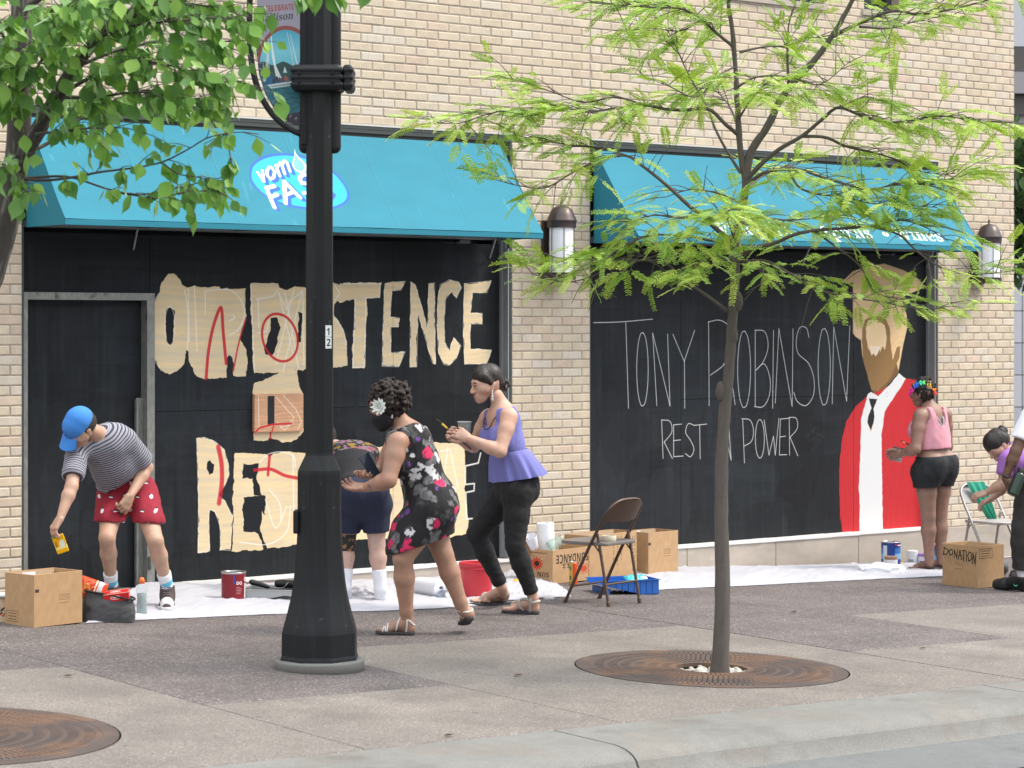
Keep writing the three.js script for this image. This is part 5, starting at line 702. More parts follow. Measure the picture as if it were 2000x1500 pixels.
// flesh(bones, { cell, K, cut(x,y,z), warp(x,y,z), color(p), uv(p) })
function flesh(bones, o = {}) {
  const f0 = fieldOf(bones, o.K ?? 0.02), b = boundsOf(bones, (o.pad ?? 0) + 0.02);
  let f = f0;
  if (o.warp) { const w = o.warp, g = f; f = (x, y, z) => g(x, y, z) + w(x, y, z); }
  if (o.cut) { const c = o.cut, g = f; f = (x, y, z) => Math.max(g(x, y, z), c(x, y, z)); }
  let g = surfaceNets(f, b.min, b.max, o.cell ?? 0.01); if (o.cut) g = toCreasedNormals(g, 0.55); const p = g.attributes.position;
  const q = V(0, 0, 0);
  if (o.color) { const c = new Float32Array(p.count * 3); for (let i = 0; i < p.count; i++) { const k = o.color(q.fromBufferAttribute(p, i)); c[3 * i] = k[0]; c[3 * i + 1] = k[1]; c[3 * i + 2] = k[2]; } g.setAttribute('color', new THREE.BufferAttribute(c, 3)); }
  const u = new Float32Array(p.count * 2); if (o.uv) for (let i = 0; i < p.count; i++) { const k = o.uv(q.fromBufferAttribute(p, i)); u[2 * i] = k[0]; u[2 * i + 1] = k[1]; } g.setAttribute('uv', new THREE.BufferAttribute(u, 2));
  return g;
}
function headBones(c, f, u) {                                                     // skull, jaw, nose, lips, ears about the head's centre
  f = f.clone().normalize(); const r = f.clone().cross(u).normalize(); u = r.clone().cross(f).normalize();
  const P = (x, y, z) => c.clone().addScaledVector(r, x).addScaledVector(u, y).addScaledVector(f, z);
  const b = [[P(0, 0.03, -0.022), P(0, 0.028, 0.012), 0.093, 0.088, { flat: [r, 0.82] }], [P(0, -0.01, 0.02), P(0, -0.062, 0.05), 0.072, 0.045, { flat: [r, 0.88] }], [P(0, -0.085, 0.066), P(0, -0.088, 0.068), 0.023, 0.022],
    [P(0, 0.012, 0.093), P(0, -0.026, 0.112), 0.008, 0.0125, { k: 0.014 }], [P(-0.011, -0.03, 0.1), P(0.011, -0.03, 0.1), 0.009, 0.009, { k: 0.01 }], [P(-0.036, 0.024, 0.078), P(0.036, 0.024, 0.078), 0.016, 0.016, { k: 0.02 }],
    [P(-0.017, -0.055, 0.088), P(0.017, -0.055, 0.088), 0.0085, 0.0085, { k: 0.008 }], [P(-0.015, -0.0665, 0.086), P(0.015, -0.0665, 0.086), 0.009, 0.009, { k: 0.008 }]];
  for (const s of [-1, 1]) { b.push([P(s * 0.043, -0.015, 0.058), P(s * 0.05, -0.02, 0.03), 0.024, 0.024, { k: 0.03 }], [P(s * 0.074, 0.014, -0.012), P(s * 0.072, -0.022, -0.004), 0.018, 0.011, { k: 0.006, flat: [r, 0.5] }]); }
  b.P = P; b.r = r; b.u = u; b.f = f; return b;
}
function handBones(w, dir, palm, thumb, curl = [0.5, 0.5, 0.55, 0.6, 0.5], s = 1) {   // wrist, towards the knuckles, the way the palm faces, +1 / -1 side of the thumb
  const d = dir.clone().normalize(), l = d.clone().cross(palm).normalize().multiplyScalar(thumb), n = l.clone().cross(d).multiplyScalar(thumb).normalize(); if (n.dot(palm) < 0) n.negate();
  const at = (a, b, c) => w.clone().addScaledVector(d, a * s).addScaledVector(l, b * s).addScaledVector(n, c * s), out = [[at(0, 0, 0), at(0.034, 0.002, 0), 0.0262 * s, 0.023 * s, { k: 0.02, flat: [n, 0.85] }]];
  for (let i = 0; i < 4; i++) out.push([at(0.012, (1 - i) * 0.012 + 0.006, 0), at(0.082 - 0.006 * Math.abs(i - 1), (1.5 - i) * 0.0205, 0), 0.0155 * s, 0.0125 * s, { k: 0.014 }]);
  const len = [0.072, 0.08, 0.074, 0.058];
  for (let i = 0; i < 4; i++) { let p = at(0.082 - 0.006 * Math.abs(i - 1), (1.5 - i) * 0.0205, 0), a = curl[i] * 0.8, r = 0.0098 * s; for (const t of [0.45, 0.3, 0.25]) { const q = p.clone().addScaledVector(d, Math.cos(a) * len[i] * t * s).addScaledVector(n, Math.sin(a) * len[i] * t * s).addScaledVector(l, (1.5 - i) * 0.002 * s); out.push([p, q, r, r * 0.9, { k: 0.004 }]); p = q; a += curl[i]; r *= 0.9; } }
  let p = at(0.022, 0.024, 0.004), a = 0.85; for (const [t, r] of [[0.042, 0.0125], [0.034, 0.0105], [0.026, 0.0095]]) { const q = p.clone().addScaledVector(d, Math.cos(a) * t * s).addScaledVector(l, Math.sin(a) * t * s * (1 - 0.5 * curl[4])).addScaledVector(n, 0.55 * curl[4] * t * s); out.push([p, q, r * s, r * 0.9 * s, { k: 0.006 }]); p = q; a -= 0.42; }
  out.grip = at(0.085, 0.02, 0.03); return out;
}
function footBones(an, heel, toe, o = {}) {
  const d = toe.clone().sub(heel), L = d.length(); d.normalize(); const up = o.up ? o.up.clone() : V(0, 1, 0), l = d.clone().cross(up).normalize(), n = l.clone().cross(d), s = L / 0.25;
  const P = (a, b, c) => heel.clone().addScaledVector(d, a * s).addScaledVector(l, b * s).addScaledVector(n, c * s), b = [[an, P(0.03, 0, 0.035), 0.034, 0.034], [P(0.025, 0, 0.03), P(0.03, 0, 0.026), 0.03, 0.03], [lerp(an, P(0.05, 0, 0.05), 0.5), P(0.16, 0, 0.028), 0.036, 0.026], [P(0.17, -0.018, 0.02), P(0.175, 0.02, 0.018), 0.02, 0.018], [P(0.04, 0.008, 0.022), P(0.16, 0.022, 0.018), 0.024, 0.019]];
  if (o.toes !== false) for (let i = 0; i < 5; i++) { const y = (-0.031 + i * 0.0165) * (o.side ?? 1), x = 0.236 - 0.008 * i - 0.003 * i * i, r = (i ? 0.0085 : 0.0125); b.push([P(0.18, y * 0.85, 0.016), P(x, y, r + 0.001), r + 0.003, r, { k: 0.006 }]); } else b.push([P(0.17, 0, 0.024), P(0.225, 0, 0.02), 0.034, 0.024]);
  b.P = P; b.d = d; b.l = l; b.n = n; b.s = s; return b;
}
const skinCol = (c, lips) => { const b = [c[0] * 1.0, c[1], c[2]]; return p => { const n1 = nz(p.x * 14, p.y * 14, p.z * 14), n2 = nz(p.x * 45, p.y * 45, p.z * 45), n3 = nz(p.x * 130, p.y * 130, p.z * 130), k = 1 + 0.1 * n1 + 0.09 * n2 + 0.08 * n3; let r = [b[0] * k * (1 + 0.06 * n1), b[1] * k * (1 - 0.05 * n1), b[2] * k * (1 - 0.07 * n1)]; if (lips) { const d = p.distanceTo(lips); if (d < 0.026) { const t = sstep(0.026, 0.014, d) * 0.55; r = [mix(r[0], 0.34, t), mix(r[1], 0.11, t), mix(r[2], 0.1, t)]; } } return r; }; };
const skinMat = new THREE.MeshPhysicalMaterial({ color: 0xffffff, vertexColors: true, roughness: 0.55, sheen: 0.15, sheenRoughness: 0.5 });
const clothMat = (c, r = 0.9, o = {}) => std(c, r, o);
const vcCloth = (r = 0.9) => std([1, 1, 1], r, { vertexColors: true });
const folds = (amp, f = 1) => (x, y, z) => amp * (nz(x * 9 * f, y * 5 * f, z * 9 * f) + 0.6 * nz(x * 21 * f, y * 12 * f, z * 21 * f));
function torsoFrame(j) { const side = j.shR.clone().sub(j.shL).normalize(), up = j.neck.clone().sub(j.pelvis).normalize(), front = up.clone().cross(side).normalize(); side.copy(front).cross(up).normalize(); return { side, up, front, mid: lerp(j.pelvis, j.neck, 0.5) }; }
function torsoBones(j, s) {                                                        // s: chest, waist, hip radii, flat, bust, seat
  const { side, up, front } = torsoFrame(j), A = (t, a, b = 0) => lerp(j.pelvis, j.neck, t).addScaledVector(front, a).addScaledVector(side, b);
  const fl = { flat: [front, s.flat ?? 0.72], k: 0.05 };
  const o = [[lerp(j.shL, j.neck, 0.22), lerp(j.shR, j.neck, 0.22), s.sh ?? 0.058, s.sh ?? 0.058, { k: 0.05 }], [A(0.8, 0), A(0.5, 0), s.chest, s.chest * 0.95, fl], [A(0.5, 0), A(0.22, 0), s.waist, s.waist, fl], [A(0.12, 0), A(0.0, 0), s.hip, s.hip, { flat: [front, 0.8], k: 0.05 }], [j.hipL, j.hipR, s.hip * 0.74, s.hip * 0.74, { k: 0.04 }], [A(0.92, -0.01), j.neckTop, 0.062, s.neck ?? 0.05, { k: 0.04 }]];
  if (s.bust) for (const k of [-1, 1]) o.push([A(0.64, s.chest * 0.62, k * 0.075), A(0.6, s.chest * 0.66, k * 0.078), s.bust, s.bust, { k: 0.03 }]);
  if (s.seat) for (const k of [-1, 1]) o.push([A(-0.02, -0.055 - (s.seatBack ?? 0), k * 0.07), A(-0.1, -0.05 - (s.seatBack ?? 0), k * 0.07), s.seat, s.seat, { k: 0.035 }]);
  if (s.belly) o.push([A(0.28, s.belly * 0.4), A(0.2, s.belly * 0.4), s.belly, s.belly, { k: 0.06 }]);
  return o;
}
function armBones(sh, el, wr, s = 1) { return [[sh, lerp(sh, el, 0.35), 0.055 * s, 0.05 * s, { k: 0.03 }], [lerp(sh, el, 0.35), el, 0.05 * s, 0.039 * s], [el, lerp(el, wr, 0.3), 0.04 * s, 0.041 * s], [lerp(el, wr, 0.3), wr, 0.041 * s, 0.026 * s]]; }
function legBones(hip, kn, an, s = 1) { const d = kn.clone().sub(hip).normalize().add(an.clone().sub(kn).normalize()).normalize(); return [[hip, lerp(hip, kn, 0.45), 0.088 * s, 0.075 * s, { k: 0.03 }], [lerp(hip, kn, 0.45), kn, 0.075 * s, 0.055 * s], [kn, lerp(kn, an, 0.32), 0.053 * s, 0.056 * s], [lerp(kn, an, 0.32), lerp(kn, an, 0.85), 0.056 * s, 0.036 * s], [lerp(kn, an, 0.85), an, 0.036 * s, 0.034 * s]]; }
const grow = (bones, r) => bones.map(([a, b, ra, rb, o]) => [a, b, ra + r, rb + r, o]);
const planeCut = (p, n, sgn = 1) => { const d = n.clone().normalize(); return (x, y, z) => sgn * ((x - p.x) * d.x + (y - p.y) * d.y + (z - p.z) * d.z); };   // keeps the side against n
const maxCut = (...c) => (x, y, z) => { let m = -1e3; for (const f of c) { const v = f(x, y, z); if (v > m) m = v; } return m; };
// the nearest of several tapered lines, for cutting sleeves and painting cloth along the limb
const along = (a, b) => { const d = b.clone().sub(a), L = d.length(); d.divideScalar(L); return p => (p.x - a.x) * d.x + (p.y - a.y) * d.y + (p.z - a.z) * d.z; };
function face(t, hb, o, browCol, eyeCol = [0.05, 0.03, 0.02]) {                  // eyes and brows set into the surface of the head
  const w = std([0.62, 0.6, 0.58], 0.3), e = std(eyeCol, 0.2), br = std(browCol, 0.8), F = fieldOf(hb, 0.012), surf = (x, y) => { let a = 0.02, b = 0.15; for (let i = 0; i < 24; i++) { const m = (a + b) / 2, p = hb.P(x, y, m); if (F(p.x, p.y, p.z) < 0) a = m; else b = m; } return b; }, on = (x, y, dz) => hb.P(x, y, surf(x, y) + dz).sub(o);
  for (const s of [-1, 1]) {
    const c = on(s * 0.031, 0.004, -0.0068), ball = part('eye', new THREE.SphereGeometry(0.0125, 14, 10).scale(1, 0.62, 1).translate(...c.toArray()), w, t), gz = hb.f.clone().multiplyScalar(0.0085).addScaledVector(hb.r, -s * 0.001);
    part('iris', new THREE.SphereGeometry(0.0062, 10, 8).translate(...c.clone().add(gz).toArray()), e, ball);
    part('eyelid', limb([on(s * 0.016, 0.006, 0.0005), on(s * 0.03, 0.0145, 0.002), on(s * 0.047, 0.007, 0)], [0.0016, 0.0028, 0.0016], 6), br, ball);
    part('eyebrow', limb([on(s * 0.014, 0.026, 0.001), on(s * 0.032, 0.033, 0.001), on(s * 0.05, 0.027, 0.001)], [0.003, 0.004, 0.002], 6), br, t);
  }
}
function curls(c, rx, ry, rz, axes, n, r0, r1, seed0, keep = () => true, core = true) {   // a head of tight curls
  reseed(seed0); const [r, u, f] = axes, b = core ? [[c.clone(), c.clone().addScaledVector(u, 0.001), Math.min(rx, ry, rz) * 0.9, Math.min(rx, ry, rz) * 0.9, { k: 0.01 }]] : [];
  for (let i = 0; i < n; i++) { const y = 1 - 2 * (i + 0.5) / n, a = i * 2.39996 + rnd() * 0.5, q = Math.sqrt(1 - y * y), k = rr(0.86, 1.06), p = c.clone().addScaledVector(r, rx * k * q * Math.cos(a)).addScaledVector(u, ry * k * y).addScaledVector(f, rz * k * q * Math.sin(a)); if (!keep(p)) continue; const e = p.clone().add(V(rr(-1, 1), rr(-1, 1), rr(-1, 1)).multiplyScalar(0.016)), rad = rr(r0, r1); b.push([p, e, rad, rad * 0.8, { k: 0.004 }]); }
  return b;
}
// ---------- the man in the blue cap ----------
const sockMat = canvasTex(256, 256, (g, W, H) => { g.fillStyle = '#dfe0e6'; g.fillRect(0, 0, W, H); g.fillStyle = '#24407f'; const dia = (x, y, w, h) => { g.beginPath(); g.moveTo(x, y - h); g.lineTo(x + w, y); g.lineTo(x, y + h); g.lineTo(x - w, y); g.fill(); }; dia(64, 190, 44, 50); dia(192, 175, 44, 50); g.fillStyle = '#63b9d8'; dia(128, 140, 34, 40); dia(0, 150, 34, 40); dia(256, 150, 34, 40); dia(128, 235, 34, 40); });
{
  const D = 15.62, J = (x, y, n = 0) => atDepth(x, y, D - n), t = thing('person', 'person in a blue cap and red shorts bending beside the door with a yellow packet', 'person', onGround(280, 1185).toArray()); const o = t.position, rel = g => g.translate(-o.x, -o.y, -o.z);
  const j = { pelvis: J(249, 958, -0.14), neck: J(203, 850, 0.22), neckTop: J(182, 842, 0.32), shL: J(250, 862, 0.12), shR: J(150, 884, 0.3), elL: J(287, 913, -0.03), elR: J(140, 950, 0.46), wrL: J(254, 969, 0.14), wrR: J(118, 1011, 0.56), hipL: J(276, 968, -0.1), hipR: J(222, 972, -0.1), knL: J(303, 1056, 0.2), knR: J(209, 1050, 0.2), anL: J(327, 1147, -0.03), anR: J(218, 1146, -0.06) };
  const gL = onGround(342, 1190), gR = onGround(222, 1180), hbn = headBones(J(160, 838, 0.36), scr(-0.62, -0.72, 0.3), scr(-0.42, 0.6, 0.68));
  const torso = torsoBones(j, { chest: 0.15, waist: 0.14, hip: 0.13, flat: 0.75, sh: 0.062 });
  const arms = [...armBones(j.shL, j.elL, j.wrL, 0.98), ...armBones(j.shR, j.elR, j.wrR, 0.98)], legs = [...legBones(j.hipL, j.knL, j.anL, 0.93), ...legBones(j.hipR, j.knR, j.anR, 0.93)];
  const hr = handBones(j.wrR, scr(-0.5, -0.85, 0.2), scr(0.75, -0.3, -0.55), -1, [0.75, 0.7, 0.65, 0.6, 0.8]), hl = handBones(j.wrL, scr(-0.45, -0.85, 0.2), scr(-0.55, 0.1, -0.8), 1, [0.85, 0.9, 0.9, 0.9, 0.7]);
  const C = skinCol([0.47, 0.29, 0.205]);
  part('body', rel(merge([flesh([...torso, ...arms, ...legs], { color: C }), flesh(hbn, { cell: 0.005, K: 0.012, color: C }), flesh(hr, { cell: 0.004, color: C }), flesh(hl, { cell: 0.004, color: C })])), skinMat, t);
  // hair at the nape, the cap and its peak
  const P = hbn.P; part('hair', rel(flesh(grow([hbn[0]], 0.0055), { cell: 0.005, cut: maxCut(planeCut(P(0, 0, 0.012), hbn.f), planeCut(P(0, -0.022, 0), hbn.u, -1)), color: p => { const k = 1 + 0.3 * nz(p.x * 90, p.y * 90, p.z * 90); return [0.028 * k, 0.021 * k, 0.017 * k]; } })), vcCloth(0.7), t);
  const capM = std([0.045, 0.22, 0.62], 0.85), cap = part('cap', rel(flesh([[P(0, 0.058, -0.02), P(0, 0.05, 0.012), 0.098, 0.094, { flat: [hbn.r, 0.86] }]], { cell: 0.006, cut: planeCut(P(0, 0.036, 0), hbn.u.clone().negate().addScaledVector(hbn.f, -0.12)) })), capM, t);
  { const g = new THREE.BufferGeometry(), v = [], ix = []; const N = 16, R = 6; for (let s = 0; s < 2; s++) for (let i = 0; i <= R; i++) for (let k = 0; k <= N; k++) { const a = mix(-1.15, 1.15, k / N), e = i / R, rx = 0.083, q = P(Math.sin(a) * (rx + 0.006 * e), 0.04 - 0.03 * e - 0.022 * Math.sin(a) ** 2 * e - s * 0.004, 0.062 + (Math.cos(a)) * 0.045 + e * 0.075 * Math.sqrt(Math.max(0, Math.cos(a)))); v.push(q.x, q.y, q.z); } const W = N + 1, S = (R + 1) * W; for (let s = 0; s < 2; s++) for (let i = 0; i < R; i++) for (let k = 0; k < N; k++) { const a = s * S + i * W + k, q = [a, a + 1, a + W + 1, a, a + W + 1, a + W]; ix.push(...(s ? q.reverse() : q)); } g.setAttribute('position', new THREE.BufferAttribute(new Float32Array(v), 3)); g.setIndex(ix); g.computeVertexNormals(); part('peak', rel(g), std([0.045, 0.22, 0.62], 0.85, { side: THREE.DoubleSide }), cap); }
  part('cap_badge', rel(new THREE.TorusGeometry(0.018, 0.004, 6, 14).applyQuaternion(new THREE.Quaternion().setFromUnitVectors(V(0, 0, 1), hbn.f.clone().addScaledVector(hbn.u, 0.3).normalize())).translate(...P(0, 0.075, 0.098).toArray())), std([0.02, 0.08, 0.3], 0.8), cap);
  // striped shirt
  const F = torsoFrame(j), slL = lerp(j.shL, j.elL, 0.72), slR = lerp(j.shR, j.elR, 0.62), aT = along(j.pelvis, j.neck), aL = along(j.shL, j.elL), aR = along(j.shR, j.elR);
  const shirtT = canvasTex(64, 256, (g, W, H) => { g.fillStyle = '#a3a2ac'; g.fillRect(0, 0, W, H); for (let i = 0; i < 4; i++) { g.fillStyle = '#454955'; g.fillRect(0, i * 64, W, 30); g.fillStyle = '#6f7280'; g.fillRect(0, i * 64 + 44, W, 6); } }); shirtT.wrapS = shirtT.wrapT = THREE.RepeatWrapping; shirtT.repeat.set(1, 1 / 0.072);
  const hem = j.pelvis.clone().addScaledVector(F.up, -0.06), tl = along(lerp(j.shL, j.neck, 0.3), j.shL), tr = along(lerp(j.shR, j.neck, 0.3), j.shR);
  const hemCut = planeCut(J(246, 969, 0.05), scr(0.12, 0.95, 0.3), -1);
  const loose = [...grow(torsoBones(j, { chest: 0.158, waist: 0.155, hip: 0.15, flat: 0.78, sh: 0.062, neck: 0.02 }).slice(0, 5), 0.008), [j.shL, slL, 0.068, 0.073, { k: 0.03 }], [j.shR, slR, 0.068, 0.073, { k: 0.03 }], [hem, lerp(j.pelvis, j.neck, 0.2), 0.172, 0.158, { flat: [F.front, 0.8], k: 0.04 }], [J(248, 985, -0.1), lerp(j.pelvis, j.neck, 0.15), 0.185, 0.172, { flat: [F.front, 0.85], k: 0.04 }]];
  const cutTorso = (x, y, z) => { const p = V(x, y, z); const a = aL(p), b = aR(p), c = hemCut(x, y, z); let m = c; if (tl(p) > 0.06 && a > 0) m = Math.max(m, a - 0.205); if (tr(p) > 0.06 && b > 0) m = Math.max(m, b - 0.19); return m; };
  part('shirt', rel(flesh(loose, { cell: 0.008, cut: cutTorso, warp: folds(0.007, 1.3), uv: p => { const l = tl(p), r = tr(p); const v = l > 0.075 ? aL(p) : r > 0.075 ? aR(p) : aT(p); return [p.x, v]; } })), std([1, 1, 1], 0.92, { map: shirtT }), t);
  part('neckband', rel(limb([P(0.06, -0.06, -0.08), j.neck.clone().addScaledVector(F.side, 0.085), j.neck.clone().addScaledVector(F.front, 0.09).addScaledVector(F.up, -0.08), j.neck.clone().addScaledVector(F.side, -0.085)], 0.008, 6)), std([0.34, 0.33, 0.38], 0.9), t);
  // red shorts with a small print
  const shortT = canvasTex(512, 512, (g, W, H) => { g.fillStyle = '#8d1a2e'; g.fillRect(0, 0, W, H); const bird = (x, y, s, f) => { g.save(); g.translate(x, y); g.rotate(f); g.fillStyle = '#d9d7de'; g.beginPath(); g.ellipse(0, 0, 15 * s, 24 * s, 0, 0, 7); g.fill(); g.fillStyle = '#20202c'; g.beginPath(); g.ellipse(-3 * s, -24 * s, 9 * s, 9 * s, 0, 0, 7); g.fill(); g.fillStyle = '#b9bac6'; g.fillRect(9 * s, -12 * s, 7 * s, 26 * s); g.restore(); }; const fish = (x, y) => { g.fillStyle = '#1c1a2c'; g.beginPath(); g.ellipse(x, y, 26, 9, 0.1, 0, 7); g.fill(); g.fillStyle = '#d9d7de'; g.beginPath(); g.ellipse(x, y + 7, 20, 6, 0.1, 0, 7); g.fill(); }; for (let i = 0; i < 4; i++) for (let k = 0; k < 4; k++) { const x = i * 128 + (k & 1) * 64 + 40, y = k * 128 + 60; (i + k) % 2 ? bird(x, y, 1, (i - k) * 0.2) : fish(x, y); } }); shortT.wrapS = shortT.wrapT = THREE.RepeatWrapping; shortT.repeat.set(1 / 0.34, 1 / 0.34);
  const endL = lerp(j.hipL, j.knL, 0.62), endR = lerp(j.hipR, j.knR, 0.62), kl = along(j.hipL, j.knL), kr = along(j.hipR, j.knR), mid = along(lerp(j.hipL, j.hipR, 0.5), j.hipL), lenL = j.hipL.distanceTo(j.knL);
  const hemS = planeCut(J(250, 1021, 0.06), scr(-0.03, -1, 0.1));
  part('shorts', rel(flesh([[j.hipL, endL, 0.112, 0.1, { k: 0.03 }], [j.hipR, endR, 0.112, 0.1, { k: 0.03 }], [lerp(j.pelvis, j.hipL, 0.4), lerp(j.pelvis, j.hipR, 0.4), 0.145, 0.145, { k: 0.05, flat: [F.front, 0.85] }], [lerp(j.pelvis, j.neck, 0.32), j.pelvis, 0.142, 0.147, { k: 0.05, flat: [F.front, 0.8] }]], { cell: 0.008, warp: folds(0.006, 1.2), cut: (x, y, z) => { const p = V(x, y, z); return Math.max(hemS(x, y, z), aT(p) - 0.22); }, uv: p => [p.clone().sub(o).dot(RIGHT), p.y] })), std([1, 1, 1], 0.85, { map: shortT }), t);
  // socks and high canvas shoes
  for (const [an, kn, g, dx] of [[j.anL, j.knL, gL, 0.12], [j.anR, j.knR, gR, 0.1]]) {
    const ax = along(an, kn), d = scr(dx, 0, 1).normalize(), heel = V(an.x, gy(g.x, g.z), an.z).addScaledVector(d, -0.06), toe = heel.clone().addScaledVector(d, 0.27); heel.y = gy(heel.x, heel.z) + 0.012; toe.y = gy(toe.x, toe.z) + 0.012;
    const sd = d.clone().cross(V(0, 1, 0));
    part('sock', rel(flesh([[an, lerp(an, kn, 0.28), 0.039, 0.047, {}], [an, an.clone().add(V(0, -0.05, 0)), 0.04, 0.04]], { cell: 0.006, uv: p => [Math.atan2(p.clone().sub(an).dot(sd), p.clone().sub(an).dot(d)) / 6.283, clamp(ax(p) / 0.13)] , cut: (x, y, z) => ax(V(x, y, z)) - 0.125 })), std([1, 1, 1], 0.9, { map: sockMat }), t);
    const fb = footBones(V(an.x, heel.y + 0.09, an.z), heel.clone().add(V(0, 0.004, 0)), toe, { toes: false }), shoe = part('shoe', rel(flesh([...grow(fb, 0.008), [V(an.x, heel.y + 0.06, an.z), V(an.x, heel.y + 0.13, an.z), 0.046, 0.047]], { cell: 0.006, cut: (x, y, z) => Math.max(heel.y + 0.004 - y, y - heel.y - 0.145) })), std([0.075, 0.055, 0.055], 0.85), t);
    part('sole', rel(flesh(grow(fb, 0.015), { cell: 0.006, cut: (x, y, z) => Math.max(y - heel.y - 0.022, heel.y - 0.01 - y) })), std([0.72, 0.7, 0.7], 0.7), shoe); part('toe_cap', rel(flesh([[fb.P(0.185, 0, 0.03), fb.P(0.215, 0, 0.024), 0.045, 0.038]], { cell: 0.006, cut: (x, y, z) => heel.y - y })), std([0.7, 0.68, 0.68], 0.6), shoe);
    const lc = []; for (let i = 0; i < 5; i++) { const c = lerp(fb.P(0.15, 0, 0.063), V(an.x, heel.y + 0.13, an.z).addScaledVector(d, 0.05), i / 4); lc.push(bar(c.clone().addScaledVector(sd, -0.022), c.clone().addScaledVector(sd, 0.022), 0.0035, 5)); } part('laces', rel(merge(lc)), std([0.12, 0.1, 0.1], 0.8), shoe);
  }
  // what he holds
  const pk = hr.grip.clone().add(scr(0.03, -0.08, 0)), pg = new RoundedBoxGeometry(0.075, 0.12, 0.014, 3, 0.006), pp = pg.attributes.position; for (let i = 0; i < pp.count; i++) { const y = pp.getY(i), k = 1 - 0.75 * sstep(0.035, 0.06, Math.abs(y)); pp.setZ(i, pp.getZ(i) * (k * 1.6) + 0.003 * nz(pp.getX(i) * 60, y * 60)); } pg.computeVertexNormals();
  const pT = canvasTex(128, 192, (g, W, H) => { g.fillStyle = '#f2b705'; g.fillRect(0, 0, W, H); g.fillStyle = '#f6e37a'; g.fillRect(0, 120, W, 30); g.fillStyle = '#e9edd8'; g.beginPath(); g.ellipse(84, 96, 30, 44, 0.3, 0, 7); g.fill(); g.fillStyle = '#3f8a3a'; g.fillRect(0, 0, 40, 20); g.fillStyle = '#c97a10'; g.fillRect(8, 60, 26, 60); });
  const pm = solo('snack_packet', pg.applyQuaternion(new THREE.Quaternion().setFromEuler(new THREE.Euler(0.2, -0.5, 0.42))), std([1, 1, 1], 0.35, { map: pT }), 'small yellow packet hanging from the hand of the person in the blue cap', 'packet'); pm.position.copy(pk);
  brush(hl.grip.clone().add(scr(0.0, 0.03, 0.0)), scr(-0.3, -0.95, 0.15), 0.17, 'small paint brush held low against the red shorts');
}
// ---------- shared clothing makers ----------
function sandal(t, rel, fb, soleM, strapM, style) {                               // flat sole and straps round a bare foot
  const P = fb.P, s = fb.s, out = new THREE.Shape(), pts = [[-0.012, 0], [0.0, 0.03], [0.06, 0.034], [0.13, 0.036], [0.19, 0.048], [0.235, 0.036], [0.256, 0.0], [0.235, -0.036], [0.18, -0.044], [0.12, -0.036], [0.05, -0.034], [0, -0.03]];
  const c = new THREE.CatmullRomCurve3(pts.map(p => V(p[0] * s, p[1] * s, 0)), true).getPoints(40); out.setFromPoints(c.map(p => new THREE.Vector2(p.x, p.y)));
  const g = new THREE.ExtrudeGeometry(out, { depth: 0.011, bevelEnabled: true, bevelSize: 0.003, bevelThickness: 0.003, bevelSegments: 2 });
  const m = new THREE.Matrix4().makeBasis(fb.d, fb.l.clone().negate(), fb.n).setPosition(P(0, 0, -0.012)); g.applyMatrix4(m);
  const sh = part('sandal', rel(g), soleM, t), st = [];
  const arc = (a, h, w, x2 = a) => { const q = []; for (let i = 0; i <= 8; i++) { const k = i / 8 * Math.PI; q.push(P(mix(a, x2, i / 8), Math.cos(k) * w, Math.sin(k) * h + 0.004)); } return q; };
  const F = fieldOf(fb, 0.012), snug = c => { const pts = new THREE.CatmullRomCurve3(c, false, 'centripetal').getPoints(28).map(p => { const q = p.clone().sub(P(0, 0, 0)), x = q.dot(fb.d) / s, ax = P(clamp(x, 0.02, 0.22), 0, 0.024 + 0.05 * sstep(0.1, 0.02, x) * sstep(0.03, 0.07, q.dot(fb.n) / s)), d = p.clone().sub(ax); d.addScaledVector(fb.d, -d.dot(fb.d) * 0.8).normalize(); let a = 0, b = 0.09; for (let i = 0; i < 20; i++) { const m = (a + b) / 2, e = ax.clone().addScaledVector(d, m); if (F(e.x, e.y, e.z) < style.r * 0.35) a = m; else b = m; } return ax.clone().addScaledVector(d, b); }); return limb(pts.filter((_, i) => i % 2 === 0), style.r, 6); };
  for (const [a, h, w, x2] of style.arcs) st.push(snug(arc(a, h, w, x2)));
  for (const q of style.lines) st.push(snug(q.map(p => P(...p))));
  for (const g of st) part('strap', rel(g), strapM, sh);
  return sh;
}
const ringAt = (c, ax, r, thick) => { const q = new THREE.Quaternion().setFromUnitVectors(V(0, 0, 1), ax.clone().normalize()); return new THREE.TorusGeometry(r, thick, 8, 24).applyQuaternion(q).translate(c.x, c.y, c.z); };
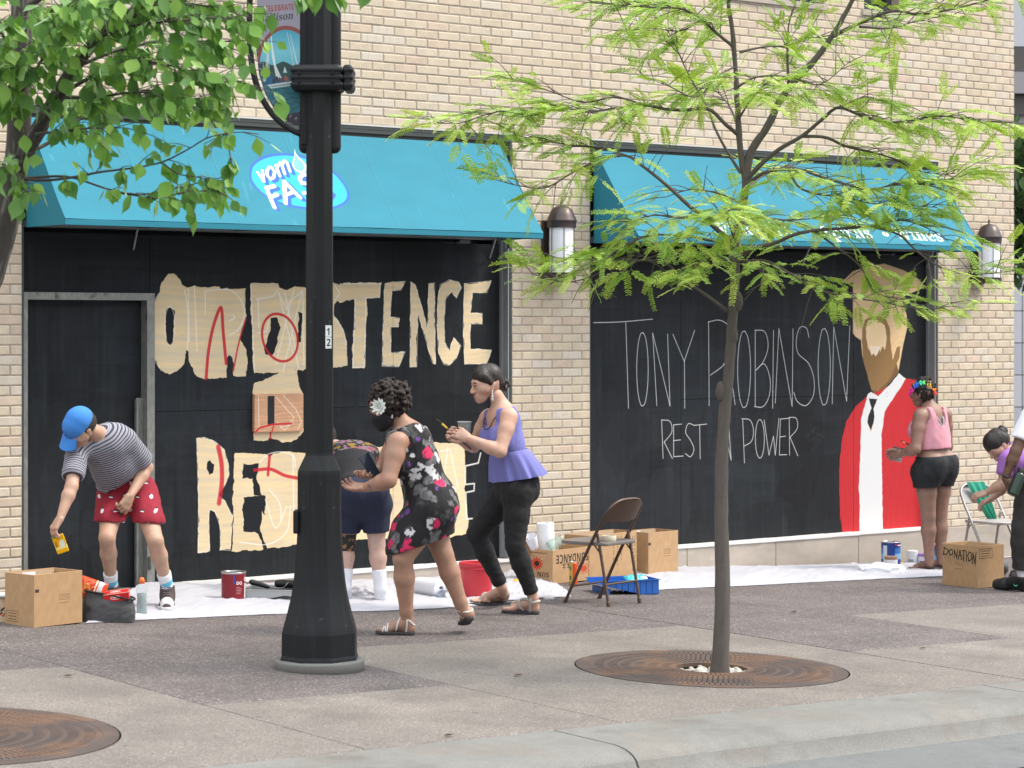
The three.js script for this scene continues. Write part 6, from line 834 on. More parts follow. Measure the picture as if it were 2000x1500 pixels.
// ---------- the woman in the lilac top ----------
{
  const D = 16.05, J = (x, y, n = 0) => atDepth(x, y, D - n), t = thing('person', 'person in a lilac peplum top and black trousers holding a paint brush and a cup', 'person', onGround(1000, 1192).toArray()), o = t.position.clone(), rel = g => g.translate(-o.x, -o.y, -o.z);
  const j = { pelvis: J(1003, 945, 0), neck: J(979, 793, 0.0), neckTop: J(969, 772, 0.02), shL: J(995, 815, 0.14), shR: J(951, 818, -0.15), elL: J(977, 882, 0.24), elR: J(925, 872, -0.24), wrL: J(915, 856, 0.18), wrR: J(892, 857, -0.04), hipL: J(1011, 960, 0.09), hipR: J(993, 962, -0.1), knL: J(1006, 1066, 0.12), knR: J(930, 1044, -0.14), anL: J(1042, 1168, 0.04), anR: J(980, 1146, -0.22) };
  const gl = onGround(1050, 1200), gt = onGround(982, 1196.5), rl = onGround(992, 1180), rt = onGround(922, 1183), lift = V(0, 0.016, 0); for (const q of [gl, gt, rl, rt]) q.add(lift);
  const hb = headBones(J(951, 753, 0.02), scr(-0.9, -0.13, 0.4), scr(-0.1, 0.99, 0.06));
  const torso = torsoBones(j, { chest: 0.128, waist: 0.118, hip: 0.135, flat: 0.8, sh: 0.052, bust: 0.066, seat: 0.084, neck: 0.046 });
  const arms = [...armBones(j.shL, j.elL, j.wrL, 1.02), ...armBones(j.shR, j.elR, j.wrR, 1.0)], legs = [...legBones(j.hipL, j.knL, j.anL, 1.02), ...legBones(j.hipR, j.knR, j.anR, 1.02)];
  const fl = footBones(j.anL, gl, gt, { side: 1 }), fr = footBones(j.anR, rl, rt, { side: -1 });
  const hl = handBones(j.wrL, scr(-0.8, 0.42, -0.35), scr(-0.25, -0.1, -0.95), 1, [0.45, 0.5, 0.55, 0.55, 0.6]), hr = handBones(j.wrR, scr(-0.6, 0.5, 0.55), scr(0.5, 0.15, 0.8), -1, [0.8, 0.9, 0.95, 0.95, 0.7]);
  const C = skinCol([0.53, 0.32, 0.24], hb.P(0, -0.06, 0.097)), C2 = skinCol([0.53, 0.32, 0.24]);
  part('body', rel(merge([flesh([...torso, ...arms, ...legs], { color: C2 }), flesh(hb, { cell: 0.0045, K: 0.012, color: C }), flesh([...fl, ...fr], { cell: 0.005, color: C2 }), flesh(hl, { cell: 0.004, color: C2 }), flesh(hr, { cell: 0.004, color: C2 })])), skinMat, t);
  face(t, hb, o, [0.02, 0.014, 0.01]);
  const P = hb.P, dark = p => { const k = 1 + 0.5 * nz(p.x * 120, p.y * 30, p.z * 120); return [0.018 * k, 0.012 * k, 0.01 * k]; };
  part('hair', rel(flesh([[P(0, 0.056, -0.025), P(0, 0.058, 0.012), 0.09, 0.085, { flat: [hb.r, 0.88] }], [P(0.05, 0.068, 0.04), P(0.072, 0.02, 0.0), 0.026, 0.012], [P(-0.05, 0.068, 0.04), P(-0.072, 0.02, 0.0), 0.026, 0.014], [P(0, 0.0, -0.07), P(0, -0.03, -0.07), 0.06, 0.046], [P(-0.045, 0.07, 0.05), P(0.045, 0.074, 0.05), 0.022, 0.022]], { cell: 0.005, K: 0.03, warp: (x, y, z) => 0.0025 * nz(x * 70, y * 25, z * 70), color: dark })), vcCloth(0.5), t);
  reseed(5); const bun = []; const bc = P(0.0, -0.01, -0.135); for (let i = 0; i < 26; i++) { const a = V(rr(-1, 1), rr(-1, 1), rr(-1, 1)).normalize().multiplyScalar(rr(0.02, 0.034)).add(bc); bun.push([a, a.clone().add(V(rr(-1, 1), rr(-1, 1), rr(-1, 1)).multiplyScalar(0.018)), 0.011, 0.008, { k: 0.006 }]); } bun.push([bc, bc.clone().add(V(0, 0.001, 0)), 0.026, 0.026]);
  part('bun', rel(flesh(bun, { cell: 0.004, color: dark })), vcCloth(0.5), t);
  const er = P(-0.082, -0.03, 0.0); part('earring', rel(merge([0, 1, 2, 3].map(i => new THREE.SphereGeometry(0.006 + 0.001 * i, 8, 6).scale(1, 1.6, 0.6).translate(er.x, er.y - 0.008 - i * 0.017, er.z)))), std([0.6, 0.6, 0.62], 0.25, { metalness: 0.7 }), t);
  // lilac top: fitted bodice with wide straps, flared peplum
  const F = torsoFrame(j), A = (k, a, b = 0) => lerp(j.pelvis, j.neck, k).addScaledVector(F.front, a).addScaledVector(F.side, b), up = along(j.pelvis, j.neck), L = j.pelvis.distanceTo(j.neck), sd = along(A(0, 0), A(0, 0, 0.1)), fr0 = along(A(0, 0), A(0, 0.1)), armL = along(j.shL, j.elL);
  const lil = std([1, 1, 1], 0.92, { vertexColors: true }), lilC = p => { const k = 1 + 0.1 * nz(p.x * 40, p.y * 40, p.z * 40) + 0.08 * nz(p.x * 150, p.y * 150, p.z * 150); return [0.175 * k, 0.18 * k, 0.47 * k]; };
  const bod = grow(torsoBones(j, { chest: 0.128, waist: 0.118, hip: 0.12, flat: 0.8, sh: 0.052, bust: 0.066 }).filter((_, i) => i !== 5), 0.008);
  const neckline = (x, y, z) => { const p = V(x, y, z), s = sd(p), h = up(p) / L, f = fr0(p); return Math.max(h > 0.64 ? (0.122 + Math.max(0, 0.8 - h) * 0.3 - Math.abs(s)) * -1 : -1, (h - 0.98) * L, f > 0 ? Math.min(0.075 - Math.abs(s), (h - (0.74 + 0.5 * Math.abs(s))) * L) : Math.min(0.075 - Math.abs(s), (h - 0.86) * L), (0.19 - h) * L); };
  part('top', rel(flesh(bod, { cell: 0.0065, cut: neckline, warp: folds(0.0022, 2), color: lilC })), lil, t);
  const pep = new THREE.CylinderGeometry(1, 1, 1, 72, 10, true), pp = pep.attributes.position; for (let i = 0; i < pp.count; i++) { const v = 0.5 - pp.getY(i), a = Math.atan2(pp.getX(i), pp.getZ(i)), R = 0.12 + 0.052 * Math.pow(v, 0.7) + v * 0.013 * Math.sin(a * 9 + 0.7) + v * 0.008 * Math.sin(a * 17), c = lerp(A(0.42, 0.0), A(0.06, -0.035), v), q = c.addScaledVector(F.side, Math.sin(a) * R * 1.3).addScaledVector(F.front, Math.cos(a) * R * (Math.cos(a) < 0 ? 1 + 0.12 * v * -Math.cos(a) : 0.95)); pp.setXYZ(i, q.x, q.y, q.z); } pep.computeVertexNormals();
  part('peplum', rel(pep), std([0.175, 0.18, 0.47], 0.92, { side: THREE.DoubleSide }), t);
  const trimM = std([0.03, 0.035, 0.11], 0.9); part('trim', rel(limb([A(0.98, 0.0, 0.078), A(0.86, 0.105, 0.075), A(0.76, 0.13, 0.04), A(0.74, 0.14, 0), A(0.76, 0.13, -0.04), A(0.86, 0.105, -0.075), A(0.98, 0, -0.078)], 0.004, 5)), trimM, t); part('trim', rel(limb([A(0.99, -0.02, 0.118), A(0.9, 0.06, 0.128), A(0.76, 0.07, 0.132), A(0.7, 0.0, 0.135), A(0.78, -0.07, 0.128), A(0.92, -0.07, 0.118), A(0.99, -0.02, 0.118)], 0.004, 5)), trimM, t);
  // black trousers
  const hemY = J(993, 921).y;
  const blk = p => { const k = 1 + 0.25 * nz(p.x * 30, p.y * 30, p.z * 30); return [0.012 * k, 0.012 * k, 0.014 * k]; }, kL = along(j.knL, j.anL), kR = along(j.knR, j.anR), dL = j.knL.distanceTo(j.anL), dR = j.knR.distanceTo(j.anR);
  const nearL = p => p.distanceTo(lerp(j.knL, j.anL, 0.9)) < p.distanceTo(lerp(j.knR, j.anR, 0.9));
  part('trousers', rel(flesh(grow([...torso.filter((_, i) => i === 3 || i === 4 || i > 7), ...legs], 0.009), { cell: 0.008, warp: (x, y, z) => 0.004 * nz(x * 25, y * 40, z * 25), color: blk, cut: (x, y, z) => { const p = V(x, y, z); return Math.max(up(p) - L * 0.15, y - hemY, nearL(p) ? kL(p) - dL * 0.9 : kR(p) - dR * 0.95); } })), vcCloth(0.9), t);
  const soleM = std([0.035, 0.035, 0.045], 0.8), strM = std([0.42, 0.4, 0.36], 0.85), st = { r: 0.0095, arcs: [[0.02, 0.075, 0.036, 0.05]], lines: [[[0.2, 0.0, 0.02], [0.165, 0.0, 0.05], [0.12, 0.01, 0.066], [0.06, 0.032, 0.07], [0.0, 0.02, 0.075], [-0.012, 0, 0.075], [0.0, -0.022, 0.075], [0.06, -0.03, 0.07], [0.12, -0.012, 0.066], [0.165, 0, 0.05]], [[0.1, 0.036, 0.0], [0.125, 0.03, 0.04], [0.13, 0, 0.063]], [[0.1, -0.036, 0.0], [0.125, -0.03, 0.04], [0.13, 0, 0.063]]] };
  sandal(t, rel, fl, soleM, strM, st); sandal(t, rel, fr, soleM, strM, st);
  brush(J(883, 845, 0.02), scr(-0.74, 0.66, 0.1), 0.31, 'dark handled paint brush with orange ferrule in the hand of the person in lilac', 0.018);
  const cupC = J(907, 838, 0.03), cup = thing('plastic_cup', 'clear plastic cup held by the person in the lilac top', 'cup', cupC.toArray()), cm = phys([0.95, 0.97, 0.97], 0.12, { transmission: 0.85, thickness: 0, ior: 1.45 });
  part('cup_wall', lathe([[0.034, -0.055], [0.046, 0.048]], 28), phys([0.9, 0.92, 0.93], 0.12, { transmission: 0.9, thickness: 0, side: THREE.DoubleSide }), cup); part('cup_rim', new THREE.TorusGeometry(0.0465, 0.0022, 8, 28).rotateX(Math.PI / 2).translate(0, 0.048, 0), std([0.5, 0.5, 0.5], 0.3), cup); part('paint', cyl(0.033, 0.036, 0.022, 24, 0, -0.053, 0), std([0.02, 0.02, 0.022], 0.3), cup);
}
// ---------- the woman in the flowered dress ----------
{
  const D = 14.72, J = (x, y, n = 0) => atDepth(x, y, D - n), t = thing('person', 'person in a black flowered dress and face mask with a white flower in curly hair', 'person', onGround(800, 1236).toArray()), o = t.position.clone(), rel = g => g.translate(-o.x, -o.y, -o.z);
  const j = { pelvis: J(842, 978, 0), neck: J(794, 838, 0.02), neckTop: J(779, 818, 0.03), shL: J(776, 864, 0.17), shR: J(772, 866, -0.15), elL: J(759, 938, 0.25), elR: J(742, 930, -0.2), wrL: J(716, 952, 0.1), wrR: J(720, 922, -0.07), hipL: J(846, 996, 0.09), hipR: J(836, 1000, -0.1), knL: J(787, 1090, 0.12), knR: J(866, 1083, -0.06), anL: J(795, 1210, 0.03), anR: J(905, 1192, -0.1) };
  const hb = headBones(J(757, 800, 0.03), scr(-0.88, -0.42, 0.22), scr(-0.4, 0.9, 0.08));
  const torso = torsoBones(j, { chest: 0.142, waist: 0.135, hip: 0.15, flat: 0.85, sh: 0.058, bust: 0.08, seat: 0.09, neck: 0.052, seatBack: -0.01 });
  const arms = [...armBones(j.shL, j.elL, j.wrL, 1.18), ...armBones(j.shR, j.elR, j.wrR, 1.15)], legs = [...legBones(j.hipL, j.knL, j.anL, 1.1), ...legBones(j.hipR, j.knR, j.anR, 1.1)];
  const lift = V(0, 0.016, 0), gl = onGround(807, 1240).add(lift), gt = onGround(736, 1238).add(lift), rh = J(917, 1206, -0.08), rt = onGround(899, 1229).add(V(0, 0.02, 0));
  const fl = footBones(j.anL, gl, gt, { side: 1 }), rdir = rt.clone().sub(rh).normalize(), fr = footBones(j.anR, rh, rh.clone().addScaledVector(rdir, 0.2), { side: -1, up: V(0, 1, 0).addScaledVector(rdir, -rdir.y).normalize() });
  const hl = handBones(j.wrL, scr(-0.97, 0.02, -0.2), scr(-0.05, 0.85, 0.5), -1, [0.35, 0.4, 0.45, 0.5, 0.5]), hr = handBones(j.wrR, scr(-0.2, -0.3, 0.8), scr(0.0, 0.9, 0.3), 1, [0.6, 0.6, 0.6, 0.6, 0.6]);
  const tatt = lerp(j.elL, j.wrL, 0.78).addScaledVector(FWD, -0.03), S = [0.38, 0.215, 0.15], C0 = skinCol(S), C = p => { const c = C0(p), d = p.distanceTo(tatt); const k = sstep(0.036, 0.02, d) * sstep(-0.1, 0.2, nz(p.x * 60, p.y * 60, p.z * 60)) * 0.6; return c.map(v => v * (1 - k)); };
  part('body', rel(merge([flesh([...torso, ...arms, ...legs], { color: C }), flesh(hb, { cell: 0.0045, K: 0.012, color: C0 }), flesh([...fl, ...fr], { cell: 0.005, color: C0 }), flesh(hl, { cell: 0.004, color: C0 }), flesh(hr, { cell: 0.004, color: C0 })])), skinMat, t);
  face(t, hb, o, [0.02, 0.014, 0.01]);
  const P = hb.P, dark = p => { const k = 1 + 0.6 * nz(p.x * 80, p.y * 80, p.z * 80); return [0.017 * k, 0.01 * k, 0.008 * k]; };
  const hc = P(0, 0.048, -0.04); part('hair', rel(flesh(curls(hc, 0.112, 0.118, 0.122, [hb.r, hb.u, hb.f], 420, 0.009, 0.016, 44, p => { const q = p.clone().sub(hb.P(0, 0, 0)); return !(q.dot(hb.f) > 0.045 && q.dot(hb.u) < 0.055); }), { cell: 0.0045, color: dark })), vcCloth(0.75), t);
  // black face mask with ear loops
  part('face_mask', rel(flesh([[P(0, -0.02, 0.075), P(0, -0.07, 0.07), 0.052, 0.042, { flat: [hb.r, 1.15] }], [P(-0.05, -0.03, 0.04), P(0.05, -0.03, 0.04), 0.038, 0.038], [P(-0.04, -0.065, 0.035), P(0.04, -0.065, 0.035), 0.034, 0.034]], { cell: 0.005, K: 0.02, cut: planeCut(P(0, 0, 0.02), hb.f, -1) })), std([0.014, 0.014, 0.017], 0.85), t);
  part('necklace', rel(limb([P(0.0, -0.1, -0.055), j.neck.clone().addScaledVector(FWD, -0.07).add(V(0, 0.012, 0)), j.neck.clone().add(scr(-0.06, -0.04, 0.04)), j.neck.clone().add(scr(-0.06, -0.04, -0.05))], 0.006, 8)), std([0.65, 0.63, 0.58], 0.35), t);
  const er = P(-0.08, -0.03, 0); part('earring', rel(new THREE.SphereGeometry(0.009, 10, 8).scale(0.7, 1.6, 0.7).translate(er.x, er.y - 0.014, er.z)), std([0.7, 0.7, 0.68], 0.3), t);
  // the big white flower
  const fc = P(-0.1, 0.045, 0.05), petal = [], fn = scr(-0.35, 0.1, 0.93).normalize(), fq = new THREE.Quaternion().setFromUnitVectors(V(0, 0, 1), fn); reseed(15);
  for (let ring = 0; ring < 3; ring++) for (let i = 0; i < 11 - ring * 2; i++) { const Lp = [0.062, 0.048, 0.032][ring], s = new THREE.Shape(); s.moveTo(0, 0); s.quadraticCurveTo(Lp * 0.34, Lp * 0.5, 0, Lp); s.quadraticCurveTo(-Lp * 0.34, Lp * 0.5, 0, 0); const g = new THREE.ShapeGeometry(s, 4), p = g.attributes.position; for (let k = 0; k < p.count; k++) p.setZ(k, 0.012 * (p.getY(k) / Lp) ** 2 - 0.3 * Math.abs(p.getX(k))); g.rotateX(0.35 + ring * 0.3).rotateZ(i / (11 - ring * 2) * 6.283 + rr(-0.15, 0.15)).translate(0, 0, ring * 0.006); petal.push(g); }
  const fg = merge(petal); fg.computeVertexNormals(); part('hair_flower', rel(fg.applyQuaternion(fq).translate(fc.x, fc.y, fc.z)), std([0.74, 0.77, 0.74], 0.8, { side: THREE.DoubleSide }), t);
  // dress: black with white, grey and magenta flowers
  const F = torsoFrame(j), A = (k, a, b = 0) => lerp(j.pelvis, j.neck, k).addScaledVector(F.front, a).addScaledVector(F.side, b), up = along(j.pelvis, j.neck), L = j.pelvis.distanceTo(j.neck), sd = along(A(0, 0), A(0, 0, 0.1)), fr0 = along(A(0, 0), A(0, 0.1));
  const hsh = (i, j, k, n) => { const v = Math.sin(i * 127.1 + j * 311.7 + k * 74.7 + n * 53.3) * 43758.5453; return v - Math.floor(v); };
  const dressC = p => {
    const q = p.clone().sub(j.pelvis), a = nz(p.x * 20, p.y * 20, p.z * 20), b = nz(p.x * 42 + 7, p.y * 42, p.z * 42), cs = 0.068, h = q.dot(F.up); let c = [0.011, 0.011, 0.013];
    const g = fbm(p.x * 8, p.y * 8, p.z * 8, 3); if (g > 0.06) { const k = sstep(0.06, 0.25, g) * clamp(0.5 + 1.2 * b); c = [0.011 + 0.06 * k, 0.011 + 0.06 * k, 0.013 + 0.065 * k]; }
    const I = Math.floor(q.x / cs), Jc = Math.floor(q.y / cs), K = Math.floor(q.z / cs); let best = 9, w = 0, far = 0;
    for (let x = -1; x <= 1; x++) for (let y = -1; y <= 1; y++) for (let z = -1; z <= 1; z++) { const i = I + x, jj = Jc + y, k = K + z, dx = (i + hsh(i, jj, k, 1)) * cs - q.x, dy = (jj + hsh(i, jj, k, 2)) * cs - q.y, dz = (k + hsh(i, jj, k, 3)) * cs - q.z, r = (0.022 + 0.022 * hsh(i, jj, k, 4)) * (1.05 + 0.85 * a + 0.3 * b), d = Math.sqrt(dx * dx + dy * dy + dz * dz) / r; if (d < best) { best = d; w = hsh(i, jj, k, 5); } }
    if (best < 1) { if (w < (h > 0.12 ? 0.3 : 0.1)) c = b > 0.24 ? [0.05, 0.05, 0.06] : [0.6, 0.59, 0.62]; else if (w < (h > 0.12 ? 0.42 : 0.24)) c = b > 0.22 ? [0.2, 0.02, 0.1] : [0.62, 0.022, 0.1]; else if (w < 0.47) c = best < 0.5 ? [0.14, 0.05, 0.28] : c; else if (w < 0.85) { const m = 0.09 + 0.12 * Math.max(0, b + 0.2); c = [m, m, m * 1.06]; } }
    return c;
  };
  const hemP = J(815, 1064, 0), hemN = scr(-0.29, 0.957, 0.0).normalize(), hemCut = planeCut(hemP, hemN, -1);
  const skirt = [[j.pelvis.clone(), lerp(j.hipL, j.hipR, 0.5).add(scr(-0.05, -0.23, 0)), 0.155, 0.165, { k: 0.05 }], [j.hipL, lerp(j.hipL, j.knL, 0.75), 0.135, 0.118, { k: 0.06 }], [j.hipR, lerp(j.hipR, j.knR, 0.75), 0.135, 0.105, { k: 0.06 }], [J(800, 1040, 0.06), J(782, 1075, 0.06), 0.12, 0.09, { k: 0.06 }], [J(843, 975, 0.08), J(848, 988, 0.06), 0.1, 0.105, { k: 0.05 }], [J(843, 975, -0.08), J(848, 988, -0.06), 0.095, 0.1, { k: 0.05 }]];
  const arm1 = along(j.shL, j.elL), cutD = (x, y, z) => { const p = V(x, y, z), s = sd(p), h = up(p) / L, f = fr0(p); return Math.max(hemCut(x, y, z), h > 0.55 ? Math.abs(s) - (0.16 + Math.max(0, 0.8 - h) * 0.35) : -1, (h - 1.06) * L, Math.min(0.062 - Math.abs(s), (h - (f > 0 ? 0.86 : 0.96)) * L)); };
  part('dress', rel(flesh([...grow(torsoBones(j, { chest: 0.142, waist: 0.135, hip: 0.15, flat: 0.85, sh: 0.058, bust: 0.08, seat: 0.09, seatBack: -0.01, belly: 0.085 }).filter((_, i) => i !== 5), 0.012), [lerp(j.neck, j.shL, 0.3), lerp(j.neck, j.shL, 0.8), 0.074, 0.078, { k: 0.03 }], [lerp(j.neck, j.shR, 0.3), lerp(j.neck, j.shR, 0.8), 0.07, 0.072, { k: 0.03 }], ...skirt], { cell: 0.006, cut: cutD, warp: folds(0.0035, 1.6), color: dressC })), vcCloth(0.85), t);
  const wS = std([0.72, 0.72, 0.72], 0.5), bS = std([0.05, 0.045, 0.045], 0.8);
  sandal(t, rel, fl, bS, wS, { r: 0.0052, arcs: [[0.2, 0.034, 0.044, 0.19], [0.185, 0.038, 0.044, 0.21], [0.17, 0.04, 0.042, 0.18]], lines: [[[0.0, 0.025, 0.07], [0.03, 0.035, 0.082], [0.07, 0.03, 0.085], [0.09, 0, 0.09], [0.07, -0.03, 0.085], [0.03, -0.035, 0.08], [0, -0.025, 0.07], [-0.014, 0, 0.068], [0, 0.025, 0.07]], [[0.12, 0.036, 0.0], [0.11, 0.034, 0.05], [0.09, 0.01, 0.088]], [[0.12, -0.036, 0.0], [0.11, -0.034, 0.05], [0.09, -0.01, 0.088]], [[0.05, 0.036, 0.0], [0.045, 0.037, 0.04], [0.045, 0.036, 0.08]], [[0.05, -0.036, 0.0], [0.045, -0.037, 0.04], [0.045, -0.036, 0.08]]] });
  sandal(t, rel, fr, bS, wS, { r: 0.0052, arcs: [[0.2, 0.034, 0.044, 0.19]], lines: [[[0.0, 0.025, 0.07], [0.03, 0.035, 0.082], [0.07, 0.03, 0.085], [0.09, 0, 0.09], [0.07, -0.03, 0.085], [0.03, -0.035, 0.08], [0, -0.025, 0.07], [-0.014, 0, 0.068], [0, 0.025, 0.07]], [[0.05, 0.036, 0.0], [0.045, 0.037, 0.04], [0.03, 0.035, 0.08]], [[0.05, -0.036, 0.0], [0.045, -0.037, 0.04], [0.03, -0.036, 0.08]]] });
  const ph = thing('smartphone', 'dark smartphone held up by the person in the flowered dress', 'phone', J(721, 908, -0.03).toArray()), pq = new THREE.Quaternion().setFromEuler(new THREE.Euler(-0.25, -0.35, 0.38));
  part('case', new RoundedBoxGeometry(0.072, 0.15, 0.01, 3, 0.005).applyQuaternion(pq), std([0.02, 0.028, 0.045], 0.35), ph); part('screen', box(0.064, 0.138, 0.001, 0, 0, 0.0056).applyQuaternion(pq), phys([0.02, 0.03, 0.05], 0.08), ph);
}
// ---------- the painter in the pink top, seen from behind ----------
{
  const D = 20.45, J = (x, y, n = 0) => atDepth(x, y, D - n), t = thing('person', 'person in a pink vest and black shorts painting the red portrait', 'person', onGround(1812, 1113).toArray()), o = t.position.clone(), rel = g => g.translate(-o.x, -o.y, -o.z);
  const j = { pelvis: J(1823, 905, 0), neck: J(1817, 797, 0), neckTop: J(1811, 783, 0), shL: J(1797, 814, 0.1), shR: J(1846, 810, -0.08), elL: J(1788, 877, 0.16), elR: J(1851, 872, -0.16), wrL: J(1761, 886, 0.05), wrR: J(1800, 878, -0.26), hipL: J(1808, 922, 0.08), hipR: J(1839, 922, -0.06), knL: J(1813, 1007, 0.06), knR: J(1836, 1003, -0.06), anL: J(1815, 1098, 0.03), anR: J(1838, 1095, -0.03) };
  const hb = headBones(J(1802, 768, 0.0), scr(-0.78, -0.12, -0.6), scr(-0.1, 0.99, 0));
  const torso = torsoBones(j, { chest: 0.132, waist: 0.128, hip: 0.15, flat: 0.82, sh: 0.056, seat: 0.118, bust: 0.07, neck: 0.05 });
  const arms = [...armBones(j.shL, j.elL, j.wrL, 1.12), ...armBones(j.shR, j.elR, j.wrR, 1.1)], legs = [...legBones(j.hipL, j.knL, j.anL, 1.1), ...legBones(j.hipR, j.knR, j.anR, 1.1)];
  const lift = V(0, 0.004, 0), fl = footBones(j.anL, onGround(1823, 1114.5).add(lift), onGround(1772, 1113).add(lift), { side: 1 }), fr = footBones(j.anR, onGround(1846, 1111).add(lift), onGround(1802, 1109).add(lift), { side: -1 });
  const hl = handBones(j.wrL, scr(-0.95, -0.1, -0.3), scr(-0.2, -0.3, 0.9), 1, [0.5, 0.6, 0.6, 0.6, 0.6]), hr = handBones(j.wrR, scr(-0.8, 0.3, -0.4), scr(-0.2, -0.2, 0.9), -1, [0.7, 0.8, 0.8, 0.8, 0.6]);
  const C = skinCol([0.27, 0.155, 0.115]);
  part('body', rel(merge([flesh([...torso, ...arms, ...legs], { color: C }), flesh(hb, { cell: 0.0055, K: 0.012, color: C }), flesh([...fl, ...fr], { cell: 0.005, color: C }), flesh(hl, { cell: 0.0045, color: C }), flesh(hr, { cell: 0.0045, color: C })])), skinMat, t);
  const P = hb.P, dark = p => { const k = 1 + 0.5 * nz(p.x * 90, p.y * 90, p.z * 90); return [0.013 * k, 0.01 * k, 0.009 * k]; };
  part('hair', rel(flesh(curls(P(0, 0.03, -0.022), 0.078, 0.098, 0.092, [hb.r, hb.u, hb.f], 220, 0.009, 0.014, 9, p => p.clone().sub(P(0, 0, 0)).dot(hb.f) < 0.055 || p.clone().sub(P(0, 0, 0)).dot(hb.u) > 0.06), { cell: 0.006, color: dark })), vcCloth(0.8), t);
  const cols = [[0.6, 0.02, 0.3], [0.7, 0.03, 0.32], [0.1, 0.1, 0.6], [0.03, 0.2, 0.7], [0.03, 0.5, 0.35], [0.1, 0.6, 0.1], [0.7, 0.6, 0.03], [0.75, 0.4, 0.02], [0.75, 0.2, 0.02], [0.7, 0.06, 0.03]], crown = part('flower_crown', rel(limb([-1.25, -0.8, -0.4, 0, 0.4, 0.8, 1.25].map(a => J(1803 + 25 * Math.sin(a), 776 - 27 * Math.cos(a), 0.07)), 0.006, 6)), std([0.03, 0.15, 0.03], 0.9), t);
  cols.forEach((c, i) => { const a = mix(-1.3, 1.25, i / 9), p = J(1803 + 25.5 * Math.sin(a), 776 - 28 * Math.cos(a), 0.085), pt = []; reseed(60 + i); for (let k = 0; k < 7; k++) { const g = new THREE.SphereGeometry(0.0105, 8, 6).scale(1, 1.35, 0.4); g.translate(0, 0.01, 0).rotateX(rr(-0.6, 0.6)).rotateZ(k * 0.9).rotateY(rr(-0.6, 0.6)).translate(p.x, p.y, p.z); pt.push(g); } const f = part('flower', rel(merge(pt)), std(c, 0.8), crown); });
  const F = torsoFrame(j), up = along(j.pelvis, j.neck), L = j.pelvis.distanceTo(j.neck), A = (k, a, b = 0) => lerp(j.pelvis, j.neck, k).addScaledVector(F.front, a).addScaledVector(F.side, b), sd = along(A(0, 0), A(0, 0, 0.1)), fr0 = along(A(0, 0), A(0, 0.1));
  const pinkC = p => { const k = 1 + 0.07 * nz(p.x * 60, p.y * 60, p.z * 60); return [0.64 * k, 0.3 * k, 0.355 * k]; };
  const cutT = (x, y, z) => { const p = V(x, y, z), s = sd(p), h = up(p) / L, f = fr0(p); return Math.max((0.27 - h) * L, (h - 1.02) * L, h > 0.55 ? Math.abs(s) - (0.098 + Math.max(0, 0.82 - h) * 0.3) : -1, Math.min(0.05 - Math.abs(s) + (h > 0.95 ? 0.012 : 0), (h - (f > 0 ? 0.85 : 0.66 + 1.6 * s * s * 40)) * L)); };
  part('vest', rel(flesh([...grow(torsoBones(j, { chest: 0.132, waist: 0.135, hip: 0.13, flat: 0.88, sh: 0.056, bust: 0.07 }).filter((_, i) => i !== 5), 0.014), [A(0.32, -0.02), A(0.7, -0.01), 0.15, 0.13, { flat: [F.front, 0.85], k: 0.04 }]], { cell: 0.0075, cut: cutT, warp: folds(0.006, 1.5), color: pinkC })), vcCloth(0.9), t);
  part('bra_strap', rel(limb([A(0.98, -0.03, 0.05), A(0.8, -0.115, 0.03), A(0.66, -0.13, 0), A(0.8, -0.115, -0.03), A(0.98, -0.03, -0.05)], 0.007, 6)), std([0.35, 0.38, 0.42], 0.9), t);
  const blk = p => { const k = 1 + 0.3 * nz(p.x * 30, p.y * 30, p.z * 30); return [0.013 * k, 0.015 * k, 0.018 * k]; }, kl = along(j.hipL, j.knL), kr = along(j.hipR, j.knR), mid = along(lerp(j.hipL, j.hipR, 0.5), j.hipL);
  part('shorts', rel(flesh([...grow(torso.filter((_, i) => i === 3 || i === 4 || i > 7), 0.012), [j.hipL, lerp(j.hipL, j.knL, 0.5), 0.115, 0.112, { k: 0.03 }], [j.hipR, lerp(j.hipR, j.knR, 0.5), 0.112, 0.105, { k: 0.03 }]], { cell: 0.0075, warp: folds(0.006, 1.6), color: blk, cut: (x, y, z) => { const p = V(x, y, z); return Math.max(up(p) - L * 0.14, mid(p) > 0 ? kl(p) - 0.125 : kr(p) - 0.115); } })), vcCloth(0.85), t);
  brush(J(1772, 867, 0.1), scr(-0.85, 0.45, 0.0), 0.14, 'thin pale paint brush in front of the person in the pink vest', 0.012);
  const tray = thing('foil_tray', 'small silver foil tray held against the red painted robe', 'tray', J(1752, 886, 0.02).toArray()), tq = new THREE.Quaternion().setFromEuler(new THREE.Euler(0.5, -0.65, 0.1));
  const tg = new THREE.BoxGeometry(0.1, 0.13, 0.024, 10, 12, 1), tp = tg.attributes.position; for (let i = 0; i < tp.count; i++) { const k = tp.getZ(i) < 0 ? 0.82 : 1; tp.setXYZ(i, tp.getX(i) * k + 0.003 * nz(tp.getX(i) * 90, tp.getY(i) * 90), tp.getY(i) * k, tp.getZ(i) + 0.004 * nz(tp.getX(i) * 80, tp.getY(i) * 80, 5) - (Math.abs(tp.getX(i)) < 0.042 && Math.abs(tp.getY(i)) < 0.055 && tp.getZ(i) > 0 ? 0.018 : 0)); } tg.computeVertexNormals(); part('foil', tg.applyQuaternion(tq), std([0.7, 0.7, 0.72], 0.35, { metalness: 0.25 }), tray);
}
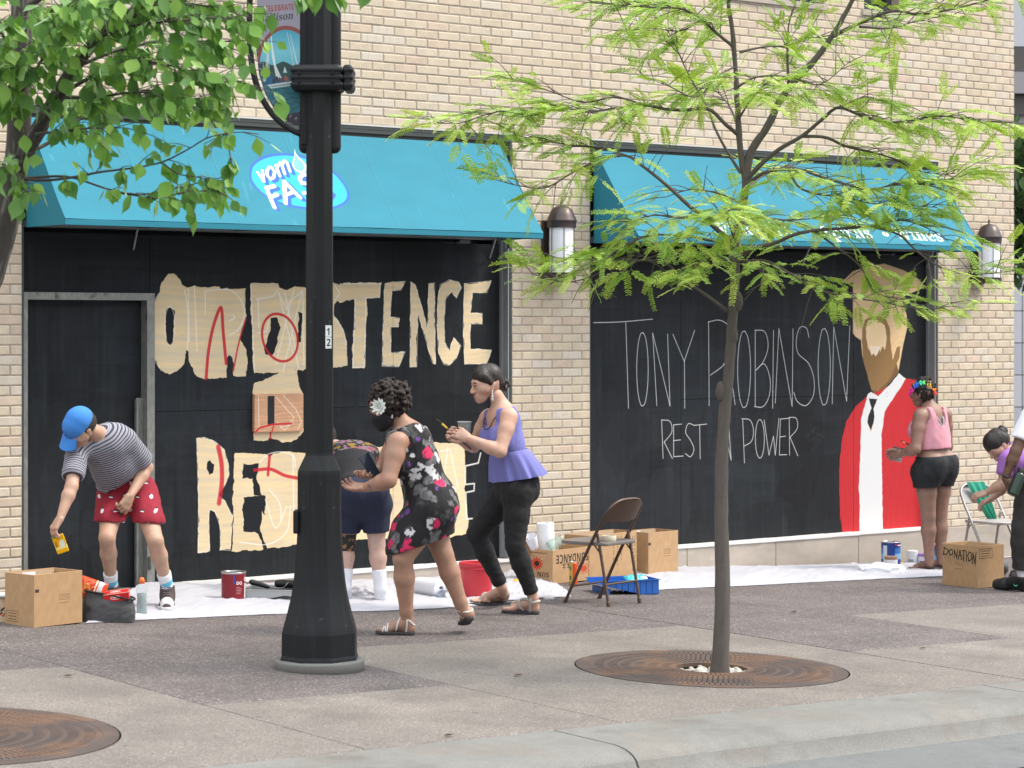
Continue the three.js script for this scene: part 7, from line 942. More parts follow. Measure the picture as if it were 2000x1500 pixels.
// ---------- the helper bent over behind the lamp post ----------
{
  const D = 16.55, J = (x, y, n = 0) => atDepth(x, y, D - n), t = thing('person', 'person in navy shorts and white socks bending to the wall behind the lamp post', 'person', onGround(705, 1172).toArray()), o = t.position.clone(), rel = g => g.translate(-o.x, -o.y, -o.z);
  const j = { pelvis: J(706, 965, 0.02), neck: J(676, 884, -0.4), neckTop: J(656, 872, -0.46), shL: J(656, 890, -0.34), shR: J(722, 888, -0.36), elL: J(640, 945, -0.5), elR: J(728, 945, -0.5), wrL: J(640, 975, -0.62), wrR: J(690, 980, -0.62), hipL: J(683, 985, 0), hipR: J(732, 985, 0), knL: J(676, 1062, -0.04), knR: J(736, 1062, -0.02), anL: J(674, 1148, 0), anR: J(743, 1150, 0) };
  const hb = headBones(J(634, 866, -0.52), scr(-0.3, -0.85, -0.4), scr(-0.5, 0.5, -0.7)), F = torsoFrame(j);
  const torso = torsoBones(j, { chest: 0.15, waist: 0.145, hip: 0.15, flat: 0.8, sh: 0.062, seat: 0.1 }), arms = [...armBones(j.shL, j.elL, j.wrL), ...armBones(j.shR, j.elR, j.wrR)], legs = [...legBones(j.hipL, j.knL, j.anL, 1.02), ...legBones(j.hipR, j.knR, j.anR, 1.02)];
  const C = skinCol([0.5, 0.33, 0.27]), hl = handBones(j.wrL, scr(0, -0.7, -0.6), scr(0.5, 0, -0.8), 1), hr = handBones(j.wrR, scr(0, -0.7, -0.6), scr(-0.5, 0, -0.8), -1);
  part('body', rel(merge([flesh([...torso, ...arms, ...legs], { color: C }), flesh(hb, { cell: 0.006, K: 0.012, color: C }), flesh(hl, { cell: 0.005, color: C }), flesh(hr, { cell: 0.005, color: C })])), skinMat, t);
  part('hair', rel(flesh([[hb.P(0, 0.045, -0.03), hb.P(0, 0.05, 0.01), 0.104, 0.1, { flat: [hb.r, 0.88] }]], { cell: 0.007, warp: folds(0.006, 4) })), std([0.015, 0.012, 0.01], 0.8), t);
  const up = along(j.pelvis, j.neck), L = j.pelvis.distanceTo(j.neck), aL = along(j.shL, j.elL), aR = along(j.shR, j.elR);
  const shirtC = p => { const h = up(p) / L, a = nz(p.x * 16, p.y * 16, p.z * 16), b = nz(p.x * 40, p.y * 40, p.z * 40); let c = [0.012, 0.012, 0.016]; if (h > 0.72) { if (a > 0.14) c = b > 0.1 ? [0.24, 0.04, 0.07] : [0.17, 0.12, 0.15]; else if (a < -0.3 || (h < 0.85 && b > 0.3)) c = [0.22, 0.13, 0.02]; else if (b > 0.25) c = [0.14, 0.15, 0.2]; } return c; };
  part('shirt', rel(flesh([...grow(torso.filter((_, i) => i !== 5), 0.018), [j.shL, lerp(j.shL, j.elL, 0.6), 0.07, 0.075, {}], [j.shR, lerp(j.shR, j.elR, 0.6), 0.07, 0.075, {}]], { cell: 0.008, warp: folds(0.006), color: shirtC, cut: (x, y, z) => { const p = V(x, y, z); return Math.max(-up(p) - 0.02, aL(p) - 0.22, aR(p) - 0.22); } })), vcCloth(0.9), t);
  const nav = std([0.014, 0.018, 0.045], 0.9), kl = along(j.hipL, j.knL), kr = along(j.hipR, j.knR), mid = along(lerp(j.hipL, j.hipR, 0.5), j.hipL);
  part('shorts', rel(flesh([...grow(torso.filter((_, i) => i === 3 || i === 4 || i > 5), 0.014), [j.hipL, lerp(j.hipL, j.knL, 0.9), 0.112, 0.083, { k: 0.015 }], [j.hipR, lerp(j.hipR, j.knR, 0.9), 0.112, 0.083, { k: 0.015 }]], { cell: 0.008, warp: folds(0.006), cut: (x, y, z) => { const p = V(x, y, z); return Math.max(up(p) - 0.1, mid(p) > 0 ? kl(p) - 0.19 : kr(p) - 0.19); } })), nav, t);
  const kn = along(j.knL, j.anL); part('knee_brace', rel(flesh([[lerp(j.hipL, j.knL, 0.72), lerp(j.knL, j.anL, 0.15), 0.067, 0.06]], { cell: 0.007, cut: (x, y, z) => Math.abs(kn(V(x, y, z)) + 0.02) - 0.075, color: p => { const b = nz(p.x * 40, p.y * 40, p.z * 40); return b > 0.2 ? [0.25, 0.12, 0.05] : [0.015, 0.015, 0.017]; } })), vcCloth(0.8), t);
  const sock = std([0.72, 0.73, 0.78], 0.92);
  for (const [an, kne, h, to] of [[j.anL, j.knL, [676, 1172], [656, 1166]], [j.anR, j.knR, [741, 1174.5], [768, 1167.5]]]) { const ax = along(an, kne), f = footBones(an, onGround(...h), onGround(...h).addScaledVector(onGround(...to).sub(onGround(...h)).normalize(), 0.24), { toes: false }); part('sock', rel(flesh([...grow(f, 0.006), [an, lerp(an, kne, 0.4), 0.042, 0.053]], { cell: 0.006, warp: folds(0.003, 2), cut: (x, y, z) => ax(V(x, y, z)) - 0.13 })), sock, t); }
}
// ---------- two helpers at the right edge of the view ----------
{
  const D = 19.9, J = (x, y, n = 0) => atDepth(x, y, D - n), t = thing('person', 'person in a purple shirt with a dark hair bun leaning over the pale chair', 'person', onGround(2010, 1130).toArray()), o = t.position.clone(), rel = g => g.translate(-o.x, -o.y, -o.z);
  const j = { pelvis: J(2028, 955, 0), neck: J(1974, 882, 0.1), neckTop: J(1962, 876, 0.12), shL: J(1966, 898, 0.22), shR: J(1976, 900, -0.12), elL: J(1958, 945, 0.24), elR: J(1962, 950, -0.14), wrL: J(1925, 963, 0.2), wrR: J(1935, 975, -0.02), hipL: J(2030, 972, 0.09), hipR: J(2030, 972, -0.09), knL: J(2016, 1045, 0.1), knR: J(2026, 1045, -0.1), anL: J(2024, 1118, 0.1), anR: J(2034, 1115, -0.1) };
  const hb = headBones(J(1951, 872, 0.14), scr(-0.7, -0.6, 0.3), scr(-0.55, 0.8, 0.1)), F = torsoFrame(j), up = along(j.pelvis, j.neck);
  const torso = torsoBones(j, { chest: 0.13, waist: 0.125, hip: 0.14, flat: 0.8, sh: 0.055, seat: 0.09 }), arms = [...armBones(j.shL, j.elL, j.wrL, 1.0), ...armBones(j.shR, j.elR, j.wrR, 1.0)], legs = [...legBones(j.hipL, j.knL, j.anL), ...legBones(j.hipR, j.knR, j.anR)];
  const g1 = onGround(2024, 1134).add(V(0, 0.02, 0)), f1 = footBones(V(j.anL.x, g1.y + 0.08, j.anL.z), g1, g1.clone().add(scr(-0.22, 0, 0.05)), { toes: false }), g2 = g1.clone().add(scr(0.05, 0, -0.2)), f2 = footBones(V(j.anR.x, g2.y + 0.08, j.anR.z), g2, g2.clone().add(scr(-0.22, 0, 0.05)), { toes: false });
  const hl = handBones(j.wrL, scr(-0.95, -0.25, -0.1), scr(-0.1, -0.8, -0.4), -1, [0.6, 0.7, 0.7, 0.7, 0.6]), hr = handBones(j.wrR, scr(-0.9, -0.4, 0.1), scr(0, -0.8, 0.4), 1), C = skinCol([0.45, 0.27, 0.2]);
  part('body', rel(merge([flesh([...torso, ...arms, ...legs], { color: C, cell: 0.011 }), flesh(hb, { cell: 0.006, K: 0.012, color: C }), flesh(hl, { cell: 0.0045, color: C }), flesh(hr, { cell: 0.0045, color: C })])), skinMat, t);
  const P = hb.P, hairM = std([0.014, 0.011, 0.01], 0.6); part('hair', rel(flesh([[P(0, 0.05, -0.03), P(0, 0.055, 0.012), 0.098, 0.094, { flat: [hb.r, 0.88] }], [P(0, 0.01, -0.06), P(0, -0.03, -0.06), 0.06, 0.04], [P(0.072, 0.03, 0.03), P(0.072, -0.03, 0.01), 0.02, 0.012]], { cell: 0.006, warp: folds(0.003, 4) })), hairM, t);
  const bp = J(1956, 844, 0.14); part('bun', rel(flesh([[bp, bp.clone().add(V(0.01, 0.01, 0)), 0.05, 0.045]], { cell: 0.006, warp: folds(0.006, 4) })), hairM, t);
  const aL = along(j.shL, j.elL), aR = along(j.shR, j.elR); part('shirt', rel(flesh([...grow(torso.filter((_, i) => i !== 5), 0.016), [j.shL, lerp(j.shL, j.elL, 0.5), 0.066, 0.066, {}], [j.shR, lerp(j.shR, j.elR, 0.5), 0.066, 0.066, {}]], { cell: 0.009, warp: folds(0.006), cut: (x, y, z) => { const p = V(x, y, z); return Math.max(-up(p) - 0.06, aL(p) - 0.13, aR(p) - 0.13); } })), std([0.3, 0.13, 0.42], 0.9), t);
  part('trousers', rel(flesh(grow([...torso.filter((_, i) => i === 3 || i === 4), ...legs], 0.012), { cell: 0.01, cut: (x, y, z) => up(V(x, y, z)) - 0.03 })), std([0.03, 0.03, 0.04], 0.9), t); part('shoes', rel(flesh([...grow(f1, 0.012), ...grow(f2, 0.012)], { cell: 0.008 })), std([0.03, 0.03, 0.035], 0.8), t);
}
{
  const D = 18.72, J = (x, y, n = 0) => atDepth(x, y, D - n), t = thing('person', 'person at the right edge in a white shirt, dark trousers and black sneakers', 'person', onGround(1990, 1155).toArray()), o = t.position.clone(), rel = g => g.translate(-o.x, -o.y, -o.z);
  const j = { pelvis: J(2034, 925, 0), neck: J(2050, 792, 0), neckTop: J(2050, 772, 0), shL: J(2012, 815, 0.2), shR: J(2064, 815, -0.2), elL: J(1984, 882, 0.26), elR: J(2030, 890, -0.26), wrL: J(1963, 934, 0.24), wrR: J(2000, 930, -0.2), hipL: J(2020, 945, 0.1), hipR: J(2034, 945, -0.1), knL: J(1998, 1030, 0.12), knR: J(2050, 1035, -0.1), anL: J(1997, 1120, 0.06), anR: J(2080, 1110, -0.2) };
  const hb = headBones(J(2048, 742, 0), scr(-0.95, -0.1, 0.2), V(0, 1, 0)), up = along(j.pelvis, j.neck);
  const torso = torsoBones(j, { chest: 0.155, waist: 0.15, hip: 0.15, flat: 0.78, sh: 0.065 }), arms = [...armBones(j.shL, j.elL, j.wrL, 1.1), ...armBones(j.shR, j.elR, j.wrR, 1.1)], legs = [...legBones(j.hipL, j.knL, j.anL, 1.1), ...legBones(j.hipR, j.knR, j.anR, 1.1)];
  const hl = handBones(j.wrL, scr(0.45, -0.85, 0.1), scr(0.7, 0.3, -0.5), 1, [0.9, 0.9, 0.9, 0.9, 0.6]), hr = handBones(j.wrR, scr(0, -0.9, 0.1), scr(0.7, 0.3, 0.5), -1), S = [0.15, 0.078, 0.05], C0 = skinCol(S), tt = lerp(j.elL, j.wrL, 0.4), C = p => { const c = C0(p), k = sstep(0.085, 0.04, p.distanceTo(tt)) * sstep(0.0, 0.25, nz(p.x * 40, p.y * 40, p.z * 40)) * 0.6; return c.map(v => v * (1 - k)); };
  part('body', rel(merge([flesh([...torso, ...arms, ...legs], { color: C, cell: 0.011 }), flesh(hb, { cell: 0.006, K: 0.012, color: C0 }), flesh(hl, { cell: 0.0045, color: C0 }), flesh(hr, { cell: 0.0045, color: C0 })])), skinMat, t);
  part('hair', rel(flesh([[hb.P(0, 0.045, -0.025), hb.P(0, 0.05, 0.008), 0.098, 0.095, { flat: [hb.r, 0.88] }]], { cell: 0.008 })), std([0.014, 0.011, 0.01], 0.9), t);
  const aL = along(j.shL, j.elL), aR = along(j.shR, j.elR); part('shirt', rel(flesh([...grow(torso.filter((_, i) => i !== 5), 0.018), [j.shL, lerp(j.shL, j.elL, 0.7), 0.075, 0.085, {}], [j.shR, lerp(j.shR, j.elR, 0.7), 0.075, 0.085, {}]], { cell: 0.009, warp: folds(0.006), cut: (x, y, z) => { const p = V(x, y, z); return Math.max(-up(p) - 0.05, aL(p) - 0.2, aR(p) - 0.2); } })), std([0.74, 0.75, 0.8], 0.9), t);
  const kL = along(j.knL, j.anL), dL = j.knL.distanceTo(j.anL); part('trousers', rel(flesh([...grow(torso.filter((_, i) => i === 3 || i === 4), 0.014), ...grow(legs, 0.03), [lerp(j.knL, j.anL, 0.3), lerp(j.knL, j.anL, 0.95), 0.08, 0.068, {}], [lerp(j.knR, j.anR, 0.3), lerp(j.knR, j.anR, 0.95), 0.08, 0.068, {}]], { cell: 0.009, warp: folds(0.009, 1.6), cut: (x, y, z) => { const p = V(x, y, z); return Math.max(up(p) - 0.06, kL(p) - dL * 0.9); } })), std([0.033, 0.031, 0.03], 0.92), t);
  part('watch', rel(ringAt(lerp(j.elL, j.wrL, 0.93), j.wrL.clone().sub(j.elL), 0.031, 0.008)), std([0.02, 0.02, 0.025], 0.5), t);
  const g = onGround(1996, 1155).add(V(0, 0.02, 0)), d = onGround(1938, 1150).sub(onGround(1996, 1155)).setY(0).normalize(), f = footBones(V(j.anL.x, g.y + 0.09, j.anL.z), g.clone().addScaledVector(d, -0.05), g.clone().addScaledVector(d, 0.24), { toes: false });
  part('sock', rel(flesh([[V(j.anL.x, g.y + 0.115, j.anL.z), j.anL.clone().add(V(0, 0.08, 0)), 0.042, 0.048]], { cell: 0.006, warp: folds(0.004, 3) })), std([0.75, 0.76, 0.8], 0.92), t);
  const sh = part('shoe', rel(flesh(grow(f, 0.016), { cell: 0.006, cut: (x, y, z) => y - g.y - 0.1 })), std([0.014, 0.016, 0.018], 0.6), t); part('sole', rel(flesh(grow(f, 0.02), { cell: 0.006, cut: (x, y, z) => Math.max(y - g.y - 0.016, g.y - 0.014 - y) })), std([0.02, 0.022, 0.024], 0.7), sh);
  const ff = fieldOf(f, 0.02); let m1 = f.P(0.1, 0, 0.03); for (let i = 0; i < 60 && ff(m1.x, m1.y, m1.z) < 0.0175; i++) m1 = m1.addScaledVector(FWD, -0.002); part('swoosh', rel(limb([m1.clone().add(scr(0.035, 0.016, 0)), m1.clone().add(scr(-0.005, -0.008, 0)), m1.clone().add(scr(-0.018, -0.004, 0)), m1.clone().add(scr(-0.02, 0.004, 0))], [0.001, 0.004, 0.005, 0.002], 6)), std([0.1, 0.65, 0.38], 0.5), sh);
  const bt = thing('drink_bottle', 'dark green drink bottle in the hand of the person at the right edge', 'bottle', J(1986, 944, 0.3).toArray()), bq = new THREE.Quaternion().setFromEuler(new THREE.Euler(0.1, 0, -0.45));
  part('bottle', lathe([[0, -0.1], [0.042, -0.098], [0.045, -0.09], [0.045, 0.06], [0.04, 0.075], [0.03, 0.085]], 24).applyQuaternion(bq), phys([0.012, 0.03, 0.02], 0.25), bt); part('cap', lathe([[0.03, 0.085], [0.034, 0.088], [0.034, 0.115], [0.028, 0.12], [0, 0.12]], 20).applyQuaternion(bq), std([0.015, 0.016, 0.018], 0.5), bt);
}
// ================= things on the pavement =================
M.card = [0.42, 0.285, 0.165];
const cardMap = draw => canvasTex(512, 512, (g, W, H) => { const o = g.createImageData(W, H), q = o.data; for (let y = 0; y < H; y++) for (let x = 0; x < W; x++) { const k = 1 + 0.05 * nz(x * 0.02, y * 0.01, 3) + 0.04 * nz(x * 0.5, y * 0.05, 6) + 0.05 * fbm(x * 0.008, y * 0.008, 2, 3), i = (y * W + x) * 4; q[i] = 176 * k; q[i + 1] = 143 * k; q[i + 2] = 106 * k; q[i + 3] = 255; } g.putImageData(o, 0, 0); if (draw) draw(g, W, H); });
const plainCard = std([1, 1, 1], 0.92, { map: cardMap() }), rimCard = std([0.5, 0.37, 0.24], 0.95);
const stampArt = (g, W, H) => { g.strokeStyle = '#5b4632'; g.fillStyle = '#5b4632'; g.lineWidth = 4; g.globalAlpha = 0.8; g.strokeRect(W * 0.52, H * 0.42, W * 0.22, H * 0.1); for (let i = 0; i < 4; i++) g.fillRect(W * 0.54, H * (0.44 + i * 0.018), W * 0.18, 2); for (let i = 0; i < 9; i++) g.fillRect(W * (0.52 + i * 0.025), H * 0.57, W * 0.016, 9); g.globalAlpha = 1; };
const arrowsArt = (g, W, H) => { g.strokeStyle = g.fillStyle = '#4a3827'; g.lineWidth = 5; g.strokeRect(W * 0.06, H * 0.72, W * 0.4, H * 0.2); for (let i = 0; i < 3; i++) g.fillRect(W * 0.12, H * (0.76 + i * 0.055), W * 0.28, 7); };
// an open carton from three lower corners in view: left, nearest, right
function carton(label, pl, pc, pr, h, deep, arts, group, turnFace = 'right') {
  const C = onGround(...pc), Rr = onGround(...(turnFace === 'right' ? pr : pl)), o = C.clone(), a = Rr.clone().sub(C).setY(0), w = a.length(); a.normalize();
  const other = onGround(...(turnFace === 'right' ? pl : pr)).sub(C).setY(0), n = V(-a.z, 0, a.x); if (n.dot(FWD) < 0) n.negate(); const flip = a.clone().cross(n).y > 0;
  const t = thing('cardboard_box', label, 'box', o.toArray(), group), th = 0.006, m = new THREE.Matrix4().makeBasis(a, V(0, 1, 0), n), put = g => { g.applyMatrix4(m); if (m.determinant() < 0) { g = g.index ? g.toNonIndexed() : g; for (const k of ['position', 'normal', 'uv']) { const A = g.attributes[k], s = A.itemSize, r = A.array; for (let i = 0; i < A.count; i += 3) for (let c = 0; c < s; c++) { const q = r[(i + 1) * s + c]; r[(i + 1) * s + c] = r[(i + 2) * s + c]; r[(i + 2) * s + c] = q; } } } return g; };
  const wall = (x0, z0, x1, z1, art, name = 'side_panel') => { const L = Math.hypot(x1 - x0, z1 - z0), g = new RoundedBoxGeometry(L, h, th, 1, 0.002), p = g.attributes.position, uv = new Float32Array(p.count * 2); for (let i = 0; i < p.count; i++) { uv[2 * i] = p.getX(i) / L + 0.5; uv[2 * i + 1] = p.getY(i) / h + 0.5; if (p.getY(i) > 0) p.setZ(i, p.getZ(i) + 0.004 * Math.sin((p.getX(i) / L + 0.5) * 3.1)); } g.setAttribute('uv', new THREE.BufferAttribute(uv, 2)); g.rotateY(-Math.atan2(z1 - z0, x1 - x0)).translate((x0 + x1) / 2, h / 2, (z0 + z1) / 2); return part(name, put(g), art ? std([1, 1, 1], 0.92, { map: cardMap(art) }) : plainCard, t); };
  const s = flip ? 1 : 1; wall(0, 0, w, 0, arts[0]); wall(0, deep, 0, 0, arts[1]); wall(w, 0, w, deep); wall(w, deep, 0, deep);
  part('bottom', put(box(w - 0.01, 0.006, deep - 0.01, w / 2, 0.006, deep / 2)), plainCard, t);
  const fl = []; for (const [x, z, lx, lz, r] of [[w / 2, 0.02, w - 0.02, 0.12, 0], [w / 2, deep - 0.02, w - 0.02, 0.12, 0]]) part('inner_flap', put(box(lx, 0.11, 0.005, x, h - 0.06, z)), rimCard, t);
  t.userData.frame = undefined; delete t.userData.frame; return { t, put, w, deep, h, at: (x, y, z) => V(x, y, z).applyMatrix4(m).add(o) };
}
{
  const c1 = carton('tall open cardboard box at the far left, beside the grey cooler bag', [37, 1216], [66, 1226.5], [160, 1218.5], 0.315, 0.27, [(g, W, H) => { stampArt(g, W, H); g.fillStyle = '#3b3430'; g.fillRect(W * 0.02, H * 0.28, W * 0.08, H * 0.06); }, arrowsArt]);
  part('label', c1.put(box(0.1, 0.05, 0.002, c1.w * 0.42, c1.h - 0.035, c1.deep - 0.03)), std([0.75, 0.77, 0.8], 0.7), c1.t);
  const c2 = carton('open cardboard box with lines of print, directly behind the brown folding chair', [1146, 1133], [1150, 1134], [1243, 1127], 0.345, 0.24, [(g, W, H) => { g.fillStyle = '#4d3a28'; g.globalAlpha = 0.75; for (const [x, n] of [[0.5, 26], [0.58, 24], [0.66, 20], [0.9, 30], [0.95, 26]]) for (let i = 0; i < n; i++) if ((i * 7 + x * 100) % 5 > 0.8) g.fillRect(W * x, H * (0.08 + i * 0.028), 12, 8); for (let i = 0; i < 3; i++) g.fillRect(W * 0.12, H * (0.06 + i * 0.04), W * 0.12, 6); g.globalAlpha = 1; }, arrowsArt]);
  const c3 = carton('open cardboard box with a stamped front, right of the brown folding chair', [1247, 1118], [1266, 1124], [1324, 1121], 0.34, 0.26, [(g, W, H) => { stampArt(g, W, H); g.fillStyle = '#3b3430'; g.fillRect(W * 0.0, H * 0.24, W * 0.08, H * 0.06); }, null]);
  part('label', c3.put(box(0.09, 0.05, 0.002, c3.w * 0.3, c3.h - 0.03, c3.deep - 0.03)), std([0.75, 0.77, 0.8], 0.7), c3.t);
  const c4 = carton('cardboard box lettered DONATION by hand, standing at the right beside the sneakers', [1841, 1141.5], [1909, 1149.5], [1938, 1143], 0.33, 0.3, [(g, W, H) => { g.save(); g.translate(W, 0); g.scale(-1, 1); g.strokeStyle = '#1c1a1a'; g.lineCap = 'round'; g.lineJoin = 'round'; g.lineWidth = 13; const L = (...p) => { g.beginPath(); p.forEach((q, i) => i ? g.lineTo(W * q[0], H * q[1]) : g.moveTo(W * q[0], H * q[1])); g.stroke(); }; L([0.06, 0.1], [0.03, 0.28], [0.14, 0.25], [0.18, 0.16], [0.04, 0.1]); L([0.24, 0.14], [0.19, 0.2], [0.22, 0.28], [0.3, 0.24], [0.29, 0.15], [0.24, 0.13]); L([0.34, 0.32], [0.35, 0.14], [0.42, 0.34], [0.44, 0.13]); L([0.46, 0.36], [0.51, 0.13], [0.56, 0.36]); L([0.48, 0.27], [0.55, 0.26]); L([0.56, 0.14], [0.67, 0.13]); L([0.62, 0.14], [0.61, 0.38]); L([0.69, 0.15], [0.69, 0.38]); L([0.78, 0.16], [0.73, 0.24], [0.76, 0.38], [0.84, 0.32], [0.83, 0.18], [0.77, 0.15]); L([0.87, 0.42], [0.88, 0.16], [0.94, 0.44], [0.97, 0.15]); for (let i = 0; i < 16; i++) { g.lineWidth = 3; L([0.06 + i * 0.058, 0.2 + (i % 3) * 0.05], [0.08 + i * 0.058, 0.38 + (i % 4) * 0.04]); } g.fillStyle = '#5b4632'; g.globalAlpha = 0.8; for (let i = 0; i < 3; i++) g.fillRect(W * 0.36, H * (0.44 + i * 0.025), W * 0.24, 3); for (let i = 0; i < 8; i++) g.fillRect(W * (0.36 + i * 0.03), H * 0.57, W * 0.02, 8); g.restore(); }, (g, W, H) => { g.strokeStyle = g.fillStyle = '#4a3827'; g.lineWidth = 8; g.strokeRect(W * 0.45, H * 0.08, W * 0.48, H * 0.22); for (let i = 0; i < 3; i++) g.fillRect(W * 0.52, H * (0.12 + i * 0.06), W * 0.34, 9); }], undefined, 'left');
  // the produce box with its print upside down, full of supplies
  const c5 = carton('produce box standing upside down with black lettering, filled with rolls and cups', [1037, 1132], [1079, 1141.5], [1149, 1136], 0.255, 0.3, [(g, W, H) => { g.save(); g.translate(W, H); g.rotate(Math.PI); g.fillStyle = '#29231f'; g.font = 'bold 104px sans-serif'; g.save(); g.translate(W * 0.0, H * 0.84); g.scale(0.84, 1.75); g.fillText('SUNDANCE', 0, 0); g.restore(); for (let i = 0; i < 4; i++) { const x = W * (0.3 + i * 0.13), y = H * 0.5; g.lineWidth = 9; g.strokeStyle = '#2a211b'; g.beginPath(); g.moveTo(x, y - 40); g.lineTo(x, y + 50); g.moveTo(x, y); g.lineTo(x - 26, y + 40); g.moveTo(x, y); g.lineTo(x + 26, y + 40); g.moveTo(x - 22, y - 22); g.lineTo(x + 22, y - 22); g.stroke(); } g.fillStyle = '#b7452c'; g.beginPath(); g.arc(W * 0.14, H * 0.36, 50, 0, 7); g.fill(); for (let i = 0; i < 12; i++) { g.beginPath(); g.arc(W * 0.14 + 74 * Math.cos(i * 0.52), H * 0.36 + 74 * Math.sin(i * 0.52), 12, 0, 7); g.fill(); } g.restore(); }, (g, W, H) => { g.fillStyle = '#b8402a'; g.beginPath(); for (let i = 0; i < 24; i++) { const a = i / 24 * 6.283, r = (i % 2 ? 70 : 118); g.lineTo(W * 0.5 + r * Math.cos(a), H * 0.42 + r * Math.sin(a)); } g.fill(); g.fillStyle = '#241d1a'; g.beginPath(); g.arc(W * 0.5, H * 0.42, 40, 0, 7); g.fill(); for (let i = 0; i < 9; i++) g.fillRect(W * 0.2 + i * 36, H * 0.08 + (i % 2) * 8, 30, 12); g.save(); g.translate(W * 0.9, H * 0.74); g.rotate(Math.PI); g.font = 'bold 100px sans-serif'; g.fillText('SUN', 0, 40); g.restore(); g.fillStyle = '#c4512f'; for (let i = 0; i < 14; i++) { g.beginPath(); g.arc(W * (0.15 + (i * 37 % 70) / 100), H * (0.12 + (i * 53 % 70) / 100), 9, 0, 7); g.fill(); } }]);
  const roll = (t, r, h, q, p) => { part('paper', new THREE.LatheGeometry([[0.02, 0], [r - 0.006, 0], [r, 0.004], [r, h - 0.004], [r - 0.006, h], [0.02, h], [0.02, 0]].map(a => new THREE.Vector2(...a)), 36).applyQuaternion(q), std([0.78, 0.79, 0.82], 0.95), t); part('tube', new THREE.CylinderGeometry(0.0205, 0.0205, h * 0.98, 20, 1, true).translate(0, h / 2, 0).applyQuaternion(q), std([0.1, 0.08, 0.06], 0.9, { side: THREE.DoubleSide }), t); };
  const q0 = new THREE.Quaternion(), tilt = (x, z) => new THREE.Quaternion().setFromEuler(new THREE.Euler(x, 0, z));
  const tw = thing('paper_towel_roll', 'upright roll of white paper towels standing in the produce box', 'paper towels', c5.at(c5.w * 0.38, 0.17, c5.deep * 0.62).toArray()); roll(tw, 0.066, 0.275, tilt(-0.02, 0.06)); part('print', box(0.05, 0.018, 0.002, -0.005, 0.245, 0.066).applyQuaternion(new THREE.Quaternion().setFromAxisAngle(V(0, 1, 0), -YAW - 0.3)), std([0.3, 0.3, 0.5], 0.9), tw);
  const cp = thing('paper_cup', 'white paper cup tipped in the left of the produce box', 'cup', c5.at(c5.w * 0.05, 0.26, c5.deep * 0.65).toArray()), cq = tilt(0.2, 0.5); part('cup_wall', lathe([[0, 0], [0.034, 0.0], [0.047, 0.11], [0.049, 0.112], [0.045, 0.108], [0.032, 0.006], [0, 0.006]], 24).applyQuaternion(cq), std([0.8, 0.82, 0.88], 0.7), cp);
  const jr = thing('glass_jar', 'clear glass jar lying among the supplies in the produce box', 'jar', c5.at(c5.w * 0.14, 0.27, c5.deep * 0.28).toArray()), jq = tilt(0.5, -1.0); part('glass', lathe([[0, 0], [0.04, 0], [0.044, 0.01], [0.044, 0.08], [0.034, 0.098], [0.034, 0.115]], 24).applyQuaternion(jq), phys([0.75, 0.85, 0.8], 0.08, { transmission: 0.8, thickness: 0, side: THREE.DoubleSide }), jr); part('lid', cyl(0.037, 0.037, 0.014, 20, 0, 0.112, 0).applyQuaternion(jq), std([0.45, 0.42, 0.3], 0.35, { metalness: 0.6 }), jr);
  const sl = thing('wood_scrap', 'short brown wood scrap leaning in the left corner of the produce box', 'wood scrap', c5.at(0.02, 0.2, c5.deep * 0.8).toArray()); part('slat', plankUV(box(0.03, 0.17, 0.06, -0.02, 0.06, 0, 0.003)).applyQuaternion(tilt(0, 0.28)), std([0.3, 0.18, 0.09], 0.85), sl);
  // cooler bag with snacks
  const gp = onGround(212, 1217), bag = thing('cooler_bag', 'sagging grey cooler bag full of snacks, right of the tall cardboard box', 'bag', gp.toArray()), bR = new THREE.Quaternion().setFromAxisAngle(V(0, 1, 0), -YAW + 0.12);
  const bg = new THREE.BoxGeometry(1, 1, 1, 24, 14, 14), bp = bg.attributes.position; for (let i = 0; i < bp.count; i++) { let x = bp.getX(i), y = bp.getY(i) + 0.5, z = bp.getZ(i); const l = Math.pow(Math.pow(Math.abs(x * 2), 5) + Math.pow(Math.abs(z * 2), 5), 0.2), k = Math.max(Math.abs(x * 2), Math.abs(z * 2)) / Math.max(l, 1e-6); const top = mix(0.2, 0.135, x + 0.5), W = 0.31 * (1 - 0.1 * y + 0.06 * Math.sin(3.14 * y)), Dp = 0.2 * (1 - 0.22 * y + 0.1 * Math.sin(3.14 * y)); bp.setXYZ(i, x * k * W + 0.004 * nz(x * 9, y * 9, z * 9), y * top - (y > 0.99 && Math.abs(x) < 0.47 && Math.abs(z) < 0.44 ? 0.025 : 0) + 0.004 * nz(x * 7, y * 7, z * 7 + 3), z * k * Dp - 0.1 + 0.006 * nz(x * 10, y * 10, z * 3)); } bg.computeVertexNormals();
  part('bag_body', bg.applyQuaternion(bR), std([0.06, 0.062, 0.066], 0.85), bag); part('rim', limb([[-0.14, 0.198, -0.02], [0, 0.17, -0.015], [0.138, 0.138, -0.02], [0.138, 0.138, -0.17], [0, 0.17, -0.18], [-0.14, 0.198, -0.17], [-0.14, 0.198, -0.02]].map(p => V(...p).applyQuaternion(bR)), 0.006, 6), std([0.012, 0.012, 0.013], 0.8), bag); part('tag', box(0.035, 0.025, 0.003, -0.128, 0.09, 0.006).applyQuaternion(bR), std([0.014, 0.014, 0.015], 0.8), bag);
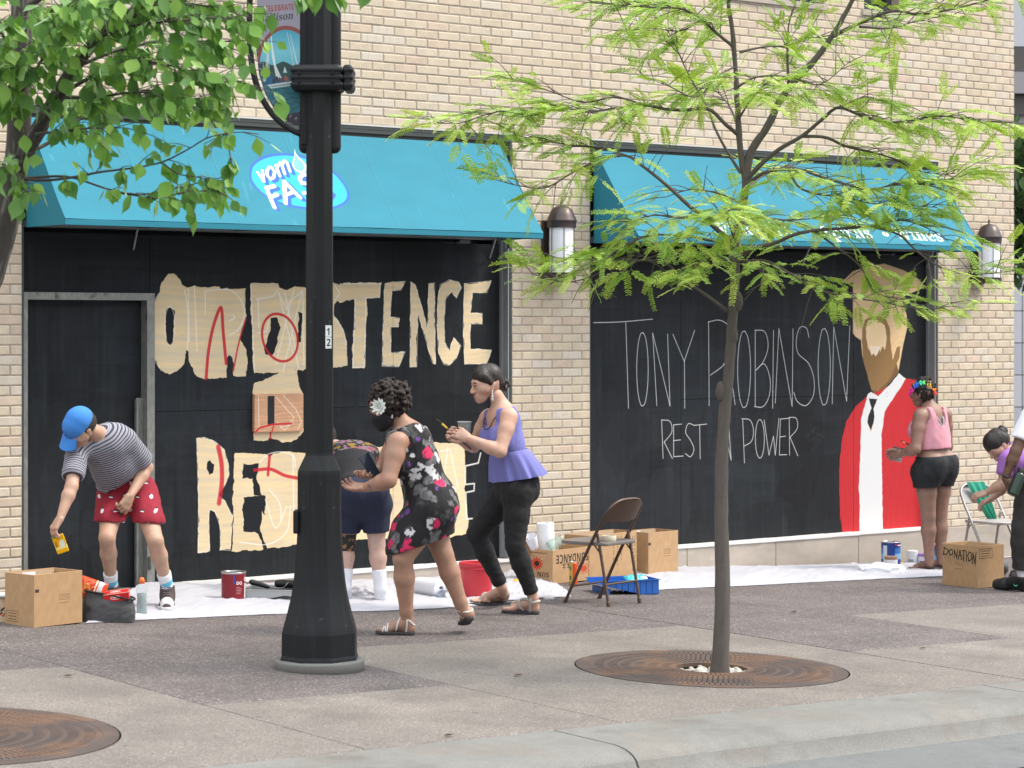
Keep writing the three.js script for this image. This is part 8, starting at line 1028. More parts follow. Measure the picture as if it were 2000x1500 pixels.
  const chipT = canvasTex(256, 128, (g, W, H) => { g.fillStyle = '#d8491c'; g.fillRect(0, 0, W, H); g.fillStyle = '#e88a4a'; g.beginPath(); g.ellipse(80, 66, 50, 34, 0.3, 0, 7); g.fill(); g.fillStyle = '#f0d8c0'; g.fillRect(150, 0, 14, H); g.fillStyle = '#c9ccd0'; g.fillRect(176, 0, 46, H); g.fillStyle = '#b33312'; for (let i = 0; i < 9; i++) g.fillRect(20 + i * 13, 20 + (i % 3) * 22, 8, 16); });
  const pillow = (w, h, d) => { const g = new THREE.BoxGeometry(w, h, d, 20, 14, 2), p = g.attributes.position; for (let i = 0; i < p.count; i++) { const x = p.getX(i) / w * 2, y = p.getY(i) / h * 2, k = Math.sqrt(Math.max(0, (1 - Math.pow(Math.abs(x), 3)) * (1 - Math.pow(Math.abs(y), 3)))); p.setZ(i, p.getZ(i) * (0.08 + k) + 0.008 * nz(x * 4, y * 4, 2) + 0.004 * nz(x * 11, y * 11, 5)); } g.computeVertexNormals(); return g; };
  const cb = thing('chip_bag', 'orange and silver chip bag sticking out of the grey cooler bag', 'snack bag', atDepth(180, 1152, depthOf(gp) + 0.08).toArray()); part('bag_body', pillow(0.17, 0.13, 0.06).applyQuaternion(new THREE.Quaternion().setFromEuler(new THREE.Euler(-0.2, -YAW, -0.45))), std([1, 1, 1], 0.25, { map: chipT }), cb);
  const crT = canvasTex(256, 128, (g, W, H) => { g.fillStyle = '#c3161c'; g.fillRect(0, 0, W, H); g.fillStyle = '#ece6e4'; g.beginPath(); g.ellipse(120, 70, 52, 30, 0, 0, 7); g.fill(); g.fillStyle = '#b01018'; g.beginPath(); g.ellipse(120, 70, 44, 23, 0, 0, 7); g.fill(); g.fillStyle = '#efe9e4'; g.fillRect(92, 60, 56, 18); g.fillStyle = '#e0a48a'; g.fillRect(0, 0, W, 14); });
  const cr = thing('cracker_box', 'flat red cracker box on top of the grey cooler bag', 'snack box', atDepth(228, 1163, depthOf(gp) + 0.06).toArray()); part('box_body', new RoundedBoxGeometry(0.155, 0.052, 0.09, 2, 0.003).applyQuaternion(new THREE.Quaternion().setFromEuler(new THREE.Euler(0.15, -YAW + 0.1, 0.2))), std([1, 1, 1], 0.45, { map: crT }), cr);
  // bottles
  const bottle = (p, label) => { const t = thing('drink_bottle', label, 'bottle', p.toArray()), pl = phys([0.9, 0.93, 0.94], 0.06, { transmission: 0.92, thickness: 0, side: THREE.DoubleSide }); part('bottle_body', lathe([[0, 0], [0.03, 0], [0.034, 0.008], [0.034, 0.05], [0.0325, 0.056], [0.034, 0.062], [0.03, 0.1], [0.031, 0.14], [0.036, 0.15], [0.036, 0.165], [0.028, 0.19], [0.016, 0.203], [0.016, 0.21]], 28), pl, t); part('drink', lathe([[0, 0.003], [0.029, 0.003], [0.0325, 0.01], [0.0325, 0.05], [0.031, 0.056], [0.0325, 0.062], [0.0285, 0.1], [0.0295, 0.138], [0, 0.138]], 24), phys([0.42, 0.5, 0.5], 0.1, { transmission: 0.5, thickness: 0.05, ior: 1.33 }), t); part('cap', lathe([[0, 0.2], [0.019, 0.2], [0.019, 0.222], [0.015, 0.228], [0.012, 0.238], [0, 0.24]], 20), std([0.75, 0.16, 0.03], 0.5), t); return t; };
  bottle(onGround(277, 1202), 'clear drink bottle with an orange cap standing on the white cloth'); const b2 = bottle(onGround(166, 1212), 'clear bottle half hidden between the tall cardboard box and cooler bag');
  // far left: carton of picture prints with a plate on top
  const lp = onGround(14, 1216), lt = thing('printed_carton', 'small printed carton at the left edge with a white plate on top', 'carton', lp.toArray()), lq = new THREE.Quaternion().setFromAxisAngle(V(0, 1, 0), -YAW - 0.1), ltx = canvasTex(256, 256, (g, W, H) => { g.fillStyle = '#b9a183'; g.fillRect(0, 0, W, H); g.fillStyle = '#15130f'; g.beginPath(); g.moveTo(150, 256); g.lineTo(220, 0); g.lineTo(256, 0); g.lineTo(210, 256); g.fill(); g.fillStyle = '#2a2218'; for (let i = 0; i < 6; i++) { g.beginPath(); g.ellipse(30 + i * 25, 120 + (i % 2) * 50, 34, 12, -0.7, 0, 7); g.fill(); } g.fillStyle = '#c06a3a'; g.fillRect(0, 170, 120, 12); });
  part('carton_body', new RoundedBoxGeometry(0.14, 0.15, 0.12, 2, 0.004).translate(0, 0.075, -0.05).applyQuaternion(lq), std([1, 1, 1], 0.6, { map: ltx }), lt);
  const ld = thing('plate', 'white plate with a green smear lying on the printed carton', 'plate', lp.clone().add(V(0, 0.152, 0)).addScaledVector(FWD, 0.05).toArray()); part('dish', lathe([[0, 0], [0.08, 0], [0.086, 0.012], [0.082, 0.018], [0.074, 0.01], [0, 0.008]], 36), std([0.7, 0.73, 0.7], 0.5), ld); part('paint_smear', lathe([[0, 0.0085], [0.03, 0.0105], [0.036, 0.0088]], 20).scale(1.3, 1, 0.8), std([0.1, 0.3, 0.12], 0.4), ld);
}
// ---- drop cloths: lofted between a back and a front line read on the pavement
function dropCloth(label, back, front, puff, s0) {
  const n = 90, m = 26, cb = new THREE.CatmullRomCurve3(back.map(p => onGround(p[0], p[1]).add(V(0, p[2] ?? 0, 0))), false, 'centripetal'), cf = new THREE.CatmullRomCurve3(front.map(p => onGround(p[0], p[1]).add(V(0, p[2] ?? 0, 0))), false, 'centripetal'), o = cf.getPointAt(0.5), v = [], ix = [], uv = [];
  for (let s = 0; s < 2; s++) for (let j = 0; j <= m; j++) for (let i = 0; i <= n; i++) { const t = j / m, a = cb.getPointAt(i / n), b = cf.getPointAt(i / n), p = a.lerp(b, t); const e = Math.min(1, Math.min(t, 1 - t) * 9 + 0.12), w = nz(p.x * 2.3 + s0, p.z * 2.9, s0), w2 = nz(p.x * 7 + s0, p.z * 5, 3), rdg = Math.pow(1 - Math.abs(w), 6), r2 = Math.pow(1 - Math.abs(nz(p.x * 4.1, p.z * 6 + s0, 8)), 9); const r3 = Math.pow(1 - Math.abs(nz(p.x * 9 + s0, p.z * 11, 2)), 8); p.y += (s ? 0.002 : 0.006) + e * puff * (0.75 * rdg + 0.5 * r2 + 0.25 * r3 + 0.12 * (w2 + 0.5)); p.x += 0.012 * nz(p.z * 9, p.x * 4, 4); p.z += 0.012 * nz(p.x * 9, p.z * 3, 6); v.push(p.x - o.x, p.y - o.y, p.z - o.z); uv.push(p.x, p.z); }
  const W = n + 1, S = W * (m + 1); for (let s = 0; s < 2; s++) for (let j = 0; j < m; j++) for (let i = 0; i < n; i++) { const a = s * S + j * W + i, q = [a, a + W, a + 1, a + 1, a + W, a + W + 1]; ix.push(...(s ? q.reverse() : q)); }
  const g = new THREE.BufferGeometry(); g.setAttribute('position', new THREE.BufferAttribute(new Float32Array(v), 3)); g.setAttribute('uv', new THREE.BufferAttribute(new Float32Array(uv), 2)); g.setIndex(ix); g.computeVertexNormals();
  const mm = solo('drop_cloth', g, M.cloth ??= std([0.44, 0.445, 0.485], 0.95, { side: THREE.DoubleSide, bumpMap: dataTex(256, 256, (u, v) => 0.5 + 0.5 * tileNoise(u, v, 8, 91) + 0.2 * nz(u * 120, v * 120), [3, 3], false), bumpScale: 0.004 }), label, 'drop cloth'); mm.position.copy(o); return mm;
}
dropCloth('wide white drop cloth along the foot of the left hoarding', [[282, 1146, 0.03], [350, 1145, 0.02], [480, 1141], [600, 1134], [720, 1131], [850, 1126], [975, 1120]], [[168, 1219], [262, 1213.5], [400, 1207], [560, 1200.5], [700, 1196], [790, 1193], [890, 1187.5], [975, 1181]], 0.02, 3.3);
dropCloth('small rumpled end of white cloth behind the person in black trousers', [[958, 1122], [1000, 1120, 0.02], [1040, 1126, 0.03], [1064, 1124]], [[985, 1174], [1020, 1172], [1060, 1169], [1116, 1166.5]], 0.026, 8.1);
dropCloth('long white drop cloth along the foot of the right hoarding', [[1240, 1117], [1330, 1104], [1420, 1108, 0.01], [1500, 1107], [1600, 1104], [1720, 1101], [1850, 1098], [1900, 1099]], [[1236, 1157], [1330, 1151], [1450, 1146], [1560, 1140], [1700, 1133], [1840, 1126.5], [1940, 1120]], 0.022, 5.7);
// ---- tins, trays, rolls
function tin(name, label, p, r, h, body, lidCol, group, turn = 0) { const t = thing(name, label, 'paint can', p.toArray(), group), g = new THREE.CylinderGeometry(r, r, h - 0.012, 40, 1, true, 0, Math.PI * 2).rotateY(turn).translate(0, h / 2, 0); part('can_wall', g, body, t); part('rim', [new THREE.TorusGeometry(r, 0.0045, 8, 40).rotateX(Math.PI / 2).translate(0, h - 0.004, 0), new THREE.TorusGeometry(r - 0.012, 0.003, 8, 40).rotateX(Math.PI / 2).translate(0, h - 0.008, 0), new THREE.TorusGeometry(r, 0.004, 8, 40).rotateX(Math.PI / 2).translate(0, 0.004, 0)].reduce((a, b) => (a.push(b), a), []), std([0.5, 0.5, 0.5], 0.3, { metalness: 0.9 }), t); part('lid', lathe([[0, h - 0.018], [r * 0.8, h - 0.018], [r * 0.86, h - 0.009], [r - 0.002, h - 0.008]], 36), std(lidCol, 0.35, { metalness: 0.5 }), t); return t; }
const canTex = (w, h, f) => { const t = canvasTex(w, h, f); t.wrapS = THREE.RepeatWrapping; return t; };
{
  const faceT = Math.PI / 2 + YAW;                                              // seam of the wrap turned away from the street
  const redT = canTex(1024, 380, (g, W, H) => { g.fillStyle = '#7d1220'; g.fillRect(0, 0, W, H); for (let k = 0; k < 2; k++) { const o = k * 512; g.fillStyle = '#d6d8dc'; g.fillRect(o + 330, 150, 110, 215); g.fillStyle = '#3a3346'; for (let i = 0; i < 12; i++) g.fillRect(o + 345, 170 + i * 15, 30 + (i * 37 % 50), 4); g.fillStyle = '#c8ccd0'; g.beginPath(); g.arc(o + 360, 95, 36, 0, 7); g.fill(); g.fillStyle = '#59525a'; g.beginPath(); g.arc(o + 360, 95, 12, 0, 7); g.fill(); g.fillStyle = '#e7e2e2'; g.font = 'bold 64px sans-serif'; g.fillText('DO', o + 190, 165); g.fillStyle = '#bf9aa0'; for (let i = 0; i < 5; i++) g.fillRect(o + 190, 200 + i * 22, 60 + (i * 31 % 40), 5); g.fillStyle = '#3d3f86'; g.fillRect(o + 150, 20, 26, 130); } g.fillStyle = '#cfcfd3'; g.fillRect(0, 0, W, 12); });
  tin('paint_can', 'dark red paint can standing on the left white cloth', onGround(456, 1171), 0.0815, 0.19, std([1, 1, 1], 0.35, { map: redT }), [0.03, 0.03, 0.03], undefined, faceT - 0.6);
  // metal tray with black roller
  const tp = onGround(535, 1170), tt = thing('paint_tray', 'grey paint tray wet with black paint, on the cloth left of the lamp post', 'paint tray', tp.toArray()), tq = new THREE.Quaternion().setFromAxisAngle(V(0, 1, 0), -YAW - 0.15);
  const trayGeo = (w, d, h, t = 0.004) => { const g = []; const side = new THREE.Shape(); side.moveTo(0, 0); side.lineTo(0.25 * w, 0); side.lineTo(w, h * 0.75); side.lineTo(w, h); side.lineTo(0, h); side.closePath(); for (const z of [-d / 2, d / 2 - t]) g.push(new THREE.ExtrudeGeometry(side, { depth: t, bevelEnabled: false }).translate(-w / 2, 0, z)); g.push(box(t, h, d, -w / 2, h / 2, 0), box(0.25 * w, t, d, -w * 0.375, t / 2, 0)); const sl = Math.hypot(0.75 * w, h * 0.75); g.push(box(sl, t, d).rotateZ(Math.atan2(h * 0.75, 0.75 * w)).translate(w * 0.125, h * 0.375, 0)); g.push(box(w + 0.02, 0.005, 0.014, 0, h, -d / 2 - 0.004), box(w + 0.02, 0.005, 0.014, 0, h, d / 2 + 0.004), box(0.014, 0.005, d, -w / 2 - 0.004, h, 0)); return merge(g); };
  part('tray_body', trayGeo(0.37, 0.27, 0.075).applyQuaternion(tq), std([0.42, 0.44, 0.44], 0.4, { metalness: 0.4 }), tt); part('wet_paint', [box(0.29, 0.004, 0.25).rotateZ(0.197).translate(0.04, 0.045, 0), box(0.1, 0.01, 0.25, -0.13, 0.02, 0)].map(g => g.applyQuaternion(tq)), std([0.008, 0.009, 0.01], 0.15), tt);
  const ro = thing('paint_roller', 'black paint roller resting across the grey paint tray', 'paint roller', tp.clone().add(V(0, 0.075, 0)).toArray()), rp = (x, y, n = 0) => RIGHT.clone().multiplyScalar(x).add(V(0, y, 0)).addScaledVector(FWD, -n);
  part('handle', limb([rp(-0.15, 0.04), rp(-0.1, 0.028), rp(-0.04, 0.008)], [0.02, 0.018, 0.013], 10), std([0.012, 0.013, 0.014], 0.4), ro); part('rod', limb([rp(-0.05, 0.01), rp(0.06, 0.0), rp(0.09, 0.03, 0.0), rp(0.1, 0.03, -0.08)], 0.004, 6), std([0.3, 0.3, 0.3], 0.3, { metalness: 0.9 }), ro); part('roller_sleeve', bar(rp(0.02, 0.02, -0.09), rp(0.17, 0.02, -0.05), 0.027, 16), std([0.01, 0.01, 0.011], 0.5), ro);
  // towel roll and small bottle on the cloth
  const d1 = onGround(862, 1168), tr = thing('paper_towel_roll', 'white paper towel roll lying on the cloth by the red bucket', 'paper towels', d1.toArray()), ax = scr(-0.72, 0, -0.9).setY(0).normalize(), rq = new THREE.Quaternion().setFromUnitVectors(V(0, 1, 0), ax);
  part('paper', new THREE.LatheGeometry([[0.021, 0], [0.058, 0], [0.063, 0.005], [0.063, 0.255], [0.058, 0.26], [0.021, 0.26], [0.021, 0]].map(a => new THREE.Vector2(...a)), 36).applyQuaternion(rq).translate(0, 0.063, 0), std([0.76, 0.77, 0.8], 0.95), tr); part('tube', new THREE.CylinderGeometry(0.0215, 0.0215, 0.25, 20, 1, true).translate(0, 0.13, 0).applyQuaternion(rq).translate(0, 0.063, 0), std([0.05, 0.045, 0.04], 0.95, { side: THREE.DoubleSide }), tr);
  const d2 = onGround(872, 1171), wb = thing('water_bottle', 'small clear bottle with a white cap lying beside the paper towel roll', 'bottle', d2.toArray()), wq = new THREE.Quaternion().setFromUnitVectors(V(0, 1, 0), scr(0.5, 0, 0.85).setY(0).normalize()); part('bottle_body', lathe([[0, -0.15], [0.03, -0.15], [0.032, -0.14], [0.032, -0.03], [0.014, 0.0], [0.014, 0.01]], 24).applyQuaternion(wq).translate(0, 0.032, 0), phys([0.85, 0.89, 0.93], 0.08, { transmission: 0.85, thickness: 0, side: THREE.DoubleSide }), wb); part('label', new THREE.CylinderGeometry(0.0325, 0.0325, 0.05, 24, 1, true).translate(0, -0.09, 0).applyQuaternion(wq).translate(0, 0.032, 0), std([0.5, 0.55, 0.7], 0.6, { side: THREE.DoubleSide }), wb); part('cap', cyl(0.016, 0.016, 0.018, 16, 0, 0.004, 0).applyQuaternion(wq).translate(0, 0.032, 0), std([0.75, 0.76, 0.8], 0.5), wb);
  const d3 = onGround(931, 1167), bu = thing('bucket', 'red plastic bucket between the two women on the white cloth', 'bucket', d3.toArray()), rm = std([0.55, 0.035, 0.05], 0.45, { side: THREE.DoubleSide }); bu.userData.label = 'red plastic bucket on the white cloth behind the walking legs'; part('bucket_wall', lathe([[0, 0], [0.098, 0.0], [0.103, 0.006], [0.122, 0.225], [0.127, 0.228], [0.127, 0.248], [0.12, 0.25], [0.117, 0.246], [0.098, 0.01], [0, 0.008]], 44), rm, bu); part('wire_handle', new THREE.TorusGeometry(0.125, 0.003, 6, 30, Math.PI).rotateX(-1.75).rotateY(-YAW).translate(0, 0.225, 0), std([0.4, 0.4, 0.4], 0.3, { metalness: 0.9 }), bu); part('rim_band', new THREE.TorusGeometry(0.1245, 0.004, 8, 44).rotateX(Math.PI / 2).translate(0, 0.21, 0), rm, bu);
  // crumpled bits
  const crumple = (name, label, cat, p, r, sq, c, s0) => { const g = new THREE.IcosahedronGeometry(r, 4), q = g.attributes.position; for (let i = 0; i < q.count; i++) { const x = q.getX(i) / r, y = q.getY(i) / r, z = q.getZ(i) / r, f = 1 + 0.5 * Math.abs(nz(x * 1.6 + s0, y * 1.6, z * 1.6)) - 0.35 * Math.abs(nz(x * 3.4, y * 3.4 + s0, z * 3.4)); q.setXYZ(i, x * r * f * sq[0], Math.max(-0.6, y) * r * f * sq[1], z * r * f * sq[2]); } const h = solo(name, toCreasedNormals(g.rotateY(-YAW).translate(0, r * sq[1] * 0.6, 0), 0.3), std(c, 0.85), label, cat); h.position.copy(p); return h; };
  crumple('cloth_scrap', 'grey crumpled cloth lying near the white sock behind the lamp post', 'cloth', onGround(706, 1168), 0.1, [1.05, 0.55, 0.6], [0.5, 0.5, 0.54], 3); crumple('wrapper', 'small crumpled yellow wrapper in front of the grey cloth', 'wrapper', onGround(707, 1164), 0.03, [1.3, 0.5, 0.7], [0.7, 0.42, 0.05], 9); crumple('wrapper', 'crumpled yellow wrapper on the rumpled cloth end by the produce box', 'wrapper', onGround(1010, 1142), 0.03, [1.2, 0.9, 0.8], [0.75, 0.5, 0.03], 12); crumple('paper_scrap', 'small white paper scrap on the bare pavement by the brown chair', 'paper', onGround(1073, 1171), 0.028, [1.3, 0.6, 0.8], [0.62, 0.62, 0.62], 21);
  crumple('plastic_wrap', 'heap of clear white plastic wrap on the right drop cloth', 'plastic wrap', onGround(1724, 1119), 0.12, [1.6, 0.42, 0.55], [0.72, 0.74, 0.78], 33);
  crumple('plastic_bag', 'clear plastic bag of yellow and blue bits beside the produce box', 'plastic bag', onGround(1166, 1128), 0.075, [0.85, 1.15, 0.7], [0.42, 0.45, 0.42], 41);
  crumple('rag', 'yellow rag on the right cloth between the paint tins', 'rag', onGround(1759, 1104), 0.035, [1.4, 0.5, 0.8], [0.72, 0.5, 0.1], 47);
  // orange drink can in front of the produce box
  const ocT = canTex(256, 256, (g, W, H) => { g.fillStyle = '#d8532a'; g.fillRect(0, 0, W, H); g.fillStyle = '#b9a54a'; for (const x of [40, 168]) g.fillRect(x, 40, 50, 180); g.fillStyle = '#5a6a3a'; for (const x of [50, 178]) for (let i = 0; i < 6; i++) g.fillRect(x, 60 + i * 24, 30, 10); });
  const oc = thing('drink_can', 'tall orange drink can in front of the produce box', 'can', onGround(1120, 1144).toArray()); part('can_body', lathe([[0, 0], [0.024, 0], [0.032, 0.012], [0.032, 0.165], [0.027, 0.178], [0, 0.176]], 28), std([1, 1, 1], 0.3, { map: ocT, metalness: 0.3 }), oc); part('can_top', lathe([[0.027, 0.176], [0.028, 0.182], [0.026, 0.18], [0.024, 0.177], [0, 0.177]], 28), std([0.6, 0.6, 0.6], 0.3, { metalness: 0.9 }), oc);
  // blue tray under the chair
  const bt = onGround(1216, 1158), bl = thing('paint_tray', 'blue plastic paint tray under the brown folding chair', 'paint tray', bt.toArray()), bq = new THREE.Quaternion().setFromAxisAngle(V(0, 1, 0), -YAW + 0.35), bm = std([0.02, 0.12, 0.45], 0.4), rib = []; part('tray_body', [trayGeo(0.44, 0.3, 0.105, 0.006).rotateY(Math.PI), box(0.11, 0.07, 0.28, 0.155, 0.036, 0, 0.01)].map(g => g.applyQuaternion(bq)), bm, bl); for (let i = 0; i < 9; i++) rib.push(box(0.006, 0.08, 0.006, -0.2 + i * 0.047, 0.062 - (i < 5 ? -0.012 * (4 - i) * 0.3 : 0), 0.152).applyQuaternion(bq)); part('ribs', rib, bm, bl).userData.kind = 'stuff'; part('foot', [box(0.03, 0.05, 0.28, -0.17, 0.026, 0, 0.006)].map(g => g.applyQuaternion(bq)), bm, bl);
  const wipes = thing('wipes_packet', 'turquoise packet lying on the right end of the blue tray', 'packet', bt.clone().add(scr(0.1, 0.1, 0)).toArray()); part('packet_body', pillowGeo(0.17, 0.1, 0.04).rotateX(-1.2).applyQuaternion(bq), std([0.05, 0.42, 0.5], 0.35), wipes); part('flap', box(0.05, 0.006, 0.03, 0.05, 0.02, 0.02, 0.002).rotateX(0.4).applyQuaternion(bq), std([0.75, 0.77, 0.78], 0.5), wipes);
  // tins on the right cloth
  const blueT = canTex(512, 256, (g, W, H) => { g.fillStyle = '#1d3f8c'; g.fillRect(0, 0, W, H); for (let k = 0; k < 2; k++) { const o = k * 256; const gr = g.createLinearGradient(0, 60, 0, 256); g.fillStyle = '#3c78b8'; g.fillRect(o + 40, 60, 150, 60); g.fillStyle = '#7fb3d8'; g.fillRect(o + 40, 120, 150, 60); g.fillStyle = '#cfd6dd'; g.fillRect(o + 190, 30, 40, 226); g.fillStyle = '#c43a4a'; g.fillRect(o + 40, 14, 40, 14); g.fillStyle = '#e3e8ee'; g.fillRect(o + 70, 24, 70, 12); } });
  const blueM = std([1, 1, 1], 0.35, { map: blueT });
  tin('paint_can', 'large blue paint can against the stone ledge under the portrait', onGround(1740, 1106), 0.084, 0.215, blueM, [0.45, 0.45, 0.47], undefined, faceT); tin('paint_can', 'blue paint can behind the bare feet, next to the donation box', onGround(1836, 1106), 0.08, 0.19, blueM, [0.45, 0.45, 0.47], undefined, faceT + 0.5);
  const jarT = c => canTex(256, 128, (g, W, H) => { g.fillStyle = '#d9dbe0'; g.fillRect(0, 0, W, H); for (let k = 0; k < 3; k++) { g.fillStyle = c; g.fillRect(20 + k * 86, 46, 40, 60); g.fillStyle = '#aab'; for (let i = 0; i < 4; i++) g.fillRect(24 + k * 86, 60 + i * 10, 30, 3); } });
  const jar = (label, p, r, h, c, lid) => { const t = thing('paint_jar', label, 'paint jar', p.toArray()); part('jar_wall', lathe([[0, 0], [r - 0.004, 0], [r, 0.006], [r, h - 0.03], [r * 0.9, h - 0.02]], 30), std([1, 1, 1], 0.4, { map: jarT(c) }), t); part('lid', lathe([[r * 0.94, h - 0.024], [r * 0.96, h], [r * 0.9, h + 0.004], [0, h + 0.004]], 30), std(lid, 0.5), t); };
  jar('white paint jar with a purple label, in front of the large blue can', onGround(1740, 1110), 0.058, 0.1, '#6a3f9c', [0.3, 0.18, 0.12]); jar('white paint jar with a pale grey label, left of the bare feet', onGround(1782, 1104), 0.05, 0.125, '#8d9a98', [0.7, 0.72, 0.75]); jar('white jar with a violet label just behind the bare feet', onGround(1803, 1105), 0.045, 0.105, '#4b3a8c', [0.35, 0.2, 0.5]);
  const cupd = thing('speaker_cup', 'dark round tub lying behind the donation box', 'tub', onGround(1955, 1123).toArray()); const dq = new THREE.Quaternion().setFromUnitVectors(V(0, 1, 0), scr(-0.5, 0.1, 0.8).normalize()); part('tub_body', lathe([[0, -0.06], [0.04, -0.06], [0.055, -0.03], [0.056, 0.03], [0.05, 0.045]], 28).applyQuaternion(dq).translate(0, 0.055, 0), std([0.014, 0.015, 0.016], 0.35), cupd); part('tub_lid', lathe([[0.05, 0.045], [0.04, 0.052], [0, 0.05]], 28).applyQuaternion(dq).translate(0, 0.055, 0), std([0.05, 0.035, 0.03], 0.4), cupd); cupd.name = 'round_tub';
}
function pillowGeo(w, h, d) { const g = new THREE.BoxGeometry(w, h, d, 20, 14, 2), p = g.attributes.position; for (let i = 0; i < p.count; i++) { const x = p.getX(i) / w * 2, y = p.getY(i) / h * 2, k = Math.sqrt(Math.max(0, (1 - Math.pow(Math.abs(x), 3)) * (1 - Math.pow(Math.abs(y), 3)))); p.setZ(i, p.getZ(i) * (0.08 + k) + 0.008 * nz(x * 4, y * 4, 2) + 0.004 * nz(x * 11, y * 11, 5)); } g.computeVertexNormals(); return g; }
// ---- steel folding chairs
function foldingChair(label, c, fwd, mat, seatMat) {
  const t = thing('folding_chair', label, 'folding chair', c.toArray()), f = fwd.clone().setY(0).normalize(), l = V(0, 1, 0).cross(f).normalize(), P = (x, y, z) => V(0, y, 0).addScaledVector(l, x).addScaledVector(f, z);
  const W = 0.205, U = [[-W, 0.012, 0.17], [-W, 0.25, 0.048], [-W, 0.46, -0.068], [-W + 0.004, 0.61, -0.158], [-W + 0.02, 0.68, -0.2], [-0.12, 0.727, -0.228], [0, 0.738, -0.235], [0.12, 0.727, -0.228], [W - 0.02, 0.68, -0.2], [W - 0.004, 0.61, -0.158], [W, 0.46, -0.068], [W, 0.25, 0.048], [W, 0.012, 0.17]];
  part('back_frame', limb(U.map(p => P(...p)), 0.0115, 8), mat, t);
  for (const s of [-1, 1]) { part('rear_leg', limb([P(s * 0.183, 0.5, -0.092), P(s * 0.183, 0.38, -0.118), P(s * 0.185, 0.012, -0.19)], 0.0105, 8), mat, t); part('foot_cap', limb([P(s * 0.185, 0.0, -0.192), P(s * 0.185, 0.03, -0.187)], 0.0145, 8), mat, t); part('foot_cap', limb([P(s * W, 0.0, 0.175), P(s * W, 0.03, 0.161)], 0.0145, 8), mat, t); part('hinge', [bar(P(s * 0.18, 0.495, -0.09), P(s * 0.21, 0.495, -0.09), 0.008, 8), bar(P(s * 0.182, 0.44, -0.05), P(s * 0.182, 0.35, -0.134), 0.006, 6)], mat, t); }
  part('rung', bar(P(-0.185, 0.155, -0.166), P(0.185, 0.155, -0.166), 0.0075, 8), mat, t); part('rung', bar(P(-W, 0.13, 0.11), P(W, 0.13, 0.11), 0.0075, 8), mat, t);
  const bk = new THREE.BufferGeometry(), v = [], ix = [], N = 20, K = 10; for (let s = 0; s < 2; s++) for (let j = 0; j <= K; j++) for (let i = 0; i <= N; i++) { const x = (i / N - 0.5) * 2, yTop = 0.73 - 0.055 * Math.pow(Math.abs(x), 4), yBot = 0.575 + 0.02 * x * x, y = mix(yBot, yTop, j / K), z = -0.232 + (0.73 - y) * 0.56 - 0.03 * (1 - x * x) + (s ? 0.006 : 0); const p = P(x * (W - 0.006), y, z); v.push(p.x, p.y, p.z); } const Q = N + 1, S = Q * (K + 1); for (let s = 0; s < 2; s++) for (let j = 0; j < K; j++) for (let i = 0; i < N; i++) { const a = s * S + j * Q + i, q = [a, a + 1, a + Q, a + 1, a + Q + 1, a + Q]; ix.push(...(s ? q : q.reverse())); } bk.setAttribute('position', new THREE.BufferAttribute(new Float32Array(v), 3)); bk.setIndex(ix); bk.computeVertexNormals();
  part('backrest', bk, mat, t);
  const sh = new THREE.Shape(); sh.moveTo(-0.16, -0.17); sh.lineTo(0.16, -0.17); sh.quadraticCurveTo(0.185, -0.16, 0.187, -0.12); sh.lineTo(0.19, 0.15); sh.quadraticCurveTo(0.18, 0.235, 0.08, 0.238); sh.lineTo(-0.08, 0.238); sh.quadraticCurveTo(-0.18, 0.235, -0.19, 0.15); sh.lineTo(-0.187, -0.12); sh.quadraticCurveTo(-0.185, -0.16, -0.16, -0.17);
  const m = new THREE.Matrix4().makeBasis(l.clone().negate(), f, V(0, 1, 0)).setPosition(P(0, 0.425, 0.01)), sg2 = new THREE.ExtrudeGeometry(sh, { depth: 0.012, bevelEnabled: true, bevelSize: 0.008, bevelThickness: 0.006, bevelSegments: 3 }).applyMatrix4(m); part('seat', sg2, seatMat, t);
  return { t, at: (x, y, z) => P(x, y, z).add(c) };
}
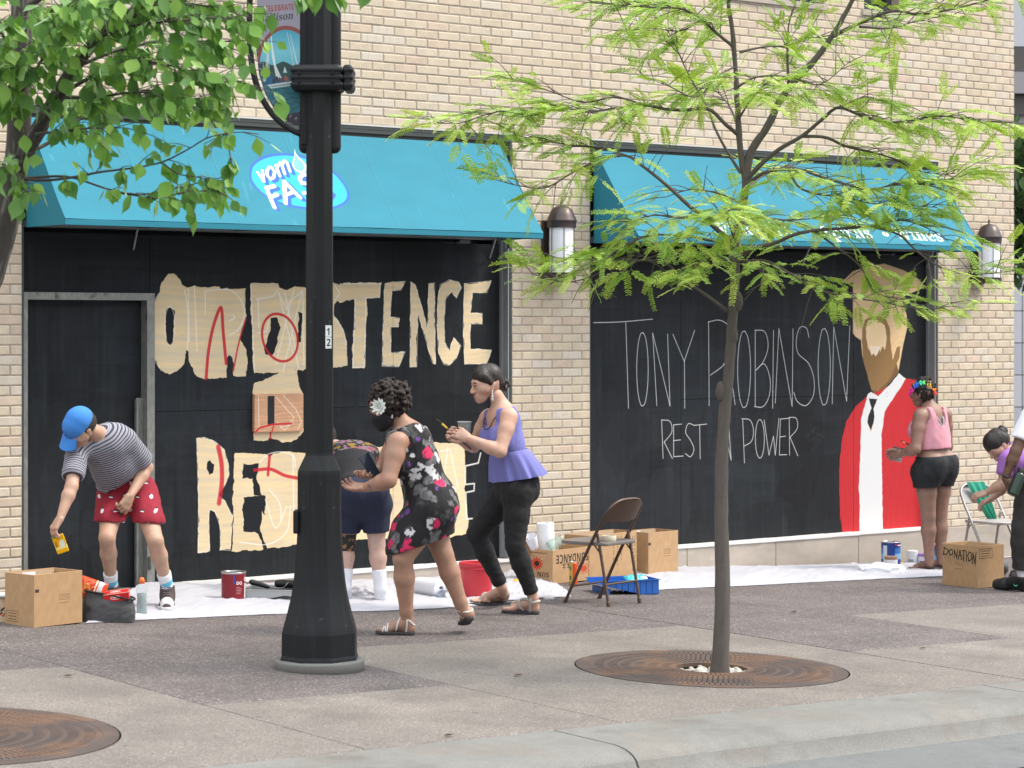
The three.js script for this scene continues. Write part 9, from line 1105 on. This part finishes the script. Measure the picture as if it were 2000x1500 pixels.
{
  const chip = std([1, 1, 1], 0.4, { metalness: 0.35, map: dataTex(256, 256, (u, v) => { const s = sstep(0.28, 0.42, tileNoise(u, v, 22, 15)), k = 1 + 0.4 * tileNoise(u, v, 5, 17); return [mix(0.095 * k, 0.3, s * 0.6), mix(0.058 * k, 0.26, s * 0.6), mix(0.042 * k, 0.23, s * 0.6)]; }, [1, 1]) });
  const r1 = onGround(1182, 1186), r2 = onGround(1255.6, 1178), f1 = onGround(1097, 1172), mid = lerp(r1, r2, 0.5), lat = r2.clone().sub(r1).setY(0).normalize(); let f = V(0, 1, 0).cross(lat); if (f.dot(f1.clone().sub(r1)) < 0) f.negate(); f.normalize();
  const brown = foldingChair('brown steel folding chair with a roll of tape on its seat', mid.clone().addScaledVector(f, 0.19), f, chip, std([0.2, 0.18, 0.17], 0.35, { metalness: 0.3 }));
  const tp = thing('tape_roll', 'cream roll of masking tape on the seat of the brown chair', 'tape', brown.at(0.03, 0.444, -0.08).toArray()); part('tape', lathe([[0.038, 0], [0.052, 0], [0.052, 0.036], [0.038, 0.036], [0.038, 0]], 36), std([0.6, 0.55, 0.42], 0.85), tp);
  const pale = std([0.36, 0.35, 0.34], 0.4, { metalness: 0.4 });
  const pc = atDepth(1940, 1090, 20.6); pc.y = gy(pc.x, pc.z); const pf = scr(0.55, 0, 0.8).setY(0).normalize(), ch = foldingChair('pale grey steel folding chair with a green cloth over its back, at the right', pc, pf, pale, std([0.45, 0.43, 0.41], 0.4, { metalness: 0.3 }));
  const g = new THREE.PlaneGeometry(1, 1, 16, 20), p = g.attributes.position, top = ch.at(-0.02, 0.745, -0.242), lf = V(0, 1, 0).cross(pf).normalize(); for (let i = 0; i < p.count; i++) { const u = p.getX(i), v = 0.5 - p.getY(i), w = mix(0.2, 0.05, Math.pow(Math.max(0, v), 1.5)), q = top.clone().addScaledVector(lf, u * w + 0.1 * v).addScaledVector(pf, 0.05 + 0.12 * v + 0.02 * Math.sin(u * 16) * (0.3 + v)); q.y += 0.012 - v * 0.32 - 0.05 * Math.abs(u) * v; p.setXYZ(i, q.x - top.x, q.y - top.y, q.z - top.z); } g.computeVertexNormals(); const gc = solo('green_cloth', g, std([0.025, 0.26, 0.17], 0.9, { side: THREE.DoubleSide }), 'green cloth hanging over the back of the pale folding chair', 'cloth'); gc.position.copy(top);
}
// ---- litter
{
  const lit = [[123, 1323, 'small curled brown leaf on the pale paving above the lower left grate', [0.12, 0.07, 0.035]], [1003, 1322, 'rusty brown dry leaf on the pale paving between lamp post and middle tree', [0.15, 0.06, 0.03]], [1545, 1197, 'flat dark dry leaf on the dark paving behind the middle tree', [0.06, 0.045, 0.04]], [1795, 1269, 'pair of thin dry stalks on the pale paving at the far right', [0.1, 0.06, 0.04]], [866, 1440, 'dark wet leaf near the kerb below the lamp post', [0.05, 0.045, 0.04]]];
  reseed(404); for (const [x, y, label, c] of lit) { const g = broadLeaf(0.06, 0.026, 0.5, 0.012, 3).rotateX(-Math.PI / 2 + 0.15).rotateY(rr(0, 6)); const m = solo('dry_leaf', g, std(c, 0.9, { side: THREE.DoubleSide }), label, 'leaf'); m.position.copy(onGround(x, y)).add(V(0, 0.008, 0)); }
}
renderer.render(scene, camera);
